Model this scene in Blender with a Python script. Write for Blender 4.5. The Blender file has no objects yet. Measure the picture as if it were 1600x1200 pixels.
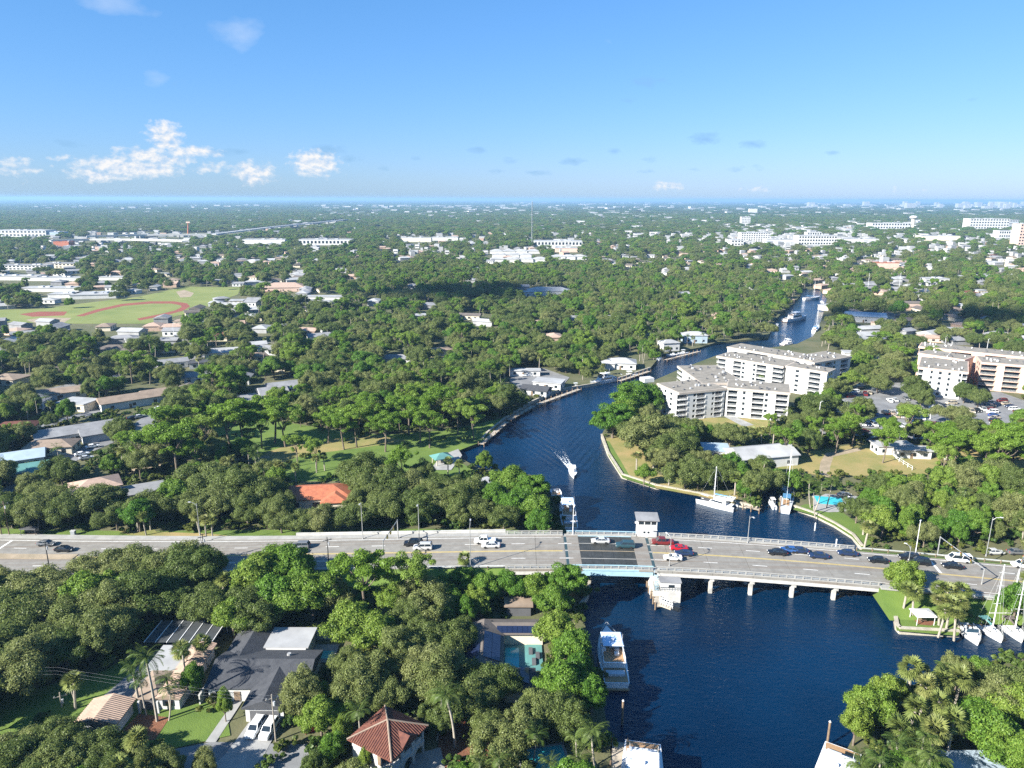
import bpy, bmesh, math, random
import numpy as np
from mathutils import Vector, Matrix
from mathutils.geometry import delaunay_2d_cdt

random.seed(7)
rng = np.random.default_rng(7)
scn = bpy.context.scene
COL = scn.collection

# ------------------------------------------------------------------ camera
FPX, CAMH, EYE, ROLL = 1120.0, 92.0, 311.0, 0.0031      # focal length in photo pixels, height (m), eye-level row, roll
PITCH = math.atan((600 - EYE) / FPX)
_f = np.array([0, math.cos(PITCH), -math.sin(PITCH)])
_u0 = np.array([0, math.sin(PITCH), math.cos(PITCH)])
_r0 = np.array([1.0, 0, 0])
CR = _r0 * math.cos(ROLL) + _u0 * math.sin(ROLL)
CU = _u0 * math.cos(ROLL) - _r0 * math.sin(ROLL)
CPOS = np.array([0, 0, CAMH])
cam = bpy.data.objects.new('camera', bpy.data.cameras.new('camera'))
COL.objects.link(cam)
cam.matrix_world = Matrix(((CR[0], CU[0], -_f[0], 0), (CR[1], CU[1], -_f[1], 0), (CR[2], CU[2], -_f[2], CAMH), (0, 0, 0, 1)))
cam.data.sensor_width = 36
cam.data.lens = 36 * FPX / 1600
cam.data.clip_start = 1
cam.data.clip_end = 90000
scn.camera = cam

# ------------------------------------------------------------------ sun, sky, exposure
SUN_EL = math.radians(29)
SH = Vector((0.85, 0.53, 0)).normalized()               # shadows fall to the right and away
SUN_TO = Vector((-SH.x * math.cos(SUN_EL), -SH.y * math.cos(SUN_EL), math.sin(SUN_EL)))
sun = bpy.data.objects.new('sun', bpy.data.lights.new('sun', 'SUN'))
COL.objects.link(sun)
sun.data.energy = 5.0
sun.data.angle = math.radians(0.53)
sun.data.color = (1.0, 0.965, 0.88)
sun.rotation_euler = SUN_TO.to_track_quat('Z', 'Y').to_euler()
scn.view_settings.view_transform = 'Standard'
scn.view_settings.look = 'None'
scn.view_settings.gamma = 1
scn.view_settings.exposure = 1.65
scn.view_settings.use_curve_mapping = False

world = bpy.data.worlds.new('World')
scn.world = world
world.use_nodes = True
WT = world.node_tree
WT.nodes.clear()
def wn(t, **k):
    n = WT.nodes.new(t)
    for a, b in k.items():
        setattr(n, a, b)
    return n
def wl(a, b):
    WT.links.new(a, b)
def wm(op, a, b=None, c=None, clamp=False):
    n = wn('ShaderNodeMath', operation=op, use_clamp=clamp)
    for i, v in enumerate((a, b, c)):
        if v is None: continue
        if isinstance(v, (int, float)): n.inputs[i].default_value = v
        else: wl(v, n.inputs[i])
    return n.outputs[0]
sky = wn('ShaderNodeTexSky', sky_type='NISHITA', sun_disc=False)
sky.sun_elevation = SUN_EL
sky.sun_rotation = math.atan2(SUN_TO.x, SUN_TO.y)
sky.altitude = 0
sky.air_density = 1.0
sky.dust_density = 0.35
sky.ozone_density = 4.0
tc = wn('ShaderNodeTexCoord')
sep = wn('ShaderNodeSeparateXYZ'); wl(tc.outputs['Generated'], sep.inputs[0])
hyp = wm('SQRT', wm('ADD', wm('MULTIPLY', sep.outputs[0], sep.outputs[0]), wm('MULTIPLY', sep.outputs[1], sep.outputs[1])))
AZ = wm('ARCTAN2', sep.outputs[0], sep.outputs[1])
EL = wm('ARCTAN2', sep.outputs[2], hyp)
def skydir(px, py):
    d = _f + (px - 800) / FPX * CR + (600 - py) / FPX * CU
    return math.atan2(d[0], d[1]), math.atan2(d[2], math.hypot(d[0], d[1]))
def wnoise(sx, sy, detail, rough, ox=0.0, oy=0.0):
    c = wn('ShaderNodeCombineXYZ')
    wl(wm('MULTIPLY_ADD', AZ, sx, ox), c.inputs[0]); wl(wm('MULTIPLY_ADD', EL, sy, oy), c.inputs[1])
    n = wn('ShaderNodeTexNoise'); n.inputs['Scale'].default_value = 1; n.inputs['Detail'].default_value = detail; n.inputs['Roughness'].default_value = rough
    wl(c.outputs[0], n.inputs['Vector'])
    return n.outputs['Fac']
def lumps(spec):
    tot = None
    for px, py, rx, ry, a in spec:
        az, el = skydir(px, py)
        dx = wm('MULTIPLY', wm('SUBTRACT', AZ, az), FPX / rx)
        dy = wm('MULTIPLY', wm('SUBTRACT', EL, el), FPX / ry)
        g = wm('MULTIPLY', wm('EXPONENT', wm('MULTIPLY', wm('ADD', wm('MULTIPLY', dx, dx), wm('MULTIPLY', dy, dy)), -1.0)), a)
        tot = g if tot is None else wm('MAXIMUM', tot, g)
    return tot
nz = wnoise(75, 110, 9, 0.62)
nz_sun = wnoise(75, 110, 9, 0.62, 0.32, -0.42)
# cumulus towers low in the sky
m1 = lumps([(258, 212, 30, 26, 1), (240, 245, 75, 17, .95), (200, 262, 90, 20, 1), (300, 238, 60, 12, .9), (150, 272, 45, 16, .9), (395, 270, 42, 22, .95),
            (492, 255, 46, 25, 1.05), (335, 262, 45, 14, .7), (22, 262, 45, 22, .72), (1045, 291, 34, 12, .8), (1180, 296, 50, 10, .55), (1420, 298, 60, 10, .5), (100, 247, 30, 8, .65)])
d1 = wm('MULTIPLY', wm('SUBTRACT', wm('MULTIPLY_ADD', nz, 1.25, m1), 1.12), 2.3, clamp=True)
# soft wisps
nz2 = wnoise(22, 40, 6, 0.55, 3.1, 1.7)
m2 = lumps([(372, 48, 50, 26, .85), (245, 122, 26, 16, .55), (180, 8, 60, 20, .8), (955, 68, 40, 22, .4), (550, 10, 40, 14, .3)])
d2 = wm('MULTIPLY', wm('SUBTRACT', wm('MULTIPLY_ADD', nz2, 1.0, m2), 0.95), 0.9, clamp=True)
# small grey flat-bottomed scud
nz3 = wnoise(60, 130, 6, 0.6, 7.7, 4.2)
m3 = lumps([(1100, 216, 34, 13, 1), (1178, 226, 26, 10, 1), (745, 235, 22, 9, .95), (895, 252, 26, 10, .95), (960, 236, 18, 9, .85), (795, 251, 22, 8, .85),
            (840, 270, 34, 7, .85), (1015, 250, 24, 8, .8), (1010, 128, 52, 14, .8), (985, 156, 22, 9, .75), (1148, 264, 20, 7, .8), (1185, 262, 16, 8, .8),
            (600, 263, 20, 6, .8), (650, 247, 16, 6, .8), (510, 236, 40, 14, .95), (360, 237, 40, 8, .9), (552, 248, 30, 8, .85), (110, 224, 34, 8, .8), (280, 132, 40, 12, .6),
            (1300, 239, 18, 6, .8), (1010, 268, 24, 6, .75), (1085, 265, 20, 6, .7), (775, 268, 24, 6, .8), (1250, 140, 44, 14, .5), (1520, 155, 30, 10, .55)])
d3 = wm('MULTIPLY', wm('SUBTRACT', wm('MULTIPLY_ADD', nz3, 1.1, m3), 1.1), 1.5, clamp=True)
lit = wm('MULTIPLY_ADD', wm('SUBTRACT', nz, nz_sun), 3.2, 0.62, clamp=True)  # sunlit and shaded cloud sides, painted in from noise shifted toward the sun
ccol = wn('ShaderNodeMix', data_type='RGBA'); wl(lit, ccol.inputs[0])
ccol.inputs[6].default_value = (2.7, 3.5, 4.6, 1); ccol.inputs[7].default_value = (5.3, 5.1, 4.9, 1)
mixA = wn('ShaderNodeMix', data_type='RGBA'); wl(wm('MULTIPLY', d3, 0.8), mixA.inputs[0])
srgb = wn('ShaderNodeSeparateColor'); wl(sky.outputs[0], srgb.inputs[0])          # the photograph's paler, evenly graded rendering of that sky
SKYC = wn('ShaderNodeCombineColor')
wl(wm('MULTIPLY', wm('POWER', srgb.outputs[0], .95), .52), SKYC.inputs[0]); wl(wm('MULTIPLY', wm('POWER', srgb.outputs[1], .7), 1.06), SKYC.inputs[1]); wl(wm('MULTIPLY', wm('POWER', srgb.outputs[2], .7), 1.6), SKYC.inputs[2])
wl(SKYC.outputs[0], mixA.inputs[6]); mixA.inputs[7].default_value = (1.35, 2.6, 4.1, 1)
mixB = wn('ShaderNodeMix', data_type='RGBA'); wl(wm('MULTIPLY', d2, 0.7), mixB.inputs[0]); wl(mixA.outputs[2], mixB.inputs[6]); mixB.inputs[7].default_value = (4.6, 5.0, 5.6, 1)
mixC = wn('ShaderNodeMix', data_type='RGBA'); wl(wm('MULTIPLY', d1, 0.9), mixC.inputs[0]); wl(mixB.outputs[2], mixC.inputs[6]); wl(ccol.outputs[2], mixC.inputs[7])
bg = wn('ShaderNodeBackground'); bg.inputs[1].default_value = 0.063
wl(mixC.outputs[2], bg.inputs[0])
wo = wn('ShaderNodeOutputWorld'); wl(bg.outputs[0], wo.inputs[0])

cy = scn.cycles
cy.max_bounces = 8; cy.diffuse_bounces = 4; cy.glossy_bounces = 2; cy.transmission_bounces = 6; cy.volume_bounces = 0; cy.transparent_max_bounces = 6
cy.caustics_reflective = False; cy.caustics_refractive = False
cy.use_adaptive_sampling = False
cy.use_denoising = False; cy.sample_clamp_indirect = 4

# ------------------------------------------------------------------ helpers
LAND = 1.2
def P(px, py, z=LAND):
    """a place on the level z, read off the photograph"""
    d = _f + (px - 800) / FPX * CR + (600 - py) / FPX * CU
    t = (z - CAMH) / d[2]
    q = CPOS + d * t
    return Vector((q[0], q[1], z))
def proj(p):
    v = np.asarray(p, float) - CPOS
    w = v @ _f
    return 800 + FPX * (v @ CR) / w, 600 - FPX * (v @ CU) / w, w
def projn(A):
    v = A - CPOS
    w = v @ _f
    return 800 + FPX * (v @ CR) / w, 600 - FPX * (v @ CU) / w, w
def inpoly(X, Y, poly):
    X = np.asarray(X, float); Y = np.asarray(Y, float)
    r = np.zeros(X.shape, bool)
    n = len(poly)
    for i in range(n):
        x1, y1 = poly[i][0], poly[i][1]; x2, y2 = poly[(i + 1) % n][0], poly[(i + 1) % n][1]
        if y1 == y2: continue
        c = ((y1 > Y) != (y2 > Y)) & (X < (x2 - x1) * (Y - y1) / (y2 - y1) + x1)
        r ^= c
    return r

MATS = {}
def mat(name, col, col2=None, rough=0.8, scale=0.4, metallic=0.0, bump=0.0, bscale=6.0, spec=0.3, detail=4.0, obj_rand=0.0):
    m = bpy.data.materials.new(name); m.use_nodes = True
    nt = m.node_tree; b = nt.nodes['Principled BSDF']
    b.inputs['Roughness'].default_value = rough; b.inputs['Metallic'].default_value = metallic
    b.inputs['Specular IOR Level'].default_value = spec
    geo = nt.nodes.new('ShaderNodeNewGeometry')
    if col2 is None: col2 = tuple(c * 0.78 for c in col)
    n = nt.nodes.new('ShaderNodeTexNoise'); n.inputs['Scale'].default_value = scale; n.inputs['Detail'].default_value = detail; n.inputs['Roughness'].default_value = 0.65
    nt.links.new(geo.outputs['Position'], n.inputs['Vector'])
    r = nt.nodes.new('ShaderNodeMapRange'); r.inputs[1].default_value = 0.33; r.inputs[2].default_value = 0.67
    nt.links.new(n.outputs['Fac'], r.inputs[0])
    mx = nt.nodes.new('ShaderNodeMix'); mx.data_type = 'RGBA'
    nt.links.new(r.outputs[0], mx.inputs[0])
    mx.inputs[6].default_value = (*col2, 1); mx.inputs[7].default_value = (*col, 1)
    out = mx.outputs[2]
    if obj_rand:
        oi = nt.nodes.new('ShaderNodeObjectInfo')
        h = nt.nodes.new('ShaderNodeHueSaturation')
        r2 = nt.nodes.new('ShaderNodeMapRange'); r2.inputs[3].default_value = 1 - obj_rand; r2.inputs[4].default_value = 1 + obj_rand
        nt.links.new(oi.outputs['Random'], r2.inputs[0]); nt.links.new(r2.outputs[0], h.inputs['Value']); nt.links.new(out, h.inputs['Color'])
        out = h.outputs[0]
    nt.links.new(out, b.inputs['Base Color'])
    if bump:
        n2 = nt.nodes.new('ShaderNodeTexNoise'); n2.inputs['Scale'].default_value = bscale; n2.inputs['Detail'].default_value = 5
        nt.links.new(geo.outputs['Position'], n2.inputs['Vector'])
        bp = nt.nodes.new('ShaderNodeBump'); bp.inputs['Strength'].default_value = bump; bp.inputs['Distance'].default_value = 0.2
        nt.links.new(n2.outputs['Fac'], bp.inputs['Height']); nt.links.new(bp.outputs[0], b.inputs['Normal'])
    MATS[name] = m
    return m

class MB:
    """collects shapes for ONE mesh"""
    def __init__(s): s.v = []; s.f = []
    def add(s, vs, fs):
        o = len(s.v); s.v += [tuple(v) for v in vs]; s.f += [tuple(i + o for i in f) for f in fs]; return s
    def box(s, x0, x1, y0, y1, z0, z1, rz=0.0, o=(0, 0, 0), top=None):
        t = top or (0, 0)      # inset of the top face in x and y
        c, n = math.cos(rz), math.sin(rz)
        pts = [(x0, y0, z0), (x1, y0, z0), (x1, y1, z0), (x0, y1, z0), (x0 + t[0], y0 + t[1], z1), (x1 - t[0], y0 + t[1], z1), (x1 - t[0], y1 - t[1], z1), (x0 + t[0], y1 - t[1], z1)]
        pts = [(o[0] + c * x - n * y, o[1] + n * x + c * y, o[2] + z) for x, y, z in pts]
        return s.add(pts, [(3, 2, 1, 0), (4, 5, 6, 7), (0, 1, 5, 4), (1, 2, 6, 5), (2, 3, 7, 6), (3, 0, 4, 7)])
    def prism(s, poly, z0, z1):
        n = len(poly)
        a = sum(poly[i][0] * poly[(i + 1) % n][1] - poly[(i + 1) % n][0] * poly[i][1] for i in range(n))
        if a < 0: poly = poly[::-1]
        zz = lambda z, p: z(p) if callable(z) else z
        vs = [(p[0], p[1], zz(z0, p)) for p in poly] + [(p[0], p[1], zz(z1, p)) for p in poly]
        fs = [tuple(range(n - 1, -1, -1)), tuple(range(n, 2 * n))] + [(i, (i + 1) % n, n + (i + 1) % n, n + i) for i in range(n)]
        return s.add(vs, fs)
    def cyl(s, p0, p1, r0, r1=None, n=8, cap=True):
        r1 = r0 if r1 is None else r1
        p0 = Vector(p0); p1 = Vector(p1); d = (p1 - p0)
        if d.length < 1e-6: return s
        d.normalize()
        a = d.orthogonal().normalized(); b = d.cross(a)
        vs = []
        for p, r in ((p0, r0), (p1, r1)):
            for i in range(n):
                t = 2 * math.pi * i / n
                vs.append(p + a * (r * math.cos(t)) + b * (r * math.sin(t)))
        fs = [(i, (i + 1) % n, n + (i + 1) % n, n + i) for i in range(n)]
        if cap: fs += [tuple(range(n - 1, -1, -1)), tuple(range(n, 2 * n))]
        return s.add(vs, fs)
    def tube(s, pts, r, n=6):
        for a, b in zip(pts[:-1], pts[1:]): s.cyl(a, b, r, r, n)
        return s
    def loft(s, rings, cap=True):
        n = len(rings[0]); o = [v for r in rings for v in r]; fs = []
        for k in range(len(rings) - 1):
            for i in range(n):
                fs.append((k * n + i, k * n + (i + 1) % n, (k + 1) * n + (i + 1) % n, (k + 1) * n + i))
        if cap: fs += [tuple(range(n - 1, -1, -1)), tuple(range((len(rings) - 1) * n, len(rings) * n))]
        return s.add(o, fs)
    def data(s, name, m, smooth=False):
        me = bpy.data.meshes.new(name); me.from_pydata(s.v, [], s.f); me.update()
        if m is not None: me.materials.append(MATS[m] if isinstance(m, str) else m)
        if smooth: me.polygons.foreach_set('use_smooth', [True] * len(me.polygons))
        return me
    def build(s, name, m, parent=None, loc=None, rz=0.0, smooth=False):
        return link(name, s.data(name, m, smooth), parent, loc, rz)
def link(name, me, parent=None, loc=None, rz=0.0):
    o = bpy.data.objects.new(name, me); COL.objects.link(o)
    if parent is not None: o.parent = parent
    if loc is not None: o.location = loc
    if rz: o.rotation_euler = (0, 0, rz)
    return o
def tag(o, label=None, cat=None, group=None, kind=None):
    if label: o['label'] = label
    if cat: o['category'] = cat
    if group: o['group'] = group
    if kind: o['kind'] = kind
    return o
def thing(name, label, cat, loc=(0, 0, 0), rz=0.0, group=None):
    o = link(name, None, None, loc, rz); o.empty_display_size = 0.5
    return tag(o, label, cat, group)
def kids(o): return [c for c in COL.objects if c.parent == o]
KIDS = {}
def copy_tree(o, loc, rz=0.0, scale=None, label=None, ch=None):
    r = o.copy(); COL.objects.link(r); r.location = loc; r.rotation_euler = (0, 0, rz)
    if scale is not None: r.scale = scale
    if label: r['label'] = label
    def rec(src, dst):
        for c in KIDS.get(src.name) or []:
            d = c.copy(); COL.objects.link(d); d.parent = dst; rec(c, d)
    rec(o, r)
    return r
def remember(root):
    """note the children once so that copying stays quick"""
    def rec(o):
        KIDS[o.name] = list(o.children)
        for c in o.children: rec(c)
    rec(root); return root
LANDMARKS = []
def landmark(phrase, p): LANDMARKS.append((phrase, float(p[0]), float(p[1])))
AUTO = []                # (object, phrase, class) to be given its own label at the end
CLEAR = []               # photo outlines that trees keep out of
SITES = []               # ground circles (x, y, r) that trees keep out of
# ------------------------------------------------------------------ materials
mat('m_ground', (.125, .115, .06), (.06, .075, .028), .95, .06, bump=.5, bscale=1.2, detail=6)
mat('m_fieldgrass', (.20, .215, .065), (.13, .165, .04), .95, .035, bump=.3, bscale=3, detail=6)
mat('m_lawn', (.115, .17, .03), (.075, .125, .022), .95, .12, bump=.5, bscale=5, detail=6)
mat('m_drylawn', (.30, .22, .095), (.15, .165, .045), .95, .09, bump=.4, bscale=4, detail=6)
mat('m_mulch', (.20, .085, .045), (.12, .055, .03), .95, .5, bump=.5, bscale=5)
mat('m_dirt', (.34, .27, .19), (.22, .18, .12), .95, .25, bump=.3)
mat('m_track', (.24, .07, .045), (.19, .06, .04), .9, .1)
mat('m_street', (.21, .21, .212), (.14, .14, .142), .9, .15, bump=.2)
mat('m_drive', (.32, .316, .303), (.23, .226, .218), .85, .3)
mat('m_asphalt', (.085, .085, .088), (.06, .06, .062), .9, .3)
mat('m_seawall', (.42, .38, .31), (.27, .245, .195), .9, .6, bump=.4)
mat('m_concrete', (.32, .312, .29), (.235, .23, .213), .85, .35, bump=.2, bscale=3)
mat('m_pier', (.50, .485, .445), (.29, .28, .255), .85, .5, bump=.3, bscale=2)
mat('m_whiteconc', (.50, .487, .455), (.36, .35, .325), .8, .5)
mat('m_paint_white', (.78, .77, .74), (.55, .54, .51), .7, 1.3)
mat('m_paint_yellow', (.62, .45, .10), (.48, .36, .1), .7, 1.3)
mat('m_steelblue', (.30, .44, .50), (.24, .37, .43), .5, .8)
mat('m_grate', (.065, .065, .06), (.04, .042, .038), .55, .7, metallic=.3)
mat('m_joint', (.03, .06, .07), None, .7)
mat('m_rail', (.55, .56, .54), None, .5, 1, metallic=.4)
mat('m_pole', (.42, .42, .41), None, .5, 1, metallic=.5)
mat('m_poledark', (.06, .058, .055), None, .6)
mat('m_wood', (.22, .155, .10), (.13, .095, .065), .9, 1.2)
mat('m_dock', (.40, .345, .275), (.27, .235, .19), .9, .8)
mat('m_stucco_white', (.55, .545, .53), (.44, .435, .42), .85, .25)
mat('m_stucco_cream', (.62, .55, .43), (.55, .49, .38), .85, .25)
mat('m_stucco_peach', (.58, .41, .325), (.50, .355, .285), .85, .2)
mat('m_stucco_grey', (.42, .43, .44), None, .85, .25)
mat('m_stucco_blue', (.33, .41, .48), None, .85, .25)
mat('m_fascia', (.44, .38, .32), (.37, .32, .27), .85, .4)
mat('m_gravel', (.25, .225, .19), (.165, .15, .125), .95, .35, bump=.4, bscale=3)
mat('m_roofwhite', (.37, .37, .368), (.25, .25, .25), .8, .12)
mat('m_roofgrey', (.25, .25, .255), (.17, .17, .175), .9, .3)
mat('m_roofdark', (.062, .064, .07), (.042, .044, .05), .95, .8, bump=.4, bscale=6)
mat('m_rooftan', (.27, .205, .155), (.19, .145, .11), .9, .4)
mat('m_roofbrown', (.135, .115, .10), (.095, .08, .07), .9, .4)
mat('m_roofteal', (.10, .24, .225), None, .7, .4)
mat('m_tile_orange', (.40, .14, .07), (.28, .09, .05), .85, .8)
mat('m_tile_red', (.145, .055, .036), (.085, .032, .024), .85, 1.4)
mat('m_tile_beige', (.40, .285, .22), (.30, .215, .165), .85, .8)
mat('m_glass', (.02, .028, .036), (.012, .018, .024), .08, .6, spec=.6)
mat('m_glassblue', (.03, .06, .09), (.02, .04, .06), .08, .6, spec=.7)
mat('m_shade', (.10, .10, .105), None, .7)
mat('m_garage', (.30, .315, .33), None, .6, 1)
mat('m_ac', (.58, .58, .58), (.42, .42, .42), .5, 1, metallic=.3)
mat('m_solar', (.014, .022, .055), (.01, .016, .04), .12, .5, spec=.6)
mat('m_poolwater', (.05, .42, .44), (.04, .36, .40), .06, .4, spec=.5, bump=.1, bscale=3)
mat('m_gel', (.70, .70, .70), (.62, .62, .62), .25, .4, spec=.5)
mat('m_gelblue', (.50, .62, .78), (.44, .56, .72), .3, .4, spec=.5)
mat('m_gelgrey', (.50, .52, .55), None, .35, .4)
mat('m_teak', (.36, .22, .12), (.28, .17, .09), .7, 2)
mat('m_canvas', (.08, .22, .38), None, .8)
mat('m_tyre', (.018, .018, .018), None, .8)
mat('m_rim', (.5, .5, .5), None, .35, 1, metallic=.7)
mat('m_lamp_red', (.35, .02, .015), None, .3)
mat('m_lamp_white', (.75, .75, .72), None, .2)
mat('m_orangefence', (.75, .20, .05), (.62, .16, .04), .8, 1)
mat('m_red', (.42, .07, .05), None, .8)
mat('m_signal', (.10, .09, .03), None, .5)
for nm, c in dict(black=(.012, .013, .016), navy=(.015, .03, .075), white=(.80, .80, .79), silver=(.48, .48, .47), grey=(.14, .145, .15), red=(.42, .012, .02), maroon=(.15, .018, .018),
                  blue=(.03, .09, .25), beige=(.42, .36, .27), teal=(.03, .07, .085)).items():
    mat('car_' + nm, c, tuple(x * .93 for x in c), .25, .5, spec=.6, metallic=.15)

def leafmat(name, a, b, c, trans=.45):
    """foliage: a, b, c are three leaf hues picked per tree and per leaf"""
    m = bpy.data.materials.new(name); m.use_nodes = True; nt = m.node_tree; nt.nodes.clear()
    N = lambda t: nt.nodes.new(t)
    oi = N('ShaderNodeObjectInfo'); ge = N('ShaderNodeNewGeometry')
    r1 = N('ShaderNodeValToRGB'); e = r1.color_ramp.elements
    e[0].position = 0.0; e[0].color = (*a, 1); e[1].position = 1.0; e[1].color = (*c, 1)
    k = r1.color_ramp.elements.new(.5); k.color = (*b, 1)
    mt = N('ShaderNodeMath'); mt.operation = 'MULTIPLY_ADD'; mt.inputs[1].default_value = .34
    sb = N('ShaderNodeMath'); sb.operation = 'MULTIPLY_ADD'; sb.inputs[1].default_value = .72; sb.inputs[2].default_value = -.03
    nt.links.new(oi.outputs['Random'], sb.inputs[0]); nt.links.new(ge.outputs['Random Per Island'], mt.inputs[0]); nt.links.new(sb.outputs[0], mt.inputs[2])
    nt.links.new(mt.outputs[0], r1.inputs[0])
    hs = N('ShaderNodeHueSaturation')
    r2 = N('ShaderNodeMapRange'); r2.inputs[3].default_value = .78; r2.inputs[4].default_value = 1.3
    nt.links.new(ge.outputs['Random Per Island'], r2.inputs[0]); nt.links.new(r2.outputs[0], hs.inputs['Value']); nt.links.new(r1.outputs[0], hs.inputs['Color'])
    d = N('ShaderNodeBsdfDiffuse'); t = N('ShaderNodeBsdfTranslucent'); mx = N('ShaderNodeMixShader'); mx.inputs[0].default_value = trans
    g = N('ShaderNodeBsdfGlossy'); g.inputs['Roughness'].default_value = .45; m2 = N('ShaderNodeMixShader'); m2.inputs[0].default_value = .012
    for x in (d, t): nt.links.new(hs.outputs[0], x.inputs['Color'])
    o = N('ShaderNodeOutputMaterial')
    nt.links.new(d.outputs[0], mx.inputs[1]); nt.links.new(t.outputs[0], mx.inputs[2])
    nt.links.new(mx.outputs[0], m2.inputs[1]); nt.links.new(g.outputs[0], m2.inputs[2]); nt.links.new(m2.outputs[0], o.inputs[0])
    MATS[name] = m
leafmat('leaf_oak', (.080, .124, .028), (.142, .178, .050), (.215, .228, .085))
leafmat('leaf_green', (.060, .155, .018), (.118, .215, .028), (.205, .262, .046))
leafmat('leaf_pine', (.110, .195, .022), (.150, .245, .030), (.195, .270, .050))
leafmat('leaf_cabbage', (.135, .185, .045), (.195, .230, .065), (.275, .275, .10))
leafmat('leaf_coco', (.060, .105, .025), (.095, .145, .032), (.135, .165, .045))
leafmat('leaf_shrub', (.045, .10, .018), (.085, .135, .028), (.15, .15, .035))
leafmat('leaf_pink', (.36, .14, .13), (.42, .18, .16), (.46, .22, .2))
leafmat('leaf_yellow', (.30, .27, .03), (.38, .33, .04), (.42, .36, .06))
leafmat('leaf_dead', (.22, .15, .075), (.28, .2, .1), (.32, .24, .13))
mat('m_bark', (.19, .15, .115), (.105, .085, .065), .95, 2.0, bump=.5)
mat('m_palmbark', (.34, .30, .25), (.24, .21, .17), .9, 2.0)

def watermat():
    m = bpy.data.materials.new('m_water'); m.use_nodes = True; nt = m.node_tree; b = nt.nodes['Principled BSDF']
    N = lambda t: nt.nodes.new(t); L = nt.links.new
    ge = N('ShaderNodeNewGeometry')
    n = N('ShaderNodeTexNoise'); n.inputs['Scale'].default_value = .018; n.inputs['Detail'].default_value = 3; L(ge.outputs['Position'], n.inputs['Vector'])
    r = N('ShaderNodeMapRange'); r.inputs[1].default_value = .35; r.inputs[2].default_value = .65; L(n.outputs[0], r.inputs[0])
    mx = N('ShaderNodeMix'); mx.data_type = 'RGBA'; L(r.outputs[0], mx.inputs[0]); mx.inputs[6].default_value = (.0002, .0060, .021, 1); mx.inputs[7].default_value = (.0004, .0180, .052, 1)
    wp = N('ShaderNodeTexNoise'); wp.inputs['Scale'].default_value = .011; wp.inputs['Detail'].default_value = 4; wp.inputs['Distortion'].default_value = 1.2; L(ge.outputs['Position'], wp.inputs['Vector'])
    wr = N('ShaderNodeMapRange'); wr.inputs[1].default_value = .4; wr.inputs[2].default_value = .62; wr.inputs[3].default_value = .03; wr.inputs[4].default_value = .2; L(wp.outputs[0], wr.inputs[0]); L(wr.outputs[0], b.inputs['Roughness'])
    L(mx.outputs[2], b.inputs['Base Color']); b.inputs['IOR'].default_value = 1.33; b.inputs['Specular Tint'].default_value = (.28, .76, 1, 1)
    hsum = None
    for sc_, st, det in ((.55, .6, 3), (2.2, .25, 4), (.12, .5, 2)):
        mp = N('ShaderNodeMapping'); mp.inputs['Rotation'].default_value = (0, 0, .5); mp.inputs['Scale'].default_value = (1, 1.9, 1); L(ge.outputs['Position'], mp.inputs['Vector'])
        k = N('ShaderNodeTexNoise'); k.inputs['Scale'].default_value = sc_; k.inputs['Detail'].default_value = det; L(mp.outputs[0], k.inputs['Vector'])
        q = N('ShaderNodeMath'); q.operation = 'MULTIPLY'; q.inputs[1].default_value = st; L(k.outputs[0], q.inputs[0])
        if hsum is None: hsum = q.outputs[0]
        else:
            s = N('ShaderNodeMath'); L(hsum, s.inputs[0]); L(q.outputs[0], s.inputs[1]); hsum = s.outputs[0]
    # ripples left behind by the motor boat
    sp = N('ShaderNodeSeparateXYZ'); L(ge.outputs['Position'], sp.inputs[0])
    def M(op, a, b_=None, c_=None, cl=False):
        q = N('ShaderNodeMath'); q.operation = op; q.use_clamp = cl
        for i, v in enumerate((a, b_, c_)):
            if v is None: continue
            if isinstance(v, (int, float)): q.inputs[i].default_value = v
            else: L(v, q.inputs[i])
        return q.outputs[0]
    bp_ = P(897, 745, 0); hd = (P(880, 690, 0) - bp_).normalized()
    X = M('SUBTRACT', sp.outputs[0], bp_.x); Y = M('SUBTRACT', sp.outputs[1], bp_.y)
    al = M('ADD', M('MULTIPLY', X, hd.x), M('MULTIPLY', Y, hd.y)); ac = M('ABSOLUTE', M('ADD', M('MULTIPLY', X, -hd.y), M('MULTIPLY', Y, hd.x)))
    ph = M('ADD', M('MULTIPLY', al, .9), M('MULTIPLY', ac, -2.0))
    env = M('MULTIPLY', M('MULTIPLY', M('DIVIDE', al, 6.0, cl=True), M('SUBTRACT', 1.0, M('DIVIDE', al, 110.0), cl=True)),
            M('MULTIPLY', M('SUBTRACT', 1.15, M('DIVIDE', ac, M('MULTIPLY_ADD', al, .55, 3.0)), cl=True), M('DIVIDE', ac, 5.0, cl=True)))
    wv = M('MULTIPLY', M('MULTIPLY', M('SINE', ph), env), .55)
    hsum = M('ADD', hsum, wv)
    bp = N('ShaderNodeBump'); bp.inputs['Strength'].default_value = .65; bp.inputs['Distance'].default_value = .38
    L(hsum, bp.inputs['Height']); L(bp.outputs[0], b.inputs['Normal'])
    MATS['m_water'] = m
watermat()
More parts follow.
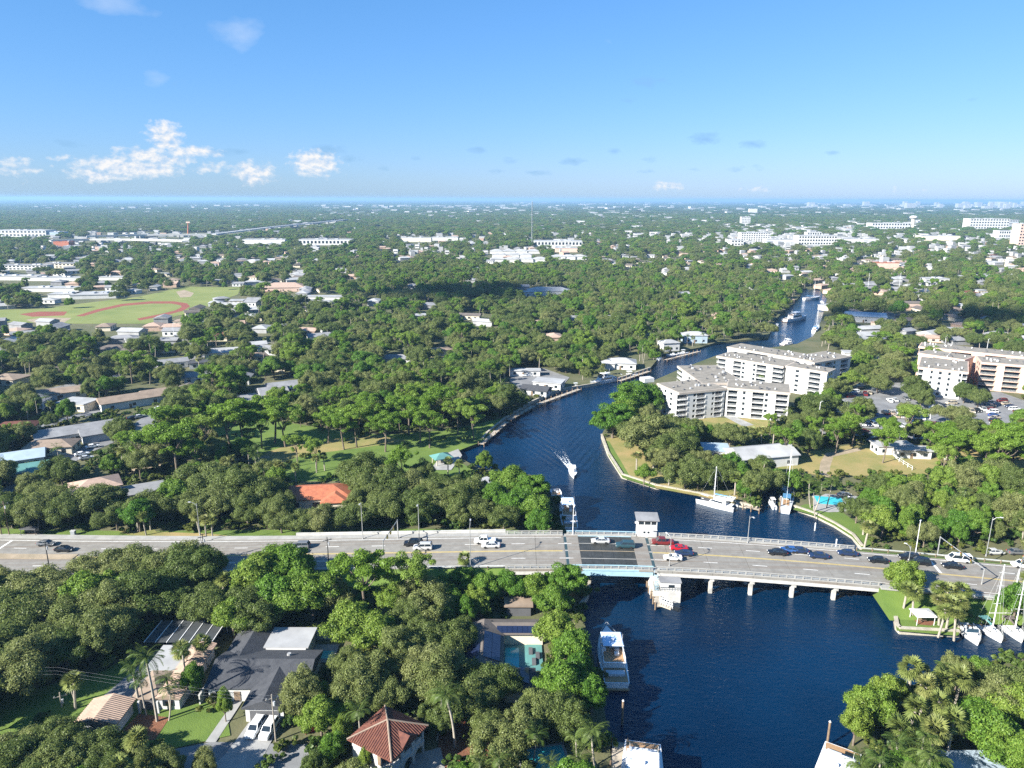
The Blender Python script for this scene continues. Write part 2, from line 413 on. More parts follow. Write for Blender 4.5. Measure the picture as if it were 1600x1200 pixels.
# ------------------------------------------------------------------ ground, water, lawns, streets
LEFT_BANK = [(955, 1600), (958, 1320), (955, 1200), (948, 1140), (938, 1085), (926, 1030), (914, 985), (906, 955), (918, 936), (922, 900), (900, 850), (884, 835), (874, 800), (862, 768), (835, 748), (790, 742), (752, 738), (722, 722), (715, 706),
             (748, 696), (754, 690), (762, 680), (790, 657), (830, 632), (875, 612), (925, 604), (975, 592), (1016, 578), (1026, 566), (1022, 558), (1060, 552), (1092, 546), (1118, 538), (1160, 534), (1200, 530), (1204, 520), (1210, 504), (1224, 488), (1240, 476), (1250, 464), (1256, 452)]
RIGHT_BANK = [(1280, 452), (1292, 466), (1290, 480), (1282, 505), (1270, 528), (1245, 540), (1190, 548), (1120, 558), (1062, 580), (1012, 602), (985, 622), (955, 650), (940, 684), (950, 712), (972, 747), (1025, 764), (1090, 776), (1160, 793), (1184, 797), (1190, 772), (1213, 764), (1216, 790), (1240, 797), (1272, 808), (1304, 824), (1332, 842), (1348, 862),
              (1372, 900), (1392, 940), (1400, 984), (1404, 990), (1498, 995), (1512, 972), (1700, 972), (1760, 1010), (1650, 1030), (1560, 1040), (1480, 1055), (1400, 1090), (1345, 1135), (1322, 1180), (1300, 1260), (1290, 1600)]
RIVER_PX = LEFT_BANK + RIGHT_BANK
RIVER = [P(x, y, 0) for x, y in RIVER_PX]
CANALS = [[P(x, y, 0) for x, y in q] for q in (
    [(1236, 424), (1240, 430), (1262, 431), (1266, 424), (1250, 421)],
    [(1425, 449), (1395, 453), (1350, 452), (1350, 457), (1410, 459), (1470, 456), (1455, 450)],
    [(1126, 436), (1126, 439), (1142, 438), (1142, 435)])]
def ring2(r): return [Vector((p.x, p.y)) for p in r]
def ground():
    OUT = [(-46000, -1200), (46000, -1200), (46000, 40000), (-46000, 40000)]
    rings = [OUT, RIVER] + CANALS
    vs, es = [], []
    for r in rings:
        o = len(vs); vs += [Vector((p[0], p[1])) for p in r]; es += [(o + i, o + (i + 1) % len(r)) for i in range(len(r))]
    for x in range(-600, 601, 150):                          # keeps the triangles near the camera small
        for y in range(0, 1200, 150):
            if not any(inpoly([x], [y], r)[0] for r in rings[1:]): vs.append(Vector((x, y)))
    V, E_, F_, *_ = delaunay_2d_cdt(vs, es, [], 1, 1e-4)
    m = MB(); tri = []
    for f in F_:
        c = sum((V[i] for i in f), Vector((0, 0))) / len(f)
        if any(inpoly([c.x], [c.y], r)[0] for r in rings[1:]): continue
        tri.append(tuple(f))
    m.v = [(v.x, v.y, LAND) for v in V]; m.f = tri
    for r in rings[1:]:
        for a, b in zip(r, r[1:] + r[:1]):
            m.add([(a.x, a.y, LAND), (b.x, b.y, LAND), (b.x, b.y, -3), (a.x, a.y, -3)], [(0, 1, 2, 3)])
    return tag(m.build('ground', 'm_ground'), kind='structure')
ground()
tag(MB().add([(-600, -1150, 0), (3000, -1150, 0), (3000, 3500, 0), (-600, 3500, 0)], [(0, 1, 2, 3)]).build('river_water', 'm_water'), kind='structure')

LEVEL = [LAND + .02]
PAVED, LAWNS = [], []
def sheet(name, px, m, z=None, ground_pts=False):
    LEVEL[0] += .004
    z = LEVEL[0] if z is None else z
    pts = [Vector((p[0], p[1])) for p in (px if ground_pts else [P(x, y) for x, y in px])]
    V, E_, F_, *_ = delaunay_2d_cdt(pts, [(i, (i + 1) % len(pts)) for i in range(len(pts))], [], 1, 1e-4)
    (LAWNS if m in ('m_lawn', 'm_drylawn', 'm_ground', 'm_fieldgrass') else PAVED).append([(p.x, p.y) for p in pts])
    b = MB(); b.v = [(v.x, v.y, z) for v in V]; b.f = [tuple(f) for f in F_]
    o = b.build(name, m); return tag(o, kind='structure')
def strip(name, px, w, m, z=None):
    """a road of width w along a line"""
    p = [Vector(P(x, y).xy) for x, y in px]
    L_, R_ = [], []
    for i, q in enumerate(p):
        d = (p[min(i + 1, len(p) - 1)] - p[max(i - 1, 0)]).normalized(); n = Vector((-d.y, d.x)) * (w / 2)
        L_.append(q + n); R_.append(q - n)
    return sheet(name, L_ + R_[::-1], m, z, True)
CLR = lambda *q: CLEAR.append(list(q))
# park lawn and its neighbours
sheet('park_lawn', [(405, 742), (395, 715), (330, 695), (300, 660), (420, 655), (520, 672), (600, 680), (700, 672), (790, 652), (753, 690), (714, 705), (722, 724), (748, 740), (700, 750), (560, 752), (470, 752)], 'm_lawn')
sheet('park_clearing', [(395, 725), (420, 705), (470, 690), (520, 686), (590, 680), (640, 690), (560, 700), (470, 712), (430, 728)], 'm_drylawn')
sheet('park_path', [(200, 735), (250, 722), (330, 715), (420, 712), (422, 716), (335, 720), (255, 728), (205, 741)], 'm_dirt')
sheet('road_verge', [(-250, 840), (-250, 822), (0, 826), (200, 830), (420, 828), (600, 826), (860, 828), (880, 842), (700, 850), (0, 850)], 'm_lawn')
sheet('verge_wear', [(180, 828), (235, 822), (245, 831), (330, 834), (400, 842), (300, 842), (200, 836)], 'm_drylawn')
sheet('point_lawn', [(941, 687), (951, 713), (973, 747), (1025, 763), (1090, 775), (1150, 788), (1155, 770), (1090, 750), (1030, 742), (1000, 700), (970, 680)], 'm_drylawn')
sheet('point_grass_edge', [(941, 687), (951, 713), (973, 747), (1025, 763), (1020, 756), (984, 744), (965, 712), (952, 690)], 'm_lawn')
sheet('condo_lawn', [(1040, 660), (1085, 668), (1140, 672), (1240, 674), (1245, 662), (1200, 655), (1090, 652)], 'm_drylawn')
sheet('condo_walk', [(1130, 650), (1142, 648), (1178, 664), (1162, 667)], 'm_drive')
sheet('pond_side_park', [(1215, 735), (1220, 712), (1300, 700), (1360, 690), (1500, 700), (1640, 720), (1640, 748), (1520, 742), (1400, 742), (1300, 745)], 'm_drylawn')
sheet('park_track', [(1278, 746), (1282, 722), (1290, 708), (1340, 700), (1346, 704), (1302, 714), (1297, 730), (1296, 746)], 'm_dirt')
sheet('bay_lawn', [(1238, 796), (1272, 806), (1304, 822), (1332, 840), (1348, 858), (1362, 850), (1352, 826), (1318, 802), (1280, 790), (1258, 788)], 'm_lawn')
sheet('gazebo_lawn', [(1401, 986), (1394, 948), (1430, 935), (1500, 950), (1498, 994)], 'm_lawn')
sheet('gazebo_mulch', [(1425, 965), (1440, 958), (1462, 972), (1455, 978), (1435, 976)], 'm_mulch')
sheet('marina_bank', [(1500, 925), (1720, 930), (1720, 970), (1510, 970)], 'm_drylawn')
# school field with its running track
sheet('school_field', [(-120, 500), (-120, 486), (60, 483), (130, 474), (215, 464), (290, 448), (376, 449), (372, 460), (335, 474), (300, 488), (228, 506), (120, 506)], 'm_fieldgrass')
sheet('field_dirt', [(40, 500), (70, 496), (112, 497), (100, 504), (60, 506)], 'm_dirt')
sheet('infield_clay', [(275, 456), (288, 453), (303, 458), (298, 464), (282, 465)], 'm_dirt')
sheet('worn_turf', [(30, 491), (60, 487), (105, 487), (100, 493), (50, 495)], 'm_track')
trk = [(118, 494), (150, 484), (190, 475), (235, 471), (272, 471), (292, 474), (297, 479), (285, 486), (258, 493), (218, 501)]
inn = [(130, 494.5), (158, 486), (194, 478), (236, 474.5), (268, 474.5), (282, 477), (284, 480), (274, 485), (250, 491), (214, 498)]
sheet('running_track', trk + inn[::-1], 'm_track')
# streets and paved yards
strip('street', [(-30, 790), (60, 745), (130, 705), (200, 676), (250, 655), (300, 636)], 7.5, 'm_street')
strip('street', [(-60, 700), (60, 668), (160, 640), (270, 612)], 7, 'm_street')
strip('street', [(-60, 640), (120, 600), (300, 560), (420, 535)], 7, 'm_street')
strip('street', [(215, 675), (246, 650), (250, 640)], 11, 'm_street')
sheet('street', [(230, 1204), (250, 1176), (330, 1160), (480, 1164), (500, 1180), (505, 1204), (500, 1400), (200, 1400)], 'm_street')
strip('street', [(-40, 1118), (5, 1128), (20, 1160), (20, 1240)], 6, 'm_street')
sheet('front_yard', [(140, 1200), (0, 1180), (-20, 1090), (60, 1075), (160, 1050), (210, 1020), (215, 1050), (270, 1110), (350, 1090), (360, 1150), (250, 1175)], 'm_lawn')
sheet('parking_lot', [(1330, 668), (1318, 620), (1380, 600), (1420, 596), (1480, 620), (1560, 612), (1640, 640), (1640, 672), (1450, 676)], 'm_street')
strip('street', [(1230, 672), (1330, 676), (1450, 684), (1640, 690)], 8, 'm_street')
sheet('pool_patio', [(1270, 797), (1272, 780), (1290, 772), (1340, 776), (1345, 790), (1322, 800), (1295, 801)], 'm_drive')
sheet('boathouse_yard', [(796, 596), (802, 580), (850, 576), (890, 590), (880, 602), (850, 610), (825, 618)], 'm_street')
sheet('garden_path', [(750, 900), (760, 960), (730, 985), (700, 1000), (690, 985), (710, 950)], 'm_mulch')
sheet('garden_floor', [(690, 1120), (760, 1110), (780, 1200), (680, 1200)], 'm_mulch')
# seawalls
def wall_line(px, label, w=.55, z1=LAND + .25, m='m_seawall', name='seawall', cat='seawall', px_z=0.0):
    p = [Vector(P(x, y, px_z).xy) for x, y in px]
    b = MB()
    L_, R_ = [], []
    for i, q in enumerate(p):
        d = (p[min(i + 1, len(p) - 1)] - p[max(i - 1, 0)]).normalized(); n = Vector((-d.y, d.x)) * (w / 2)
        L_.append(q + n); R_.append(q - n)
    for i in range(len(p) - 1):
        b.prism([L_[i], L_[i + 1], R_[i + 1], R_[i]], -2.5, z1)
    o = thing(name, label, cat, (p[0].x, p[0].y, 0))
    b.v = [(x - p[0].x, y - p[0].y, z) for x, y, z in b.v]
    b.build('wall', m, o)
    c = MB()
    for i in range(len(p) - 1):
        d = (p[i + 1] - p[i]); l = d.length; d.normalize()
        k = max(1, int(l / 6))
        for j in range(k):
            a = p[i] + d * (l * j / k); e = p[i] + d * (l * (j + 1) / k - .06); n = Vector((-d.y, d.x)) * (w * .75)
            q = [a + n, e + n, e - n, a - n]
            MB().prism([(v.x - p[0].x, v.y - p[0].y) for v in q], z1 + .002, z1 + .2).build('cap_slab', 'm_seawall', o)
    return o
wall_line([(940, 684), (950, 712), (972, 747), (1025, 764), (1090, 776), (1160, 793), (1184, 797)], 'pale concrete seawall around the grassy point between the two channels')
wall_line([(1240, 797), (1272, 808), (1304, 824), (1332, 842), (1346, 860)], 'curved seawall edging the green lawn beside the bridge')
wall_line([(1394, 950), (1400, 984), (1404, 990), (1498, 995)], 'low seawall boxing in the small lawn with the white gazebo')
wall_line([(754, 690), (762, 680), (790, 657), (830, 632), (875, 612), (925, 604), (975, 592), (1016, 578)], 'long weathered bulkhead below the riverside docks upstream')
wall_line([(906, 955), (918, 936), (922, 905)], 'short concrete bank wall at the left bridge abutment')

# outlines of what the photograph shows open, for the trees to keep out of
CLR((955, 1200), (960, 1110), (936, 1000), (908, 960), (922, 930), (924, 890), (1380, 906), (1395, 925), (1402, 990), (1500, 995), (1500, 1010), (1420, 1040), (1350, 1075), (1312, 1130), (1330, 1170), (1290, 1200))
CLR((-20, 845), (0, 842), (700, 838), (900, 832), (1040, 834), (1340, 850), (1600, 868), (1600, 905), (1500, 905), (1390, 900), (1060, 888), (700, 888), (560, 880), (330, 880), (0, 895))
CLR((0, 838), (430, 832), (880, 832), (880, 845), (0, 848))
CLR((735, 716), (752, 690), (800, 655), (870, 622), (970, 600), (1020, 580), (1060, 560), (1105, 552), (1110, 570), (1010, 600), (985, 610), (922, 660), (944, 690), (972, 745), (1090, 770), (1190, 790), (1240, 794), (1300, 818), (1345, 848), (900, 834), (885, 800), (865, 765), (800, 735), (750, 730))
CLR((1212, 530), (1216, 510), (1235, 490), (1258, 470), (1288, 466), (1284, 500), (1268, 525))
CLR((470, 715), (520, 700), (640, 695), (740, 695), (735, 705), (650, 715), (560, 738), (500, 740))
CLR((940, 685), (975, 745), (1090, 772), (1085, 755), (1005, 735), (970, 690))
CLR((1012, 600), (1064, 568), (1120, 568), (1125, 545), (1270, 540), (1330, 555), (1300, 585), (1290, 605), (1245, 605), (1232, 652), (1170, 664), (1100, 655), (1060, 650), (1048, 612))
CLR((1432, 575), (1430, 545), (1500, 540), (1600, 560), (1600, 590), (1520, 585), (1475, 608), (1440, 595))
CLR((1340, 660), (1380, 640), (1420, 625), (1400, 665)); CLR((1465, 605), (1478, 600), (1490, 640), (1475, 655), (1440, 650)); CLR((1530, 610), (1565, 612), (1570, 655), (1525, 665))
CLR((-20, 505), (0, 488), (120, 485), (180, 470), (290, 450), (372, 452), (330, 474), (270, 490), (215, 500), (120, 506))
CLR((1220, 728), (1225, 715), (1290, 705), (1380, 705), (1480, 728), (1400, 735), (1300, 738))
CLR((1240, 790), (1270, 770), (1325, 775), (1320, 800), (1350, 845), (1300, 820))
CLR((1398, 985), (1400, 958), (1460, 955), (1490, 985)); CLR((1500, 960), (1600, 960), (1600, 1000), (1500, 1005))
CLR((1145, 700), (1225, 688), (1235, 715), (1215, 722), (1150, 715)); CLR((1098, 690), (1140, 688), (1135, 708), (1100, 705))
CLR((795, 600), (800, 580), (875, 585), (905, 585), (905, 600), (850, 615)); CLR((945, 565), (960, 552), (1000, 555), (990, 580))
CLR((455, 775), (480, 750), (545, 752), (540, 772)); CLR((100, 775), (130, 738), (172, 735), (172, 760), (130, 775)); CLR((185, 765), (210, 750), (248, 748), (240, 765))
CLR((150, 640), (165, 625), (210, 600), (255, 600), (250, 612), (200, 640)); CLR((75, 680), (150, 645), (150, 660), (120, 690), (75, 690)); CLR((200, 665), (245, 655), (240, 680), (215, 682))
CLR((120, 700), (130, 688), (180, 680), (140, 720), (115, 720)); CLR((410, 605), (430, 590), (470, 588), (485, 600), (440, 605)); CLR((380, 630), (395, 605), (412, 610), (408, 628))
CLR((740, 755), (765, 742), (775, 748), (765, 765)); CLR((675, 730), (690, 705), (715, 700), (705, 735))
CLR((335, 1055), (380, 990), (470, 988), (515, 1000), (510, 1050), (445, 1100), (445, 1130), (420, 1165), (375, 1165), (395, 1110), (345, 1085)); CLR((500, 1010), (515, 990), (500, 985))
CLR((145, 1110), (150, 1095), (205, 1020), (240, 990), (340, 990), (330, 1000), (300, 1070), (270, 1080), (250, 1125), (205, 1130))
CLR((195, 1130), (250, 1125), (290, 1105), (300, 1130), (200, 1145)); CLR((0, 1120), (0, 1085), (80, 1065), (80, 1100), (20, 1125)); CLR((165, 1060), (200, 1015), (200, 1025), (170, 1070))
CLR((542, 1200), (540, 1150), (600, 1112), (656, 1135), (660, 1200)); CLR((250, 1200), (330, 1165), (470, 1175), (470, 1200))
CLR((728, 1010), (760, 968), (848, 965), (848, 1000), (845, 1060), (800, 1065), (765, 1030)); CLR((770, 965), (810, 945), (850, 945), (850, 965))
CLR((820, 1180), (840, 1168), (890, 1180), (890, 1200), (820, 1200)); CLR((705, 1125), (750, 1122), (750, 1135), (705, 1135))
CLR((300, 1140), (318, 1098), (395, 1095), (445, 1125), (432, 1168), (310, 1170))
CLR((0, 1118), (0, 1082), (75, 1066), (165, 1064), (160, 1095), (60, 1112))
CLR((440, 1050), (515, 1000), (515, 1050)); CLR((350, 985), (525, 985), (520, 1000), (350, 1000))
CLR((968, 1200), (972, 1140), (1035, 1140), (1040, 1200)); CLR((1268, 1200), (1285, 1150), (1348, 1160), (1355, 1200)); CLR((215, 514), (120, 512), (118, 504), (215, 498), (300, 476), (312, 482), (270, 500))
CLR((1206, 537), (1210, 508), (1228, 486), (1252, 462), (1294, 462), (1294, 490), (1282, 515), (1270, 537)); CLR((452, 778), (470, 752), (548, 750), (545, 775)); CLR((142, 1118), (150, 1092), (210, 1075), (215, 1130))
CLR((1494, 1014), (1498, 968), (1600, 955), (1600, 1012)); CLR((873, 834), (873, 788), (900, 784), (900, 834))
# ------------------------------------------------------------------ the road over the river
_S = np.array([(-420, 184, 1.45), (-200, 181.5, 1.5), (-140, 179.5, 1.6), (-103, 177.3, 2.3), (-68, 174.8, 3.7), (-40, 173.6, 4.9), (-17, 173.0, 5.7), (14, 173.2, 6.2), (38, 172.4, 6.2), (67, 169.8, 5.6), (98, 166.0, 4.7), (129, 161.7, 3.6), (200, 151, 2.2), (330, 128, 1.5)])
_x = np.arange(-420, 331, 2.0)
def _sm(k):
    v = np.interp(_x, _S[:, 0], _S[:, k]); pad = np.pad(v, 9, mode='edge')
    return np.convolve(pad, np.ones(19) / 19, 'valid')
_yf, _zf = _sm(1), _sm(2)
def road(u, t, dz=0.0):
    """u runs along the far kerb (metres), t from the far kerb (0) to the near kerb (1)"""
    y = float(np.interp(u, _x, _yf)); z = float(np.interp(u, _x, _zf))
    sl = float(np.interp(u + 3, _x, _yf) - np.interp(u - 3, _x, _yf)) / 6
    w = 16.6 + 3.4 * min(1, max(0, (-60 - u) / 60))
    n = Vector((sl, -1, 0)).normalized()
    return Vector((u, y, z + dz)) + n * (w * t)
def road_at(px, py):
    z = 5.0
    for _ in range(6):
        p = P(px, py, z); z = float(np.interp(p.x, _x, _zf))
    a = road(p.x, 0); b = road(p.x, 1); t = (p.y - a.y) / (b.y - a.y)
    u = p.x - (b.x - a.x) * t
    return u, t
def road_heading(u):
    d = road(u + 2, .5) - road(u - 2, .5); return math.atan2(d.y, d.x)
def ribbon(b, us, t0, t1, z0, z1):
    """a slab between two lines of the road"""
    for a, c in zip(us[:-1], us[1:]):
        A, B, C_, D = road(a, t0), road(c, t0), road(c, t1), road(a, t1)
        vs = [p + Vector((0, 0, z0)) for p in (A, B, C_, D)] + [p + Vector((0, 0, z1)) for p in (A, B, C_, D)]
        b.add(vs, [(0, 1, 2, 3), (7, 6, 5, 4), (4, 5, 1, 0), (5, 6, 2, 1), (6, 7, 3, 2), (7, 4, 0, 3)])
    return b
def mats_road():
    m = mat('m_roadway', (.235, .222, .197), (.17, .16, .142), .85, .5, bump=.15, bscale=4)
    nt = m.node_tree; b = nt.nodes['Principled BSDF']; src = b.inputs['Base Color'].links[0].from_socket
    ge = nt.nodes.new('ShaderNodeNewGeometry')
    mp = nt.nodes.new('ShaderNodeMapping'); mp.inputs['Scale'].default_value = (.02, 1.15, 0); nt.links.new(ge.outputs['Position'], mp.inputs['Vector'])
    n = nt.nodes.new('ShaderNodeTexNoise'); n.inputs['Scale'].default_value = 1; n.inputs['Detail'].default_value = 3; nt.links.new(mp.outputs[0], n.inputs['Vector'])
    r = nt.nodes.new('ShaderNodeMapRange'); r.inputs[1].default_value = .45; r.inputs[2].default_value = .72; r.inputs[4].default_value = .8; nt.links.new(n.outputs[0], r.inputs[0])
    mx = nt.nodes.new('ShaderNodeMix'); mx.data_type = 'RGBA'; nt.links.new(r.outputs[0], mx.inputs[0]); nt.links.new(src, mx.inputs[6]); mx.inputs[7].default_value = (.165, .132, .104, 1)
    nt.links.new(mx.outputs[2], b.inputs['Base Color'])
mats_road()
BR0, BR1 = -1.5, 88.0                      # ends of the bridge
def fr(a, b, s=4.0):
    n = max(1, int(round((b - a) / s))); return [a + (b - a) * i / n for i in range(n + 1)]
tag(ribbon(MB(), fr(-420, BR0, 6), 0, 1, -.5, 0).build('road', 'm_roadway'), kind='structure')
tag(ribbon(MB(), fr(BR1, 330, 6), 0, 1, -.5, 0).build('road', 'm_roadway'), kind='structure')
def embank(u0, u1, name, far):
    b = MB(); us = fr(u0, u1, 6); vs = []
    for u in us:
        A, B = road(u, 0), road(u, 1); n = (B - A).normalized(); h = max(A.z - LAND, .05)
        k = 2.1
        vs += [(A.x - n.x * (1.0 + k * h), A.y - n.y * (1.0 + k * h), LAND - .05), (A.x - n.x * .7, A.y - n.y * .7, A.z - .12), (A.x, A.y, A.z - .12), (B.x, B.y, B.z - .12), (B.x + n.x * .7, B.y + n.y * .7, B.z - .12), (B.x + n.x * (1 + k * h), B.y + n.y * (1 + k * h), LAND - .05)]
    fs = []
    for i in range(len(us) - 1):
        for j in (0, 1, 3, 4): fs.append((i * 6 + j, i * 6 + 6 + j, i * 6 + 7 + j, i * 6 + 1 + j))
    e = 0 if far else (len(us) - 1) * 6
    fs.append(tuple(e + j for j in range(6)))
    return tag(b.add(vs, fs).build(name, 'm_lawn'), kind='structure')
embank(-420, BR0 + .3, 'embankment', False); embank(BR1 - .3, 330, 'embankment', True)
tag(ribbon(MB(), fr(-420, BR0, 8), -.115, -.003, -.3, .14).build('pavement', 'm_concrete'), kind='structure')
tag(ribbon(MB(), fr(BR1, 330, 8), 1.003, 1.11, -.3, .14).build('pavement', 'm_concrete'), kind='structure')
def mark(u0, u1, t, w=.16, m='m_paint_white', step=5):
    dt = w / 16.6 / 2
    return tag(ribbon(MB(), fr(u0, u1, step), t - dt, t + dt, .003, .006).build('lane_marking', m), kind='structure')
for t in (.055, .945):
    mark(-300, 13, t); mark(36, 300, t)
for k in range(-300, 300, 12):
    for t in (.275, .735):
        if not (12 < k < 36): mark(k, k + 3.5, t, .17)
mark(-300, 13, .497, .15, 'm_paint_yellow'); mark(-300, 13, .519, .15, 'm_paint_yellow'); mark(36, 300, .497, .15, 'm_paint_yellow'); mark(36, 300, .519, .15, 'm_paint_yellow')
u, _ = road_at(456, 862)
for uu, ta, tb in ((u, .5, .94), (-136, .06, .5), (105, .06, .48)):
    tag(ribbon(MB(), [uu, uu + .6], ta, tb, .003, .007).build('stop_line', 'm_paint_white'), kind='structure')

bridge = thing('bascule_bridge', 'low concrete drawbridge with light blue lifting span crossing the river', 'bridge', road(25, .5) * 1.0)
BO = Vector(bridge.location)
def bpart(b, name, m, parent=None):
    b.v = [(x - BO.x, y - BO.y, z - BO.z) for x, y, z in b.v]
    return b.build(name, m, parent or bridge)
cuts = [BR0, 6.2, 13.6]
for a, c in zip(cuts[:-1], cuts[1:]): bpart(ribbon(MB(), fr(a, c - .07), -.07, 1.07, -.55, 0), 'deck_slab', 'm_roadway')
for a, c in ((14.4, 17.4), (31.4, 35.0)): bpart(ribbon(MB(), [a, c], -.07, 1.07, -.4, 0), 'deck_slab', 'm_roadway')
cuts = [35.8] + [39.6 + 9.68 * i for i in range(6)]
for a, c in zip(cuts[:-1], cuts[1:]): bpart(ribbon(MB(), fr(a, c - .07), -.07, 1.07, -.55, 0), 'deck_slab', 'm_roadway')
for a, c in ((13.6, 14.4), (35.0, 35.8)):
    for i in range(4): bpart(ribbon(MB(), [a + .05, c - .05], .03 + i * .24, .03 + i * .24 + .2, -.35, -.03), 'joint_plate', 'm_joint')
    bpart(ribbon(MB(), [a, c], -.07, 1.07, -.5, -.04), 'joint_frame', 'm_concrete')
for i in range(4):                                    # open steel grating, lane by lane
    t0, t1 = .02 + i * .24, .02 + i * .24 + .236
    for k in range(5):
        a = 17.45 + k * 2.79
        bpart(ribbon(MB(), [a, a + 2.74], t0, t1, -.2, -.02), 'grating_panel', 'm_grate')
    if i < 3: bpart(ribbon(MB(), [17.45, 31.35], t1 - .006, t1 + .01, -.1, .012), 'lane_strip', 'm_dirt' if i == 1 else 'm_concrete')
bpart(ribbon(MB(), [17.42, 31.38], -.07, .018, -.3, .02), 'walkway', 'm_steelblue'); bpart(ribbon(MB(), [17.42, 31.38], .982, 1.07, -.3, .02), 'walkway', 'm_steelblue')
for t in (-.06, .3, .7, 1.045): bpart(ribbon(MB(), fr(14.5, 34.9), t, t + .018, -1.75, -.42), 'steel_girder', 'm_steelblue')
for t in (-.075, .2, .4, .6, .8, 1.045): bpart(ribbon(MB(), fr(35.9, BR1 - .1), t, t + .03, -1.35, -.56), 'concrete_girder', 'm_whiteconc')
for t in (-.075, .3, .7, 1.045): bpart(ribbon(MB(), fr(BR0, 13.5), t, t + .03, -1.35, -.56), 'concrete_girder', 'm_whiteconc')
# kerb walks and railings
def railing(u0, u1, t, side, steel=False):
    s = .012 * side
    bpart(ribbon(MB(), fr(u0, u1), min(t, t + s * 5), max(t, t + s * 5), .0, .22), 'kerb_walk', 'm_concrete')
    tt = t + s * 4
    r = bpart(ribbon(MB(), fr(u0, u1), tt, tt + .012, .92, 1.12), 'railing', 'm_steelblue' if steel else 'm_concrete')
    b = ribbon(MB(), fr(u0, u1), tt + .002, tt + .009, .5, .62)
    bpart(b, 'rail_bar', 'm_rail', r)
    b = MB(); u = u0 + .3
    while u < u1:
        ribbon(b, [u, u + .28], tt + .001, tt + .0105, .2, .95); u += 1.9
    tag(bpart(b, 'rail_posts', 'm_concrete', r), kind='stuff')
for a, c, st in ((BR0, 13.5, 0), (14.5, 34.9, 1), (35.9, BR1, 0)):
    railing(a if a < 35 else 38.4, c if st == 0 else 32.8, .0, -1, st); railing(a, c, 1.0, 1, st)
# piers
def bent(u, zlow=-2.0):
    b = ribbon(MB(), [u - .5, u + .5], -.05, 1.06, -2.15, -1.36)
    cap = bpart(b, 'pier_cap', 'm_pier')
    for t in (.04, .34, .66, .97):
        p = road(u, t); q = MB().box(-.42, .42, -.42, .42, zlow, p.z - 2.16, road_heading(u), (p.x, p.y, 0))
        bpart(q, 'pier_column', 'm_pier', None)
    return cap
for i in range(5): bent(39.6 + 9.68 * i)
bent(-.5, 0); bent(6.2, 0)
for t0, t1 in ((-.05, .2), (.4, .6), (.8, 1.02)): bpart(ribbon(MB(), [12.4, 15.6], t0, t1, -8.5, -1.8), 'abutment_pier', 'm_pier')
bpart(ribbon(MB(), [34.2, 40.6], -.12, 1.1, -8.5, -1.4), 'lift_pier', 'm_whiteconc')
# machinery house standing on the lift pier, camera side
mh = thing('machinery_house', 'white concrete machinery house on the lift pier below the near railing', 'pier house', road(38.0, 1.13, 0) + Vector((0, 0, -6.2)), road_heading(36))
MB().box(-3.1, 3.1, -2.6, .4, -.6, 3.0).build('wall', 'm_whiteconc', mh)
MB().box(-1.6, 3.0, -2.2, .3, 3.001, 5.1).build('upper_room', 'm_stucco_white', mh)
MB().box(-1.9, 3.2, -2.45, .4, 5.1, 5.3).build('roof', 'm_roofgrey', mh)
MB().box(.2, 1.6, -2.24, -2.2, 3.7, 4.5).build('window', 'm_glass', mh)
MB().box(-3.1, -1.65, -2.5, .3, 3.002, 3.1).build('landing', 'm_concrete', mh)
b = MB()
for x in np.arange(-3.0, 3.2, .75): b.cyl((x, -2.5, 3), (x, -2.5, 4), .04, n=5)
b.cyl((-3.05, -2.5, 4), (3.05, -2.5, 4), .045, n=5).cyl((-3.05, -2.5, 3.5), (3.05, -2.5, 3.5), .035, n=5).cyl((3.05, -2.5, 4), (3.05, .2, 4), .045, n=5).cyl((-3.05, -2.5, 4), (-3.05, .2, 4), .045, n=5)
b.build('railing', 'm_poledark', mh)
b = MB()
for i in range(10): b.box(-2.95, -2.0, -2.3 + i * .25, -2.05 + i * .25, 3.1 + i * .28, 3.18 + i * .28)
b.cyl((-2.95, -2.3, 4.1), (-2.95, .2, 6.9), .035, n=5)
b.build('stairs', 'm_steelblue', mh)
# timber fender walk
q0, q1, q2 = P(1011, 893, 1.6), P(1031, 943, 1.6), P(1050, 950, 1.6)
fw = thing('fender_walkway', 'narrow timber fender walkway angling out from the lift pier', 'walkway', (q0.x, q0.y, 0))
def seg(a, c, w, z0, z1, nm, m, par):
    d = (c - a); l = d.length; h = math.atan2(d.y, d.x)
    return MB().box(0, l, -w / 2, w / 2, z0, z1, h, (a.x - q0.x, a.y - q0.y, 0)).build(nm, m, par)
d = (q1 - q0); n = int(d.length / .5)
dk = MB()
for i in range(n):
    a = q0 + d * (i / n); dk.box(0, d.length / n - .05, -.9, .9, 1.55, 1.65, math.atan2(d.y, d.x), (a.x - q0.x, a.y - q0.y, 0))
tag(dk.build('planks', 'm_dock', fw), kind='stuff')
seg(q0, q1, 1.5, .7, 1.5, 'waler', 'm_dock', fw); seg(q1, q2, 1.3, 1.35, 1.65, 'platform', 'm_dock', fw)
b = MB(); d2 = q2 - q1
for i in range(6):
    a = q1 + d2 * (i / 5) - q0; b.cyl((a.x, a.y - .55, 1.7), (a.x, a.y - .55, 2.9), .05, n=5); b.cyl((a.x, a.y + .55, 1.7), (a.x, a.y + .55, 2.9), .05, n=5)
for s in (-1, 1):
    for z in (2.3, 2.9): b.cyl((q1.x - q0.x, q1.y - q0.y + s * .55, z), (q2.x - q0.x, q2.y - q0.y + s * .55, z), .05, n=5)
b.build('railing', 'm_gel', fw)
for i in range(7):
    a = q0 + d * (i / 6) - q0; MB().cyl((a.x - 1, a.y, -2), (a.x - 1, a.y, 1.9), .2, n=7).build('pile', 'm_wood', fw)
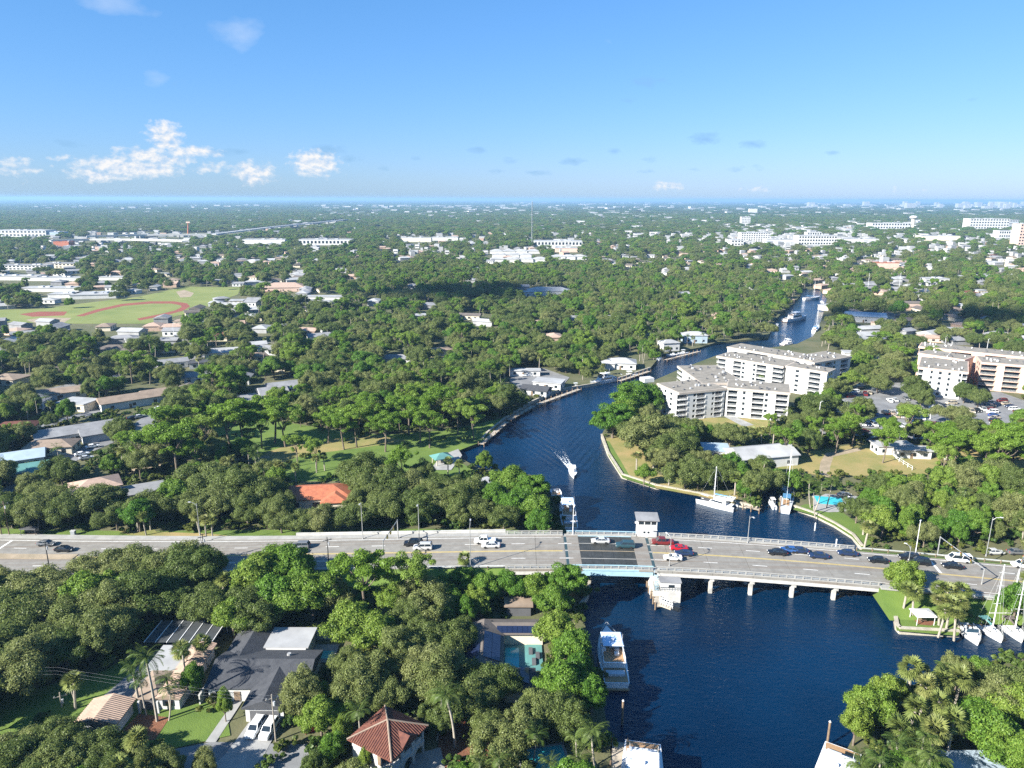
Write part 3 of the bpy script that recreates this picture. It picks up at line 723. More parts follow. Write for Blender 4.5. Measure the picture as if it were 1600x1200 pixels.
# tender house beside the far railing
th = thing('tender_house', 'two-storey white bridge tender house with overhanging roof at the far railing', 'control house', road(35.6, -.075, 0), road_heading(36))
MB().box(-2.5, 2.5, -1.0, 2.8, -7.5, 3.35).build('wall', 'm_stucco_white', th)
MB().box(-2.35, 2.35, -.85, 2.65, 3.351, 4.55).build('window_band', 'm_glass', th)
for x in (-2.5, -.9, .8, 2.3): MB().box(x, x + .2, -1.0, -.8, 3.352, 4.56).build('mullion', 'm_stucco_white', th)
for y in (1.1, 2.6): 
    for x in (-2.5, 2.3): MB().box(x, x + .2, y, y + .2, 3.352, 4.56).build('mullion', 'm_stucco_white', th)
b = MB().box(-3.0, 3.0, -1.45, 3.2, 4.57, 4.8); b.v = [(x, y, z + .06 * (y + 2)) for x, y, z in b.v]; b.build('roof', 'm_roofgrey', th)
for x in (-1.0, .05): MB().box(x, x + .55, -1.03, -1.0, .95, 1.5).build('window', 'm_glass', th)
MB().box(1.1, 2.3, -1.04, -1.0, .0, 2.0).build('door', 'm_stucco_grey', th)
MB().box(.9, 2.5, -1.7, -1.0, 2.1, 2.22).build('canopy', 'm_stucco_white', th)
MB().box(-3.0, -2.5, 1.2, 1.7, 2.6, 3.1).build('lamp', 'm_ac', th)
landmark('the bridge tender house', th.location)
# parapets on the left approach
for (a, c, t, nm, lab) in (((-58), BR0 - .1, -.14, 'parapet_wall', 'long low white parapet wall behind the left approach pavement'),):
    o = thing(nm, lab, 'wall', road(a, t)); b = ribbon(MB(), fr(a, c), t, t + .02, -.3, .62); b.v = [(x - o.location.x, y - o.location.y, z - o.location.z) for x, y, z in b.v]; b.build('wall', 'm_whiteconc', o)
    b = ribbon(MB(), fr(a, c), t - .006, t + .026, .622, .74); b.v = [(x - o.location.x, y - o.location.y, z - o.location.z) for x, y, z in b.v]; b.build('coping', 'm_whiteconc', o)
def guardrail(u0, u1, t, label):
    o = thing('guard_rail', label, 'guard rail', road(u0, t)); l = o.location
    def fin(b, nm, m): b.v = [(x - l.x, y - l.y, z - l.z) for x, y, z in b.v]; return b.build(nm, m, o)
    fin(ribbon(MB(), fr(u0, u1), t, t + .006, .45, .78), 'beam', 'm_rail')
    u = u0
    while u < u1: fin(ribbon(MB(), [u, u + .15], t + .006, t + .018, -.4, .75), 'post', 'm_wood'); u += 3.8
guardrail(-21, BR0 - .5, 1.04, 'steel guard rail on the near side of the left approach')
guardrail(BR1 + 14, 140, 1.13, 'steel guard rail above the sailboat marina')
guardrail(BR1 + .5, 150, -.05, 'steel guard rail along the trees right of the bridge')
# raised median far left
for a, c in ((-150, -112), (-104, -84)):
    tag(ribbon(MB(), fr(a, c), .44, .56, -.1, .14).build('median', 'm_dirt'), kind='structure')
SITES += [(float(road(u, .5).x), float(road(u, .5).y), 11.5) for u in range(-330, 331, 8)]
# ------------------------------------------------------------------ buildings
def roof_mesh(b, x0, x1, y0, y1, z, kind, pitch=.34, ov=.55, axis='x', th=.18):
    x0 -= ov; x1 += ov; y0 -= ov; y1 += ov
    if axis == 'y':                       # ridge along y: build turned and swap back
        t = MB(); roof_mesh(t, y0 + ov, y1 - ov, x0 + ov, x1 - ov, z, kind, pitch, ov, 'x', th)
        b.add([(p[1], p[0], p[2]) for p in t.v], [f[::-1] for f in t.f]); return b
    hy = (y1 - y0) / 2; rz = z + hy * pitch; ym = (y0 + y1) / 2
    a, c = (x0, x1) if kind == 'gable' else (x0 + hy, x1 - hy)
    if a > c: a = c = (a + c) / 2
    vs = [(x0, y0, z - th), (x1, y0, z - th), (x1, y1, z - th), (x0, y1, z - th), (x0, y0, z), (x1, y0, z), (x1, y1, z), (x0, y1, z), (a, ym, rz), (c, ym, rz)]
    fs = [(3, 2, 1, 0), (0, 1, 5, 4), (1, 2, 6, 5), (2, 3, 7, 6), (3, 0, 4, 7), (4, 5, 9, 8), (6, 7, 8, 9), (5, 6, 9), (7, 4, 8)]
    return b.add(vs, fs)
def gable_ends(b, x0, x1, y0, y1, z, pitch=.34, ov=.55):
    hy = (y1 - y0) / 2 + ov; ym = (y0 + y1) / 2
    for x, e in ((x0, .0), (x1, .0)):
        b.add([(x, y0, z - .2), (x, y1, z - .2), (x, ym, z + hy * pitch - .25)], [(0, 1, 2)])
    return b
def box_windows(par, x0, x1, y0, y1, h, n=(3, 2), m='m_glass', zs=(1.0,)):
    for z in zs:
        for i in range(n[0]):
            x = x0 + (x1 - x0) * (i + .5) / n[0]
            for yy, e in ((y0, -.06), (y1, .06)):
                w = MB().box(x - .7, x + .7, min(yy, yy + e), max(yy, yy + e), z, z + 1.25).build('window', m, par)
        for i in range(n[1]):
            y = y0 + (y1 - y0) * (i + .5) / n[1]
            for xx, e in ((x0, -.06), (x1, .06)):
                MB().box(min(xx, xx + e), max(xx, xx + e), y - .7, y + .7, z, z + 1.25).build('window', m, par)
def house(label, p, w, d, rz, roof='hip', rm='m_roofgrey', wm_='m_stucco_white', h=3.0, pitch=.34, wins=True, name='house', cat='house', wing=None, site=True):
    o = thing(name, label, cat, (p[0], p[1], LAND), rz)
    MB().box(-w / 2, w / 2, -d / 2, d / 2, -.1, h).build('wall', wm_, o)
    if roof == 'flat':
        MB().box(-w / 2 - .5, w / 2 + .5, -d / 2 - .5, d / 2 + .5, h + .002, h + .35).build('roof', rm, o)
    else:
        b = roof_mesh(MB(), -w / 2, w / 2, -d / 2, d / 2, h + .2, roof, pitch)
        if roof == 'gable': gable_ends(MB(), -w / 2, w / 2, -d / 2, d / 2, h + .2, pitch).build('gable_wall', wm_, o)
        b.build('roof', rm, o)
    if wing:
        wx, wy, ww, wd = wing
        MB().box(wx - ww / 2, wx + ww / 2, wy - wd / 2, wy + wd / 2, -.1, h - .15).build('wall', wm_, o)
        if roof == 'flat': MB().box(wx - ww / 2 - .5, wx + ww / 2 + .5, wy - wd / 2 - .5, wy + wd / 2 + .5, h - .148, h + .2).build('roof', rm, o)
        else:
            roof_mesh(MB(), wx - ww / 2, wx + ww / 2, wy - wd / 2, wy + wd / 2, h + .05, roof, pitch, axis='y' if wd > ww else 'x').build('roof', rm, o)
    if wins:
        box_windows(o, -w / 2, w / 2, -d / 2, d / 2, h)
        MB().box(-w * .06 - .5, -w * .06 + .5, -d / 2 - .07, -d / 2, 0, 2.1).build('door', 'm_wood', o)
    if site: SITES.append((p[0], p[1], math.hypot(w, d) * .42))
    return o

# --- apartment wings with real balconies and window bays
def wing(par, A, B, depth, h, floors, bays, wm_='m_stucco_white', fm='m_fascia', ends=True, gm='m_gravel', rail='m_stucco_white'):
    A = Vector((A[0], A[1])); B = Vector((B[0], B[1])); d = B - A; L_ = d.length; rz = math.atan2(d.y, d.x)
    loc = (A.x - par.location.x, A.y - par.location.y, 0); R = 1.5
    w = MB().box(0, L_, R, depth, -.2, h - .9).build('wing', wm_, par, loc, rz)
    MB().box(-.35, L_ + .35, -.35, depth + .35, h - .9, h).build('parapet', fm, w)
    MB().box(.1, L_ - .1, .1, depth - .1, h + .002, h + .06).build('roof_deck', gm, w)
    fh = (h - 1.0) / floors
    tot = sum(k[1] for k in bays); x = 0.0
    pm = MB(); cache = {}
    for t, ww in bays:
        ww = ww * L_ / tot; x0, x1 = x, x + ww; x = x1
        if t == 'w': pm.box(x0, x1, 0, R - .002, -.2, h - .901)
        elif t == 'n':
            g = ww * .22
            pm.box(x0, x0 + g, 0, R - .002, -.2, h - .901); pm.box(x1 - g, x1, 0, R - .002, -.2, h - .901)
            for k in range(floors):
                pm.box(x0 + g + .001, x1 - g - .001, 0, R - .002, k * fh - .2, k * fh + .95)
                key = ('n', round(ww, 2))
                if key not in cache: cache[key] = MB().box(g, ww - g, .16, .22, .95, fh - .2).data('window', 'm_glass')
                link('window', cache[key], w, (x0, 0, k * fh))
            pm.box(x0 + g + .001, x1 - g - .001, 0, R - .002, floors * fh - .2, h - .901)
        else:
            for k in range(floors):
                key = ('b', round(ww, 2))
                if key not in cache:
                    sl = MB().box(0, ww, -.25, R - .002, -.12, .12)
                    rl = MB()
                    for z in (.55, 1.05): rl.box(0, ww, -.22, -.15, z, z + .07)
                    n = max(3, int(ww / .5))
                    for i in range(n + 1): rl.box(ww * i / n - .02, ww * i / n + .02, -.2, -.16, .1, 1.06)
                    cache[key] = (sl.data('balcony', wm_), rl.data('railing', rail), MB().box(.15, ww - .15, R - .06, R - .003, .13, fh - .35).data('glass_door', 'm_glass'))
                link('balcony', cache[key][0], w, (x0, 0, k * fh)); link('railing', cache[key][1], w, (x0, 0, k * fh)); link('glass_door', cache[key][2], w, (x0, 0, k * fh))
            pm.box(x0, x1, -.2, R - .002, floors * fh - .1, h - .901)
    pm.build('facade', wm_, w)
    if ends:
        for xe, s in ((0, -1), (L_, 1)):
            for k in range(floors):
                for yy in (.35, .62):
                    y = depth * yy; a = min(xe, xe + s * .05); c = max(xe, xe + s * .05)
                    MB().box(a, c, y - .8, y + .8, k * fh + .9, k * fh + fh - .35).build('window', 'm_glass', w)
    for i in range(int(L_ * depth / 26)):
        x, y = random.uniform(1, L_ - 2.2), random.uniform(1, depth - 2.2); s = random.uniform(.45, .9)
        MB().box(x, x + s, y, y + s * random.uniform(.7, 1.3), h + .07, h + random.uniform(.5, 1.1)).build('air_conditioner', 'm_ac' if random.random() < .5 else 'm_shade', w)
    for k in range(int(L_ // 5)):
        c = A + d * ((k + .5) * 5 / L_) + Vector((-d.y, d.x)).normalized() * (depth / 2); SITES.append((c.x, c.y, depth * .62))
    return w
FH = 12.6
c1 = thing('apartment_building', 'white five-storey apartment block with tan roof edge nearest the grassy point', 'apartment block', (92, 297, LAND))
wing(c1, (70, 289.3), (91.4, 297.2), 17, FH, 5, [('b', 3), ('w', 1.6), ('n', 1.6), ('b', 3), ('w', 2), ('n', 1.4), ('b', 2.6), ('w', .8)])
wing(c1, (92.2, 297.6), (116.0, 289.2), 15, FH + .22, 5, [('w', .5), ('b', 2.6), ('w', 1.2), ('n', 1.3), ('w', 1.6), ('b', 3.2), ('n', 1.4), ('w', 1.8), ('b', 3.2), ('w', .3)])
wing(c1, (80.5, 339), (83.5, 305), 19, FH + .11, 5, [('b', 3), ('w', 2), ('b', 3), ('n', 1.4), ('w', 2), ('b', 3)])
w3 = MB().box(-3, 2, -2, 2, FH + .4, FH + 2.2).build('lift_housing', 'm_stucco_white', c1, (-32, 10, 0), .36)
landmark('the nearer white apartment block', (92, 300))
c2 = thing('apartment_building', 'white five-storey apartment block behind, its long front stepping back beside the river', 'apartment block', (132, 345, LAND))
wing(c2, (106, 362.5), (131.5, 339), 16, FH, 5, [('b', 3), ('w', 2.5), ('b', 2.6), ('n', 1.5), ('w', 2), ('n', 1.4), ('b', 3), ('w', 2), ('b', 3)])
wing(c2, (133.2, 339.4), (147.5, 326.2), 10, FH + .2, 5, [('w', 2), ('n', 1.5), ('w', 2), ('b', 2.6), ('w', 1.4)])
wing(c2, (150, 347), (175, 362), 15, FH + .1, 5, [('b', 3), ('w', 1.5), ('b', 3), ('n', 1.5), ('w', 2), ('b', 3), ('w', 1)])
wing(c2, (118, 385), (150, 350), 14, FH + .3, 5, [('w', 3), ('b', 3), ('w', 3), ('b', 3)])
landmark('the rear white apartment block', (132, 352))
c3 = thing('apartment_building', 'peach-trimmed white apartment block beyond the car park at right', 'apartment block', (212, 335, LAND))
wing(c3, (194.6, 334.4), (211.7, 323.9), 27, FH + 1, 5, [('b', 1.6), ('w', 2), ('n', 1.2), ('w', 1.2), ('n', 1.6), ('w', 1.2), ('n', 1.4), ('w', 1.8), ('n', 1.3), ('b', 1.4)], fm='m_stucco_peach')
wing(c3, (231, 344), (276, 324), 16, FH + 1.3, 5, [('b', 3), ('w', 1.4), ('b', 3), ('w', 1.4), ('b', 3), ('n', 1.4), ('w', 2), ('b', 3), ('w', 1), ('b', 3)], wm_='m_stucco_peach', fm='m_stucco_peach')
wing(c3, (212, 366), (226, 350), 14, FH + 1.15, 5, [('w', 3), ('b', 3), ('w', 3)], wm_='m_stucco_peach', fm='m_stucco_peach')
wing(c3, (221, 382), (266, 351), 14, FH + 1.45, 5, [('b', 3), ('w', 2), ('b', 3), ('w', 2), ('b', 3), ('w', 2), ('b', 3)], wm_='m_stucco_peach', fm='m_stucco_peach')
landmark('the peach apartment block', (215, 340))

# --- black-roofed house, lower left
hb = thing('house', 'white house with black shingled gable roof and two parked cars out front', 'house', (-47, 118, LAND))
def hbp(b, nm, m, par=hb): b.v = [(x + 47, y - 118, z - LAND) for x, y, z in b.v]; return b.build(nm, m, par)
zz = LAND
for x0, x1, y0, y1 in ((-56.2, -38.2, 114.6, 125.4), (-47.4, -40.6, 109.2, 114.59), (-56.2, -49.5, 125.41, 131)): hbp(MB().box(x0, x1, y0, y1, zz - .1, zz + 2.9), 'wall', 'm_stucco_white')
main = hbp(roof_mesh(MB(), -56.2, -38.2, 114.6, 125.4, zz + 3.1, 'gable', .36), 'roof', 'm_roofdark')
hbp(roof_mesh(MB(), -47.4, -40.6, 109.2, 119.5, zz + 3.12, 'gable', .40, axis='y'), 'roof', 'm_roofdark')
hbp(roof_mesh(MB(), -56.3, -49.5, 121, 131, zz + 3.14, 'gable', .38, axis='y'), 'roof', 'm_roofdark')
hbp(MB().add([(-47.9, 109.15, zz + 2.9), (-40.1, 109.15, zz + 2.9), (-44, 109.15, zz + 4.55)], [(0, 1, 2)]), 'gable_wall', 'm_stucco_white')
hbp(MB().box(-46.6, -41.4, 109.05, 109.18, zz, zz + 2.3), 'garage_door', 'm_shade')
hbp(MB().box(-49.2, -41.2, 125.8, 132.4, zz - .1, zz + 3.4), 'annex_wall', 'm_stucco_white'); hbp(MB().box(-49.7, -40.7, 125.95, 132.9, zz + 3.402, zz + 3.65), 'annex_roof', 'm_roofwhite')
hbp(MB().box(-46.2, -44.2, 125.7, 125.78, zz + 1.9, zz + 3.1), 'window', 'm_glass')
hbp(MB().box(-51.5, -50.3, 114.5, 114.58, zz + .2, zz + 2.1), 'door', 'm_wood'); hbp(MB().box(-54.8, -52.6, 114.5, 114.58, zz + .9, zz + 2.1), 'window', 'm_glass')
hbp(MB().cyl((-43.3, 122.2, zz + 4.0), (-43.3, 122.2, zz + 4.9), .5, .4, 10), 'skylight', 'm_roofwhite')
hbp(MB().box(-42.6, -38.0, 112.2, 114.55, zz + 2.3, zz + 2.5), 'porch_roof', 'm_roofwhite')
SITES += [(-52, 120, 7), (-44, 120, 7), (-44, 113, 5), (-46, 129, 6)]
landmark('the black-roofed house', (-47, 118))
sheet('driveway', [(-46.8, 109), (-41, 109), (-41.5, 101), (-43, 96.5), (-50, 96.5), (-48, 101.5)], 'm_drive', None, True)
sheet('walkway', [(-51.6, 114.3), (-50, 114.3), (-50.8, 104), (-52.6, 104)], 'm_drive', None, True)
sheet('pool_deck', [(-41, 126), (-36, 126), (-36, 132), (-41, 132)], 'm_drive', None, True)
wall_pts = [((-57.5, 113.5), (-57.2, 133.5)), ((-57.2, 133.5), (-36, 134.2))]
for (a, c), lb in zip(wall_pts, ('tall pale garden wall along the left side of the black-roofed house', 'white garden wall behind the black-roofed house')):
    d = Vector(c) - Vector(a); o = thing('garden_wall', lb, 'wall', (a[0], a[1], LAND), math.atan2(d.y, d.x))
    MB().box(0, d.length, -.12, .12, -.1, 2.0).build('wall', 'm_whiteconc', o); MB().box(-.02, d.length + .02, -.2, .2, 2.002, 2.12).build('coping', 'm_whiteconc', o)
pl = thing('swimming_pool', 'small pool with pale deck behind the black-roofed house', 'pool', (-38.6, 128.5, LAND))
MB().box(-2.3, 2.3, -1.6, 1.6, -.3, .17).build('pool_shell', 'm_drive', pl); MB().box(-2, 2, -1.3, 1.3, .1, .19).build('pool_water', 'm_poolwater', pl)

# --- house with screened pool and brown tile roof
def tiles(par, x0, x1, y0, y1, z, kind, pitch, axis, m, n=None):
    """rows of half-round tiles running down both long slopes"""
    b = MB(); ov = .55
    X0, X1, Y0, Y1 = (x0, x1, y0, y1) if axis == 'x' else (y0, y1, x0, x1)
    X0 -= ov; X1 += ov; Y0 -= ov; Y1 += ov; hy = (Y1 - Y0) / 2; ym = (Y0 + Y1) / 2
    k = int((X1 - X0) / .42)
    for i in range(k):
        x = X0 + (i + .5) * (X1 - X0) / k
        top = hy if kind == 'gable' else min(hy, x - X0, X1 - x)
        for s in (-1, 1):
            ye = ym + s * hy; yt = ye - s * top
            r = .13; pts = []
            for (yy, zz_) in ((ye, z), (yt, z + top * pitch)):
                pts += [(x - r, yy, zz_ + .01), (x - r * .5, yy, zz_ + .11), (x + r * .5, yy, zz_ + .11), (x + r, yy, zz_ + .01)]
            b.add(pts, [(0, 1, 5, 4), (1, 2, 6, 5), (2, 3, 7, 6), (0, 3, 2, 1)])
    if kind == 'hip':
        k = int((Y1 - Y0) / .42)
        for i in range(k):
            y = Y0 + (i + .5) * (Y1 - Y0) / k; top = min(y - Y0, Y1 - y)
            for s in (-1, 1):
                xe = X0 if s < 0 else X1; xt = xe - s * top; r = .13; pts = []
                for (xx, zz_) in ((xe, z), (xt, z + top * pitch)):
                    pts += [(xx, y - r, zz_ + .01), (xx, y - r * .5, zz_ + .11), (xx, y + r * .5, zz_ + .11), (xx, y + r, zz_ + .01)]
                b.add(pts, [(0, 1, 5, 4), (1, 2, 6, 5), (2, 3, 7, 6), (0, 3, 2, 1)])
    if axis == 'y': b.v = [(y, x, z_) for x, y, z_ in b.v]
    return tag(b.build('roof_tiles', m, par), kind='stuff')
hc = thing('house', 'beige ranch house with brown tile roof, white flat roof and screened pool', 'house', (-66, 118, LAND))
def hcp(b, nm, m, par=hc): b.v = [(x + 66, y - 118, z - LAND) for x, y, z in b.v]; return b.build(nm, m, par)
for x0, x1, y0, y1 in ((-75.2, -68.6, 105.6, 111.2), (-67.8, -60.6, 112.2, 128)): hcp(MB().box(x0, x1, y0, y1, zz - .1, zz + 2.6), 'wall', 'm_stucco_white')
r_ = hcp(roof_mesh(MB(), -75.2, -68.6, 105.6, 111.2, zz + 2.75, 'gable', .3, axis='y'), 'roof', 'm_rooftan')
t_ = tiles(r_, -75.2 + 66, -68.6 + 66, 105.6 - 118, 111.2 - 118, 2.75, 'gable', .3, 'y', 'm_tile_beige')
hcp(MB().add([(-75.2, 105.58, zz + 2.5), (-68.6, 105.58, zz + 2.5), (-71.9, 105.58, zz + 3.7)], [(0, 1, 2)]), 'gable_wall', 'm_stucco_white')
hcp(MB().box(-74.0, -69.6, 105.5, 105.58, zz, zz + 2.1), 'garage_door', 'm_garage')
r_ = hcp(roof_mesh(MB(), -64.6, -60.6, 112.2, 128, zz + 2.75, 'gable', .3, axis='y'), 'roof', 'm_rooftan')
tiles(r_, -64.6 + 66, -60.6 + 66, 112.2 - 118, 128 - 118, 2.75, 'gable', .3, 'y', 'm_tile_beige')
r_ = hcp(roof_mesh(MB(), -68.6, -64.6, 112.2, 119.5, zz + 2.72, 'hip', .3), 'roof', 'm_rooftan')
hcp(MB().box(-70.6, -64.3, 119.6, 127.6, zz + 2.62, zz + 2.95), 'flat_roof', 'm_roofwhite')
hcp(MB().box(-66.8, -64.4, 112.08, 112.18, zz + .1, zz + 2.0), 'entry', 'm_shade'); hcp(MB().box(-63.6, -61.6, 112.08, 112.18, zz + .9, zz + 2.0), 'window', 'm_glass')
for x in (-67.6, -64.2): hcp(MB().box(x, x + .35, 111.0, 111.4, zz, zz + 2.6), 'porch_column', 'm_stucco_white')
landmark('the screened pool house', (-66, 118))
mat('m_screen', (.05, .055, .058), None, .8)
sc_ = thing('pool_enclosure', 'dark mesh pool screen cage with white frame behind the tile-roofed house', 'pool screen', (-67, 132, LAND))
for i in range(7): MB().box(-8 + i * 2.3, -8 + i * 2.3 + .14, -3.6, 4.2, 2.95, 3.09).build('frame_bar', 'm_gel', sc_)
for i in range(6): 
    o = MB().box(-8 + i * 2.3 + .15, -8 + i * 2.3 + 2.29, -3.6, 4.2, 2.97, 2.99).build('screen_panel', 'm_screen', sc_)
    MB().box(-8 + i * 2.3 + .15, -8 + i * 2.3 + 2.29, 4.18, 4.2, 0, 2.95).build('screen_panel', 'm_screen', sc_)
for i in range(7): MB().box(-8 + i * 2.3, -8 + i * 2.3 + .14, 4.06, 4.2, 0, 2.94).build('post', 'm_gel', sc_)
sheet('red_paving', [(-69, 104), (-61.5, 104.5), (-61.5, 110), (-67.5, 111), (-68.4, 106)], 'm_mulch', None, True)
sheet('side_drive', [(-77.5, 112), (-71, 113), (-69, 134), (-72, 135)], 'm_street', None, True)
SITES += [(-72, 108.5, 5), (-65, 116, 6), (-65, 124, 6), (-67, 132, 8), (-71, 120, 4)]

# --- Spanish house with barrel tiles, bottom edge
hs_ = thing('house', 'two-storey white Spanish house with dark red barrel-tile pyramid roof and arched loggia', 'house', (-20.3, 100.3, LAND), math.radians(-31))
S = 4.15
MB().box(-S, S - 2.3, -S, S, -.1, 5.2).build('wall', 'm_stucco_white', hs_)
pr = roof_mesh(MB(), -S, S, -S, S, 5.4, 'hip', .52).build('roof', 'm_tile_red', hs_)
tiles(pr, -S, S, -S, S, 5.42, 'hip', .52, 'x', 'm_tile_red')
b = MB()
for sx in (-1, 1):
    for sy in (-1, 1): b.cyl((sx * (S + .55), sy * (S + .55), 5.45), (0, 0, 5.45 + (S + .55) * .52), .17, n=6)
b.build('hip_ridge', 'm_rooftan', hs_)
def arch_wall(par, w, h, n, aw, ah, t=.3):
    """wall with round-headed openings, built piece by piece round each arch"""
    b = MB(); step = w / n
    for i in range(n):
        x = i * step; g = (step - aw) / 2
        b.box(x, x + g, 0, t, 0, h); b.box(x + step - g, x + step, 0, t, 0, h)
        k = 10; cx = x + step / 2; r = aw / 2
        for j in range(k):
            a0, a1 = math.pi * j / k, math.pi * (j + 1) / k
            xa, xb = cx - r * math.cos(a0), cx - r * math.cos(a1); za, zb = ah - r + r * math.sin(a0), ah - r + r * math.sin(a1)
            b.add([(xa, 0, za), (xb, 0, zb), (xb, 0, h), (xa, 0, h), (xa, t, za), (xb, t, zb), (xb, t, h), (xa, t, h)], [(0, 1, 2, 3), (7, 6, 5, 4), (4, 5, 1, 0), (3, 2, 6, 7)])
    return b
lw = arch_wall(None, 2 * S, 2.55, 3, 2.2, 2.2); lw.v = [(S - y, x - S, z) for x, y, z in lw.v]; lw.build('arcade', 'm_stucco_white', hs_)
lw = arch_wall(None, 2 * S, 2.6, 3, 2.1, 2.15); lw.v = [(S - y - .002, x - S, z + 2.75) for x, y, z in lw.v]; lw.build('arcade', 'm_stucco_white', hs_)
MB().box(S - 2.31, S + .1, -S, S, 2.55, 2.75).build('loggia_floor', 'm_stucco_white', hs_)
MB().box(S - .3, S - .2, -S + .4, S - .4, 2.76, 3.6).build('balustrade', 'm_stucco_white', hs_)
for y in (-2.9, 0, 2.9): MB().box(S - 2.31, S - 2.25, y - .8, y + .8, 2.8, 4.9).build('glass_door', 'm_glass', hs_)
for y in (-2.9, 0, 2.9): MB().box(S - 2.31, S - 2.25, y - .8, y + .8, .1, 2.2).build('glass_door', 'm_glass', hs_)
for x, z in ((-2.2, 3.6), (.6, 1.6), (-3.2, 1.5)): MB().box(x, x + .5, -S - .05, -S, z, z + .9).build('window', 'm_glass', hs_)
MB().box(1.3, 2.0, -S - .06, -S, 2.9, 5.0).build('shutter', 'm_wood', hs_)
g_ = MB().box(S - 2.5, S + .35, -1.7, 1.7, 5.0, 5.2); dm = roof_mesh(MB(), S - 3.6, S + .25, -1.5, 1.5, 5.75, 'gable', .62, .25); dm.build('dormer_roof', 'm_tile_red', hs_)
MB().add([(S + .2, -1.5, 5.3), (S + .2, 1.5, 5.3), (S + .2, 1.5, 5.7), (S + .2, 0, 6.7), (S + .2, -1.5, 5.7)], [(0, 1, 2, 3, 4)]).build('dormer_wall', 'm_stucco_white', hs_)
SITES.append((-20.3, 100.3, 7)); landmark('the Spanish tile-roofed house', (-20.3, 100.3))
sheet('patio', [(-16, 92), (-10, 95), (-12, 103), (-17, 101)], 'm_drive', None, True)

# --- house with solar panels and teal pool court
hd_ = thing('house', 'grey-brown roofed house covered in solar panels around a teal pool court', 'house', (-1, 127, LAND))
def hdp(b, nm, m, par=hd_): b.v = [(x + 1, y - 127, z - LAND) for x, y, z in b.v]; return b.build(nm, m, par)
for x0, x1, y0, y1 in ((-6.2, 6.6, 132.2, 136.8), (-9.4, -2.0, 120.5, 132.19), (-1.2, 4.2, 114.4, 120.2)): hdp(MB().box(x0, x1, y0, y1, zz - .1, zz + 2.7), 'wall', 'm_stucco_cream')
hdp(roof_mesh(MB(), -6.2, 6.6, 132.2, 136.8, zz + 2.9, 'gable', .36), 'roof', 'm_roofbrown')
hdp(roof_mesh(MB(), -9.4, -2.0, 120.5, 134.5, zz + 2.92, 'gable', .36, axis='y'), 'roof', 'm_roofbrown')
hdp(roof_mesh(MB(), -1.2, 4.2, 114.4, 120.2, zz + 2.9, 'hip', .36, axis='y'), 'roof', 'm_roofdark')
def solar(ax, rowx, rowy, nx, ny, z, tilt, along):
    for i in range(nx):
        for j in range(ny):
            b = MB().box(0, 1.02, 0, 1.62, 0, .05)
            vs = []
            for x, y, q in b.v:
                X, Y = i * 1.08 + x, j * 1.68 + y
                if along == 'x': p = (rowx + X, rowy + Y, z + Y * tilt + q + .12)      # slope rises with y
                elif along == '-y': p = (rowx + Y, rowy + X, z + (-Y) * tilt + q + .12)  # slope falls with x
                else: p = (rowx + Y, rowy + X, z + Y * tilt + q + .12)
                vs.append(p)
            b.v = vs; hdp(b, 'solar_panel', 'm_solar')
zr = zz + 2.9
solar(0, -3.0, 131.9, 8, 1, zr + .36 * .25, .36, 'x')
solar(0, -5.5, 122.0, 8, 2, zz + 2.92 + .36 * 4.2, .36, '-y')
solar(0, -9.6, 121.5, 5, 2, zz + 2.92 + .36 * .3, .36, 'y')
solar(0, -1.55, 115.4, 4, 1, zr + .1, .36, 'y'); solar(0, 1.75, 115.2, 4, 1, zr + .36 * 3.0, .36, '-y')
hdp(MB().box(-1.9, 4.4, 121, 132.1, zz - .1, zz + .14), 'court_floor', 'm_roofteal')
hdp(MB().box(-1.2, 1.6, 124, 131, zz - .1, zz + .2), 'pool', 'm_poolwater')
hdp(MB().box(3.2, 6.4, 123.5, 132, zz + .1, zz + .3), 'terrace', 'm_roofteal')
for x, y in ((3.6, 128.5), (5, 127), (4.2, 125)): hdp(MB().box(x, x + .8, y, y + 1.9, zz + .3, zz + .75), 'sun_bed', 'm_shade')
SITES += [(0, 134, 6), (-6, 126, 7), (1.5, 117, 5), (2, 126, 6), (4, 134, 5)]
landmark('the solar-panelled house', (-1, 126))
q = P(810, 957); house('small pale pavilion beside the solar-panelled house', q, 5.5, 3, 0, 'flat', 'm_rooftan', 'm_shade', 2.5, wins=False, name='pavilion', cat='pavilion')
pl = thing('swimming_pool', 'turquoise pool under trees at the bottom edge beside the palms', 'pool', P(850, 1188), .2)
MB().box(-4.2, 4.2, -3.2, 3.2, -.3, .12).build('pool_shell', 'm_drive', pl); MB().box(-3.7, 3.7, -2.7, 2.7, .05, .15).build('pool_water', 'm_poolwater', pl)
SITES.append((*P(850, 1188).xy, 4.5))

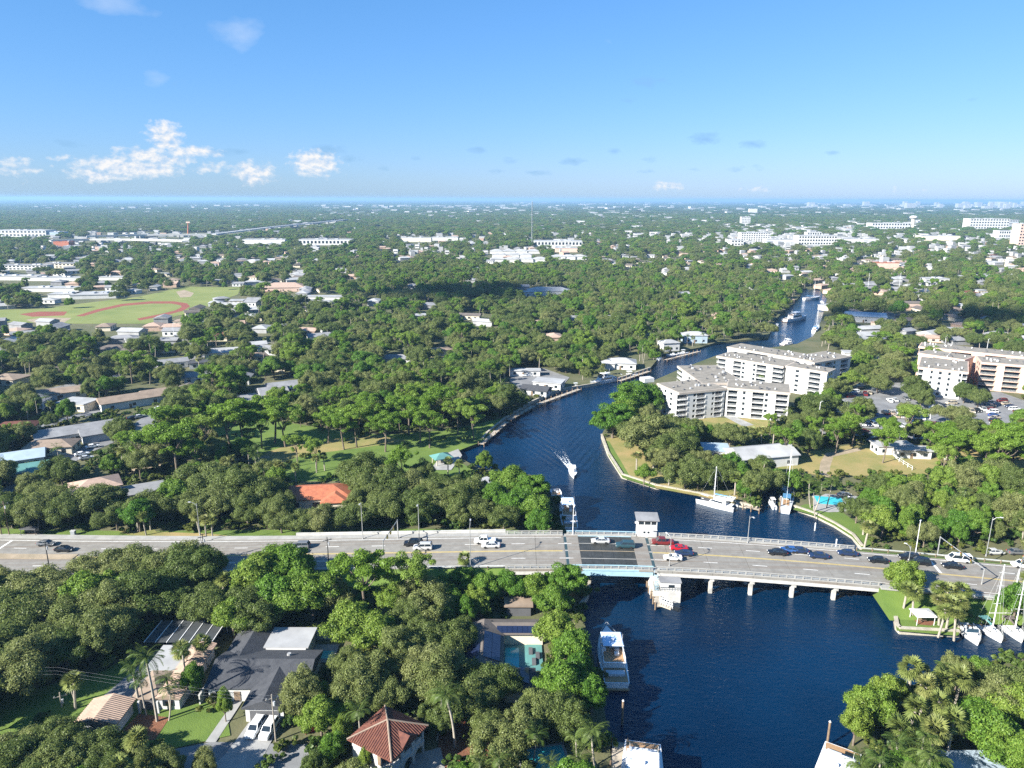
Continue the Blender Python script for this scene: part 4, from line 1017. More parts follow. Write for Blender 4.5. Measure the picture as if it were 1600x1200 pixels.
# --- houses placed one by one from the photograph: label, roof centre pixel, width, depth, turn, roof, roof material, wall material
DEG = math.radians
HH = [
 ('low house with bright orange tile roof among oaks behind the road', (500, 764), 19, 11, 8, 'hip', 'm_tile_orange', 'm_stucco_cream', 3.2, (5, -4, 7, 9), 'the orange-tiled house'),
 ('two-storey cream house with pale tile roof at the left', (148, 752), 13, 10, 35, 'hip', 'm_tile_beige', 'm_stucco_white', 5.6, (-5, -4, 7, 8), 'the pale tiled two-storey house'),
 ('low grey-roofed house with dark skylight beside the pale tiled house', (215, 760), 14, 8, 28, 'gable', 'm_roofgrey', 'm_stucco_white', 2.8, None, None),
 ('long tan-roofed house with white gable beyond the street', (205, 618), 26, 10, 38, 'gable', 'm_rooftan', 'm_stucco_white', 3.4, (10, 4, 10, 8), 'the long tan-roofed house'),
 ('long grey-roofed house below the tan-roofed house', (118, 668), 27, 11, 36, 'gable', 'm_roofgrey', 'm_stucco_grey', 3.2, (6, -6, 10, 9), 'the long grey-roofed house'),
 ('tan hip-roofed house left of the street', (80, 690), 16, 9, 12, 'hip', 'm_rooftan', 'm_stucco_cream', 3, None, None),
 ('pale blue-roofed house at the left edge', (34, 708), 13, 10, 30, 'gable', 'm_stucco_blue', 'm_stucco_white', 3, None, None),
 ('teal-roofed house with carport at the left edge', (36, 728), 14, 9, 30, 'gable', 'm_roofteal', 'm_stucco_white', 2.9, (5, -3, 7, 6), None),
 ('dark grey gabled hall with white trim in the trees', (448, 600), 18, 13, 30, 'gable', 'm_roofgrey', 'm_stucco_grey', 4, (-8, -6, 12, 12), 'the dark gabled hall'),
 ('small flat-roofed annex below the dark gabled hall', (393, 618), 14, 12, 30, 'flat', 'm_roofgrey', 'm_stucco_grey', 3.2, None, None),
 ('white-roofed park shed behind the riverside trees', (752, 752), 9, 6, 40, 'flat', 'm_roofwhite', 'm_stucco_white', 2.8, None, None),
 ('long white-roofed house on the point beyond the sailboats', (1190, 702), 22, 12, 14, 'gable', 'm_roofwhite', 'm_stucco_white', 3.8, None, 'the white-roofed point house'),
 ('small blue-grey roofed cottage beside the long white-roofed house', (1118, 695), 9, 8, -8, 'flat', 'm_stucco_blue', 'm_stucco_white', 3, None, None),
 ('white dockside house with striped roof upriver', (972, 562), 15, 11, -8, 'hip', 'm_roofwhite', 'm_stucco_white', 3.4, (-8, -3, 8, 7), 'the striped-roof dock house'),
 ('white flat-roofed boathouse beside the long bulkhead', (858, 592), 14, 9, -18, 'flat', 'm_roofwhite', 'm_stucco_white', 3.2, None, 'the white boathouse'),
 ('dark-roofed shed in front of the white boathouse', (838, 604), 13, 8, -22, 'gable', 'm_roofdark', 'm_stucco_grey', 2.6, None, None),
 ('white shed roof above the boathouse yard', (820, 575), 16, 5, 0, 'flat', 'm_roofwhite', 'm_stucco_white', 3, None, None),
 ('white waterfront villa among palms upriver', (1085, 520), 15, 10, 0, 'hip', 'm_roofwhite', 'm_stucco_blue', 5, None, None),
 ('white villa half hidden by palms beside the upper docks', (1045, 532), 11, 8, 15, 'hip', 'm_roofwhite', 'm_stucco_white', 5, None, None),
 ('white low building in the car park below the peach block', (1395, 690), 13, 6, 0, 'flat', 'm_roofwhite', 'm_stucco_white', 3.2, None, None),
 ('white low annex with trees beside the car park street', (1425, 697), 12, 5, -6, 'flat', 'm_roofwhite', 'm_stucco_white', 3.0, None, None),
 ('white gabled house beside the pink flowering tree', (498, 522), 14, 9, 25, 'gable', 'm_roofgrey', 'm_stucco_white', 4, None, 'the white gabled house'),
 ('white gabled house at the street corner left of the pink tree', (398, 535), 13, 8, 25, 'gable', 'm_roofwhite', 'm_stucco_white', 3.5, None, None),
 ('peach flat-roofed house below the white gabled house', (422, 567), 17, 9, 4, 'flat', 'm_rooftan', 'm_stucco_cream', 3, None, None),
 ('grey hip-roofed house among trees right of the pink tree', (618, 556), 17, 9, 2, 'hip', 'm_roofgrey', 'm_stucco_white', 3, None, None),
 ('grey-white gabled house right of the school field', (346, 546), 18, 10, 18, 'gable', 'm_roofwhite', 'm_stucco_white', 3.4, None, None),
 ('white gabled house lower right of the school field', (310, 583), 14, 9, 24, 'gable', 'm_roofgrey', 'm_stucco_white', 3.2, None, None),
 ('brown hip-roofed house below the running track', (178, 542), 18, 12, 5, 'hip', 'm_roofbrown', 'm_stucco_cream', 3.4, (8, -5, 9, 8), 'the brown hip-roofed house'),
 ('red-brown roofed house with pale wall near the street', (336, 521), 17, 9, 6, 'gable', 'm_tile_red', 'm_stucco_cream', 3.4, None, None),
 ('long flat grey-roofed house with pale paved court', (280, 538), 20, 10, 16, 'flat', 'm_roofgrey', 'm_stucco_white', 3.2, None, None),
 ('white-roofed house above the brown house', (392, 492), 17, 10, 10, 'hip', 'm_roofwhite', 'm_stucco_cream', 3.2, None, None),
 ('long white-roofed low block in the trees', (500, 461), 46, 10, 0, 'flat', 'm_roofwhite', 'm_stucco_white', 4, None, 'the long white low block'),
 ('low peach-roofed building right of the school field', (445, 446), 42, 22, 8, 'hip', 'm_tile_beige', 'm_stucco_peach', 4, None, 'the low peach-roofed building'),
 ('dark-roofed wide house left of the long white block', (470, 468), 24, 13, 14, 'flat', 'm_roofgrey', 'm_stucco_white', 3.5, None, None),
 ('wide white-roofed villa in the canopy', (858, 452), 42, 18, 0, 'hip', 'm_roofwhite', 'm_stucco_white', 4, None, 'the wide white villa'),
 ('small white house left of the wide white villa', (826, 454), 15, 10, 0, 'flat', 'm_roofwhite', 'm_stucco_white', 4, None, None),
 ('pale blue-grey roofed house among palms beside the canal', (1352, 491), 28, 14, -18, 'gable', 'm_stucco_blue', 'm_stucco_white', 4.4, None, 'the pale blue-roofed house'),
 ('low white building behind the rear apartments', (1338, 548), 14, 8, -12, 'flat', 'm_roofwhite', 'm_stucco_white', 5, None, None),
 ('blue-grey roofed house hidden under near right trees', (1530, 1192), 9, 6, 0, 'flat', 'm_stucco_blue', 'm_stucco_white', 2.6, None, None),
 ('white house with grey roof in trees below the street', (30, 560), 15, 9, 20, 'gable', 'm_roofgrey', 'm_stucco_white', 3.2, None, None),
 ('pale roofed house left of the long tan-roofed house', (95, 608), 20, 9, 30, 'gable', 'm_rooftan', 'm_stucco_grey', 3, None, None),
 ('cream house with red tile roof at the far left edge', (22, 662), 15, 10, 15, 'hip', 'm_tile_red', 'm_stucco_cream', 3.2, None, None),
 ('grey-roofed house with white fascia above the street', (318, 562), 15, 8, 25, 'flat', 'm_roofdark', 'm_stucco_white', 3, None, None),
]
for lb, (x, y), w, d, rz, rf, rm, wm_, h, wg, lm in HH:
    p = P(x, y, LAND + h + 1)
    if lb.startswith('blue-grey roofed house hidden'): SITES.append((p.x, p.y, 5))
    house(lb, p, w, d, DEG(rz), rf, rm, wm_, h, wing=wg)
    if lm: landmark(lm, p)
    ww = w * FPX / math.hypot(p.x, p.y) * .42
    if y < 600 and (lm or random.random() < .35): CLR((x - ww, y - 3), (x + ww, y - 3), (x + ww, y + 5), (x - ww, y + 5))
# ------------------------------------------------------------------ school, suburbs and the far town
def dist(p): return math.hypot(p[0], p[1])
def block(label, px, py, wpx, hpx, depth=None, rz=0.0, wm_='m_stucco_white', rm='m_roofwhite', name='commercial_building', cat='building', floors=0, lm=None, clear=True):
    """a larger flat-roofed building; px, py is the middle of its visible foot"""
    p = P(px, py); k = math.hypot(p.x, p.y) / FPX; w = wpx * k; h = max(3.5, hpx * k); d = depth or max(12, w * .5)
    o = thing(name, label, cat, (p.x, p.y + d / 2, LAND), rz)
    MB().box(-w / 2, w / 2, -d / 2, d / 2, -.2, h).build('wall', wm_, o)
    MB().box(-w / 2 - .4, w / 2 + .4, -d / 2 - .4, d / 2 + .4, h + .002, h + .5).build('roof', rm, o)
    if floors:
        fh = h / floors; n = max(3, int(w / max(5, w / 14)))
        for k_ in range(floors):
            for i in range(n):
                x = -w / 2 + w * (i + .5) / n
                MB().box(x - w / n * .28, x + w / n * .28, -d / 2 - .12, -d / 2 - .01, fh * k_ + fh * .3, fh * k_ + fh * .78).build('window', 'm_glass', o)
    for i in range(3):
        x = random.uniform(-w * .35, w * .35); MB().box(x, x + w * .06 + 1, -d * .2, d * .1, h + .5, h + 1.6).build('roof_unit', 'm_ac', o)
    SITES.append((p.x, p.y + d / 2, max(w, d) * .55))
    if clear: CLR((px - wpx * .48, py - hpx - 3), (px + wpx * .48, py - hpx - 3), (px + wpx * .48, py - 1), (px - wpx * .48, py - 1))
    if lm: landmark(lm, (p.x, p.y + d / 2))
    return o
for i, a in enumerate([
 ('long low white school building nearest the field', 140, 467, 56, 5, 26, .25, 'the school hall'), ('long white school wing with flat roof at the left', 78, 456, 76, 4, 16, 0, None), ('white school wing second row from the field', 85, 439, 78, 4, 12, 0, None),
 ('short blue-shaded school building left of the hall', 95, 466, 34, 4, 18, .1, None), ('white school wing at the left edge of the photo', 18, 438, 66, 5, 16, 0, None), ('small white school wing right of the second row', 172, 438, 34, 3, 12, 0, None)]):
    block(a[0], a[1], a[2], a[3], a[4], a[5], a[6], lm=a[7], name='school_building')
for a in [
 ('two-storey white apartments with grey roof above the school', 38, 422, 60, 6, 14, 'm_stucco_white', 'm_roofgrey', 2, None), ('two-storey pale apartments right of the grey-roofed pair', 92, 419, 40, 6, 14, 'm_stucco_cream', 'm_roofgrey', 2, None),
 ('very wide white warehouse at the far left horizon', 32, 370, 66, 8, 40, 'm_stucco_white', 'm_roofwhite', 2, 'the wide white warehouse'), ('pale blue warehouse end beside the wide white warehouse', 76, 370, 26, 6, 40, 'm_stucco_blue', 'm_roofwhite', 0, None),
 ('orange-roofed low building by the far highway', 96, 385, 20, 6, 20, 'm_tile_orange', 'm_tile_orange', 0, None),
 ('long white flat-roofed depot left of centre', 412, 381, 62, 6, 30, 'm_stucco_white', 'm_roofwhite', 0, 'the long white depot'), ('long white and blue depot right of the first depot', 508, 383, 78, 8, 30, 'm_stucco_white', 'm_roofwhite', 1, None),
 ('cream low shopping block in mid distance centre', 650, 378, 46, 6, 24, 'm_stucco_cream', 'm_roofwhite', 0, None), ('white low shopping block right of the cream one', 695, 376, 40, 5, 24, 'm_stucco_white', 'm_roofwhite', 0, None),
 ('long white-roofed hall behind the townhouses', 872, 385, 74, 8, 30, 'm_stucco_white', 'm_roofwhite', 1, 'the hall by the radio mast'), ('orange-trimmed white building below the long hall', 885, 394, 34, 6, 18, 'm_stucco_peach', 'm_roofwhite', 0, None),
 ('tall white apartment slab right of centre', 1180, 378, 42, 13, 22, 'm_stucco_white', 'm_roofwhite', 5, 'the tall white slab'), ('white cube tower behind the tall slab', 1165, 352, 13, 12, 20, 'm_stucco_white', 'm_roofwhite', 5, None),
 ('wide white office block with stepped roof', 1277, 383, 54, 13, 30, 'm_stucco_white', 'm_roofwhite', 3, 'the stepped white office'), ('upper storey block on the wide office', 1272, 373, 20, 9, 20, 'm_stucco_white', 'm_roofwhite', 2, None),
 ('white office left of the tall slab', 1152, 384, 18, 8, 20, 'm_stucco_white', 'm_roofwhite', 2, None), ('long white building left of the water tower', 1392, 358, 52, 8, 40, 'm_stucco_white', 'm_roofwhite', 2, None),
 ('large white block near the right horizon', 1545, 358, 50, 13, 40, 'm_stucco_white', 'm_roofwhite', 4, 'the large white block'), ('grey-shaded office right of the large white block', 1572, 356, 30, 10, 40, 'm_stucco_grey', 'm_roofgrey', 3, None),
 ('tall pale tower cut by the right edge', 1598, 388, 14, 30, 25, 'm_stucco_peach', 'm_roofwhite', 8, None), ('white low hall below the large white block', 1585, 372, 40, 9, 25, 'm_stucco_white', 'm_roofwhite', 2, None),
 ('peach house with white roof above the canal', 1386, 420, 32, 8, 16, 'm_stucco_peach', 'm_tile_orange', 0, None), ('white modern villa right of the orange house', 1464, 444, 32, 7, 16, 'm_stucco_white', 'm_roofwhite', 1, None),
 ('white block right of the tree belt', 1150, 383, 14, 8, 18, 'm_stucco_white', 'm_roofwhite', 0, None), ('small white tower above the far trees', 1177, 334, 11, 7, 30, 'm_stucco_white', 'm_roofwhite', 0, None),
 ('long white roof left of the stepped office', 1220, 380, 40, 5, 30, 'm_stucco_white', 'm_roofwhite', 0, None), ('long white roof right of the stepped office', 1345, 379, 50, 5, 30, 'm_stucco_white', 'm_roofwhite', 0, None), ('white store with long roof right of middle', 1470, 376, 50, 6, 30, 'm_stucco_cream', 'm_roofwhite', 0, None)]:
    block(a[0], a[1], a[2], a[3], a[4], a[5], 0, a[6], a[7], floors=a[8], lm=a[9])
# townhouses in rows left of the radio mast
k = 0
for r, (y, xs) in enumerate(((396, range(776, 835, 19)), (402, range(780, 840, 20)), (409, range(778, 846, 22)), (405, (872, 888, 905)))):
    for x in xs:
        p = P(x, y); o = house('x', p, 22, 15, random.uniform(-.1, .1), 'hip', 'm_roofwhite', 'm_stucco_white', 4.5, wins=False, name='townhouse')
        o['group'] = 'white townhouses by the radio mast'; AUTO.append((o, 'white hip-roofed townhouse', 'townhouse')); CLR((x - 9, y - 8), (x + 9, y - 8), (x + 9, y - 1), (x - 9, y - 1))
# unit buildings that are copied with their own size
def proto(name, roof, rm, wm_, group):
    o = thing(name, None, 'house', (0, 0, -50), 0, group)
    MB().box(-.5, .5, -.5, .5, -.05, 1).build('wall', wm_, o)
    if roof == 'flat': MB().box(-.53, .53, -.55, .55, 1.001, 1.12).build('roof', rm, o)
    else: roof_mesh(MB(), -.5, .5, -.5, .5, 1.03, roof, .85, .05, th=.06).build('roof', rm, o)
    for x in (-.3, 0, .3): MB().box(x - .06, x + .06, -.507, -.5, .3, .72).build('window', 'm_glass', o)
    return remember(o)
PR = [(proto('house', 'hip', 'm_roofwhite', 'm_stucco_white', 'suburban houses among the trees'), 'white-roofed house', 3), (proto('house', 'gable', 'm_roofgrey', 'm_stucco_white', 'suburban houses among the trees'), 'grey-roofed house', 4),
      (proto('house', 'flat', 'm_roofwhite', 'm_stucco_cream', 'suburban houses among the trees'), 'flat white-roofed house', 2.5), (proto('house', 'hip', 'm_rooftan', 'm_stucco_cream', 'suburban houses among the trees'), 'tan-roofed house', 3.5),
      (proto('house', 'hip', 'm_tile_beige', 'm_stucco_peach', 'suburban houses among the trees'), 'pale tile-roofed house', 1.6), (proto('house', 'gable', 'm_roofbrown', 'm_stucco_cream', 'suburban houses among the trees'), 'brown-roofed house', 2.4), (proto('house', 'hip', 'm_tile_red', 'm_stucco_white', 'suburban houses among the trees'), 'red tile-roofed house', .7)]
USED = [False] * len(PR)
riv2 = [(p.x, p.y) for p in RIVER]
def free(x, y, m=0.0):
    if inpoly([x], [y], riv2)[0]: return False
    return all((x - a) ** 2 + (y - b) ** 2 > (r + m) ** 2 for a, b, r in SITES)
HREG = [((-20, 402), (620, 402), (620, 470), (480, 500), (430, 560), (330, 640), (120, 640), (-20, 700)), ((620, 402), (1150, 402), (1150, 432), (620, 432)), ((1150, 400), (1620, 400), (1620, 540), (1400, 540), (1290, 500), (1150, 470)),
        ((640, 470), (1000, 470), (900, 560), (640, 590))]
n = 0; tries = 0
while n < 250 and tries < 9000:
    tries += 1
    x = random.uniform(-20, 1620); y = 400 + 240 * random.random() ** 2.0
    reg = [inpoly([x], [y], r)[0] for r in HREG]
    if not any(reg) or (reg[3] and random.random() < .6): continue
    if any(inpoly([x], [y], c)[0] for c in CLEAR): continue
    p = P(x, y)
    if not free(p.x, p.y, 9) or any(inpoly([p.x], [p.y], q)[0] for q in LAWNS + PAVED): continue
    i = random.choices(range(len(PR)), [q[2] for q in PR])[0]
    sc = (random.uniform(10, 17), random.uniform(8, 11), random.uniform(2.8, 3.8)); rz = random.choice((.12, .12 + math.pi / 2, .55, -.2)) + random.gauss(0, .06)
    src, ph, _ = PR[i]
    if not USED[i]:
        USED[i] = True; o = src; o.location = (p.x, p.y, LAND); o.rotation_euler = (0, 0, rz); o.scale = sc
    else: o = copy_tree(src, (p.x, p.y, LAND), rz, sc)
    AUTO.append((o, ph, 'house')); SITES.append((p.x, p.y, 8.5)); n += 1
    if random.random() < .28:
        w = sc[0] * FPX / p.y * .36; hh = max(2.5, 5.5 * FPX / p.y)
        CLR((x - w, y - hh), (x + w, y - hh), (x + w, y), (x - w, y))
# the smaller roofs beyond, too many to count, as one mass for each roof colour
for nm, rm, cnt in (('pale_suburb', 'm_roofwhite', 230), ('grey_suburb', 'm_roofgrey', 190), ('tan_suburb', 'm_tile_beige', 140)):
    b = MB(); n = 0; tries = 0
    while n < cnt and tries < 6000:
        tries += 1; x = random.uniform(-20, 1620); y = 352 + 190 * random.random() ** 1.7
        if random.random() < .88 and inpoly([x], [y], ((560, 425), (760, 405), (1150, 408), (1230, 470), (1100, 545), (760, 600), (480, 620)))[0]: continue
        if any(inpoly([x], [y], c)[0] for c in CLEAR[:60]): continue
        p = P(x, y)
        if not free(p.x, p.y, 6) or (980 < x < 1340 and 500 < y < 580) or any(inpoly([p.x], [p.y], q)[0] for q in LAWNS + PAVED): continue
        w, d, h = random.uniform(10, 18), random.uniform(8, 12), random.uniform(2.8, 4); rz = random.choice((.12, 1.69, .55, -.2)) + random.gauss(0, .08); q = MB().box(-w / 2, w / 2, -d / 2, d / 2, 0, h); roof_mesh(q, -w / 2, w / 2, -d / 2, d / 2, h + .1, random.choice(('hip', 'gable')), .3)
        c_, s_ = math.cos(rz), math.sin(rz); b.add([(p.x + c_ * X - s_ * Y, p.y + s_ * X + c_ * Y, LAND + Z) for X, Y, Z in q.v], q.f); SITES.append((p.x, p.y, 6.5)); n += 1
        if random.random() < .4:
            ww = w * FPX / p.y * .36; hh = max(2, 5 * FPX / p.y); CLR((x - ww, y - hh), (x + ww, y - hh), (x + ww, y), (x - ww, y))
    tag(b.build(nm, rm), f'{nm.split("_")[0]}-roofed small houses scattered through the far trees', 'houses', kind='stuff')
# distant white roofs: the larger ones one by one, the rest as one mass
fp = thing('distant_building', None, 'building', (0, 0, -50), 0, 'distant white buildings toward the horizon')
MB().box(-.5, .5, -.5, .5, -.05, 1).build('wall', 'm_stucco_white', fp); MB().box(-.51, .51, -.52, .52, 1.001, 1.08).build('roof', 'm_roofwhite', fp); MB().box(-.46, .46, -.506, -.5, .35, .6).build('window_band', 'm_glass', fp)
remember(fp)
fbox = MB(); first = True; n = 0; tries = 0
CL = [(1130, 1330, 352, 384, 5), (860, 1130, 340, 380, 2.2), (1330, 1600, 345, 385, 3.2), (500, 800, 322, 340, 2.2), (0, 500, 322, 345, 1.1), (800, 1600, 317, 338, 4), (330, 560, 345, 365, 1.0), (60, 330, 365, 392, 1.2), (600, 760, 368, 400, .9), (1130, 1600, 385, 420, 1.3), (0, 1600, 322, 400, 3.4)]
while n < 1500 and tries < 26000:
    tries += 1
    x0, x1, y0, y1, w_ = random.choices(CL, [c[4] for c in CL])[0]
    x, y = random.uniform(x0, x1), y0 + (y1 - y0) * random.random() ** 1.2
    if any(inpoly([x], [y], c)[0] for c in CLEAR[-90:]): continue
    p = P(x, y); k = p.y / FPX
    if not free(p.x, p.y, 4): continue
    w = random.uniform(2.5, 11) * k; h = random.uniform(1.3, 3.2) * k
    w = min(w, 160); h = max(6.5, min(h, 19)); d = min(60, random.uniform(.5, 1.2) * w)
    rz = random.choice((0, 0, .1, -.15, .3))
    if n < 270:
        if first: first = False; o = fp; o.location = (p.x, p.y, LAND); o.rotation_euler = (0, 0, rz); o.scale = (w, d, h)
        else: o = copy_tree(fp, (p.x, p.y, LAND), rz, (w, d, h))
        AUTO.append((o, 'low white building', 'building'))
        SITES.append((p.x, p.y, min(w, d) * .6)); CLR((x - w / k * .45, y - h / k - 1), (x + w / k * .45, y - h / k - 1), (x + w / k * .45, y), (x - w / k * .45, y))
    else: fbox.box(-w / 2, w / 2, -d / 2, d / 2, 0, h, rz, (p.x, p.y, LAND)); y > 338 and random.random() < .3 and CLR((x - w / k * .42, y - h / k - 1), (x + w / k * .42, y - h / k - 1), (x + w / k * .42, y - .5), (x - w / k * .42, y - .5))
    n += 1
# skyline of towers along the right horizon
for i in range(46):
    x = 1600 - abs(random.gauss(0, 150)); y = random.uniform(322, 327)
    p = P(x, y); k = p.y / FPX; w = random.uniform(3, 9) * k; h = random.uniform(3, 11) * k * (.5 + .5 * (x / 1600) ** 4)
    fbox.box(-w / 2, w / 2, -w / 2, w / 2, 0, min(h, 75), 0, (p.x, p.y, LAND))
tag(fbox.build('far_town', 'm_roofwhite'), 'mass of tiny white buildings near the horizon', 'buildings', kind='stuff')

# elevated highway, far left
def highway(name, label, px, w, z, pil):
    p = [Vector((*P(x, y, z + LAND).xy, z + LAND)) for x, y in px]
    o = thing(name, label, 'overpass', (p[0].x, p[0].y, 0))
    for a, c in zip(p[:-1], p[1:]):
        d = c - a; n_ = Vector((-d.y, d.x, 0)).normalized() * w / 2
        b = MB(); q = [a + n_, c + n_, c - n_, a - n_]
        b.add([(v.x - p[0].x, v.y - p[0].y, v.z - 1.6) for v in q] + [(v.x - p[0].x, v.y - p[0].y, v.z) for v in q], [(0, 1, 2, 3), (7, 6, 5, 4), (4, 5, 1, 0), (5, 6, 2, 1), (6, 7, 3, 2), (7, 4, 0, 3)])
        b.build('deck', 'm_whiteconc', o)
        for s in (-1, 1):
            e = [a + n_ * s, c + n_ * s, c + n_ * s * .94, a + n_ * s * .94]; b = MB()
            b.add([(v.x - p[0].x, v.y - p[0].y, v.z + .002) for v in e] + [(v.x - p[0].x, v.y - p[0].y, v.z + 1.1) for v in e], [(0, 1, 2, 3), (7, 6, 5, 4), (4, 5, 1, 0), (5, 6, 2, 1), (6, 7, 3, 2), (7, 4, 0, 3)]); b.build('barrier', 'm_whiteconc', o)
        for t in (.15, .5, .85):
            m = a + d * t - p[0]; MB().cyl((m.x, m.y, 0), (m.x, m.y, m.z + p[0].z - 1.6), 1.1, n=8).build('pillar', 'm_concrete', o)
    for a, c in zip(px[:-1], px[1:]): CLR((a[0], a[1] - 3), (c[0], c[1] - 3), (c[0], c[1] + 3), (a[0], a[1] + 3))
highway('highway_overpass', 'pale elevated highway ramp at the far left', [(78, 376), (140, 374), (200, 374), (290, 376)], 20, 9, 3)
highway('highway_overpass', 'upper elevated highway deck behind the nearer ramp', [(135, 369), (230, 367), (330, 366), (420, 355), (540, 343)], 22, 10, 3)
strip('street', [(20, 398), (90, 394), (150, 386), (210, 380)], 30, 'm_street')
# radio mast, water tower, crane-like sign
p = P(831, 384); rm_ = thing('radio_mast', 'tall lattice radio mast rising above the townhouses', 'radio mast', (p.x, p.y, LAND))
k = p.y / FPX; HT = 66 * k; b = MB(); W0 = 1.7
for i in range(3):
    a0, a1 = 2 * math.pi * i / 3, 2 * math.pi * (i + 1) / 3
    b.cyl((W0 * math.cos(a0), W0 * math.sin(a0), 0), (W0 * .7 * math.cos(a0), W0 * .7 * math.sin(a0), HT), .28, n=5)
b.build('leg_frame', 'm_pole', rm_); b = MB(); ns = 22
for j in range(ns):
    for i in range(3):
        a0, a1 = 2 * math.pi * i / 3, 2 * math.pi * (i + 1) / 3; f0, f1 = W0 * (1 - .3 * j / ns), W0 * (1 - .3 * (j + 1) / ns)
        b.cyl((f0 * math.cos(a0), f0 * math.sin(a0), HT * j / ns), (f1 * math.cos(a1), f1 * math.sin(a1), HT * (j + 1) / ns), .16, n=4)
b.build('lattice', 'm_pole', rm_); MB().cyl((0, 0, HT), (0, 0, HT + 5), .15, n=5).build('antenna', 'm_pole', rm_)
landmark('the radio mast', p)
p = P(1425, 358); wt = thing('water_tower', 'white mushroom-shaped water tower on the right horizon', 'water tower', (p.x, p.y, LAND)); k = p.y / FPX
r = 5 * k; hh = 15 * k
MB().cyl((0, 0, 0), (0, 0, hh), r * .55, r * .5, 14).build('column', 'm_stucco_cream', wt)
b = MB(); rings = []
for t in range(9):
    a = -math.pi / 2 + math.pi * t / 8; rings.append([(1.15 * r * max(.02, math.cos(a)) * math.cos(2 * math.pi * i / 16), 1.15 * r * max(.02, math.cos(a)) * math.sin(2 * math.pi * i / 16), hh + r * .5 + r * .55 * math.sin(a)) for i in range(16)])
b.loft(rings).build('tank', 'm_stucco_white', wt, smooth=True); CLR((1416, 338), (1434, 338), (1434, 356), (1416, 356)); landmark('the water tower', p)
p = P(294, 366); o = thing('tower_crane_sign', 'thin orange pylon beside the far highway', 'pylon', (p.x, p.y, LAND)); k = p.y / FPX
MB().cyl((0, 0, 0), (3, 0, 17 * k), 2.4, 1.4, 6).build('mast', 'm_tile_orange', o); MB().box(-2, 8, -1.5, 1.5, 17 * k, 17 * k + 3).build('head', 'm_stucco_peach', o)
# ------------------------------------------------------------------ vehicles (nose toward +x)
def ring(x, w, z0, z1, tuck=.12):
    """a car cross-section: sill, waist, shoulder"""
    return [(x, -w + .06, z0), (x, w - .06, z0), (x, w, z0 + (z1 - z0) * .45), (x, w - tuck * .35, z1 - .07), (x, w - tuck, z1), (x, -w + tuck, z1), (x, -w + tuck * .35, z1 - .07), (x, -w, z0 + (z1 - z0) * .45)]
CARK = {
 'sedan': dict(L=4.7, W=.91, body=[(-2.35, .80, .95), (-2.2, .88, 1.0), (-1.2, .91, 1.02), (.8, .91, .98), (1.9, .88, .86), (2.3, .8, .74), (2.36, .7, .6)], cab=(-1.75, -1.0, .35, 1.2, 1.0, 1.45)),
 'suv': dict(L=4.9, W=.96, body=[(-2.42, .88, 1.05), (-2.3, .95, 1.12), (-1.2, .96, 1.14), (1.0, .96, 1.12), (2.05, .93, 1.02), (2.4, .86, .9), (2.45, .75, .7)], cab=(-2.35, -2.0, .55, 1.3, 1.12, 1.76)),
 'pickup': dict(L=5.6, W=.98, body=[(-2.8, .92, 1.05), (-2.7, .97, 1.1), (-.9, .98, 1.1), (1.2, .98, 1.12), (2.4, .95, 1.04), (2.75, .88, .92), (2.8, .78, .7)], cab=(-.75, -.55, .95, 1.65, 1.1, 1.86)),
 'van': dict(L=5.7, W=1.0, body=[(-2.85, .95, 1.1), (-2.75, 1.0, 1.15), (-1.2, 1.0, 1.15), (1.6, 1.0, 1.15), (2.4, .97, 1.08), (2.8, .9, .95), (2.85, .8, .7)], cab=(-2.8, -2.7, 1.4, 2.15, 1.13, 2.05)),
 'coupe': dict(L=4.5, W=.93, body=[(-2.25, .82, .92), (-2.1, .9, .97), (-1.2, .93, .98), (.6, .93, .94), (1.8, .9, .82), (2.2, .82, .7), (2.25, .7, .55)], cab=(-1.6, -.85, .1, .95, .96, 1.33)),
}
CARP = {}
def car_proto(kind, col):
    if (kind, col) in CARP: return CARP[kind, col]
    s = CARK[kind]; M_ = {}
    M_['body'] = MB().loft([ring(x, w, .32, z) for x, w, z in s['body']]).data('body', 'car_' + col, False)
    a, b_, c, d, z0, z1 = s['cab']; W = s['W'] - .1; w1 = W - .16
    M_['windows'] = MB().add([(a, -W, z0), (d, -W, z0), (d, W, z0), (a, W, z0), (b_, -w1, z1 - .04), (c, -w1, z1 - .04), (c, w1, z1 - .04), (b_, w1, z1 - .04)], [(3, 2, 1, 0), (4, 5, 6, 7), (0, 1, 5, 4), (1, 2, 6, 5), (2, 3, 7, 6), (3, 0, 4, 7)]).data('windows', 'm_glass')
    r = MB().box(b_ - .08, c + .08, -w1 - .05, w1 + .05, z1 - .05, z1 + .03, top=(.1, .08))
    for y in (-1, 1):                                 # pillars
        for (xa, xb) in ((a, b_), (d, c), ((a + d) / 2, (b_ + c) / 2)):
            r.cyl((xa, y * (W + .015), z0), (xb, y * (w1 + .015), z1), .055, n=4)
    if kind == 'pickup': r.box(-2.65, -.85, -.8, .8, 1.101, 1.12)
    M_['roof'] = r.data('roof', 'car_' + col)
    t = MB().cyl((0, -.11, 0), (0, .11, 0), .34, n=12).cyl((0, -.125, 0), (0, .125, 0), .2, n=10)
    M_['wheel'] = t.data('wheel', 'm_tyre')
    M_['headlight'] = MB().box(-.06, .05, -.2, .2, -.08, .08).data('headlight', 'm_lamp_white'); M_['tail_light'] = MB().box(-.04, .05, -.18, .18, -.1, .1).data('tail_light', 'm_lamp_red')
    CARP[kind, col] = M_; return M_
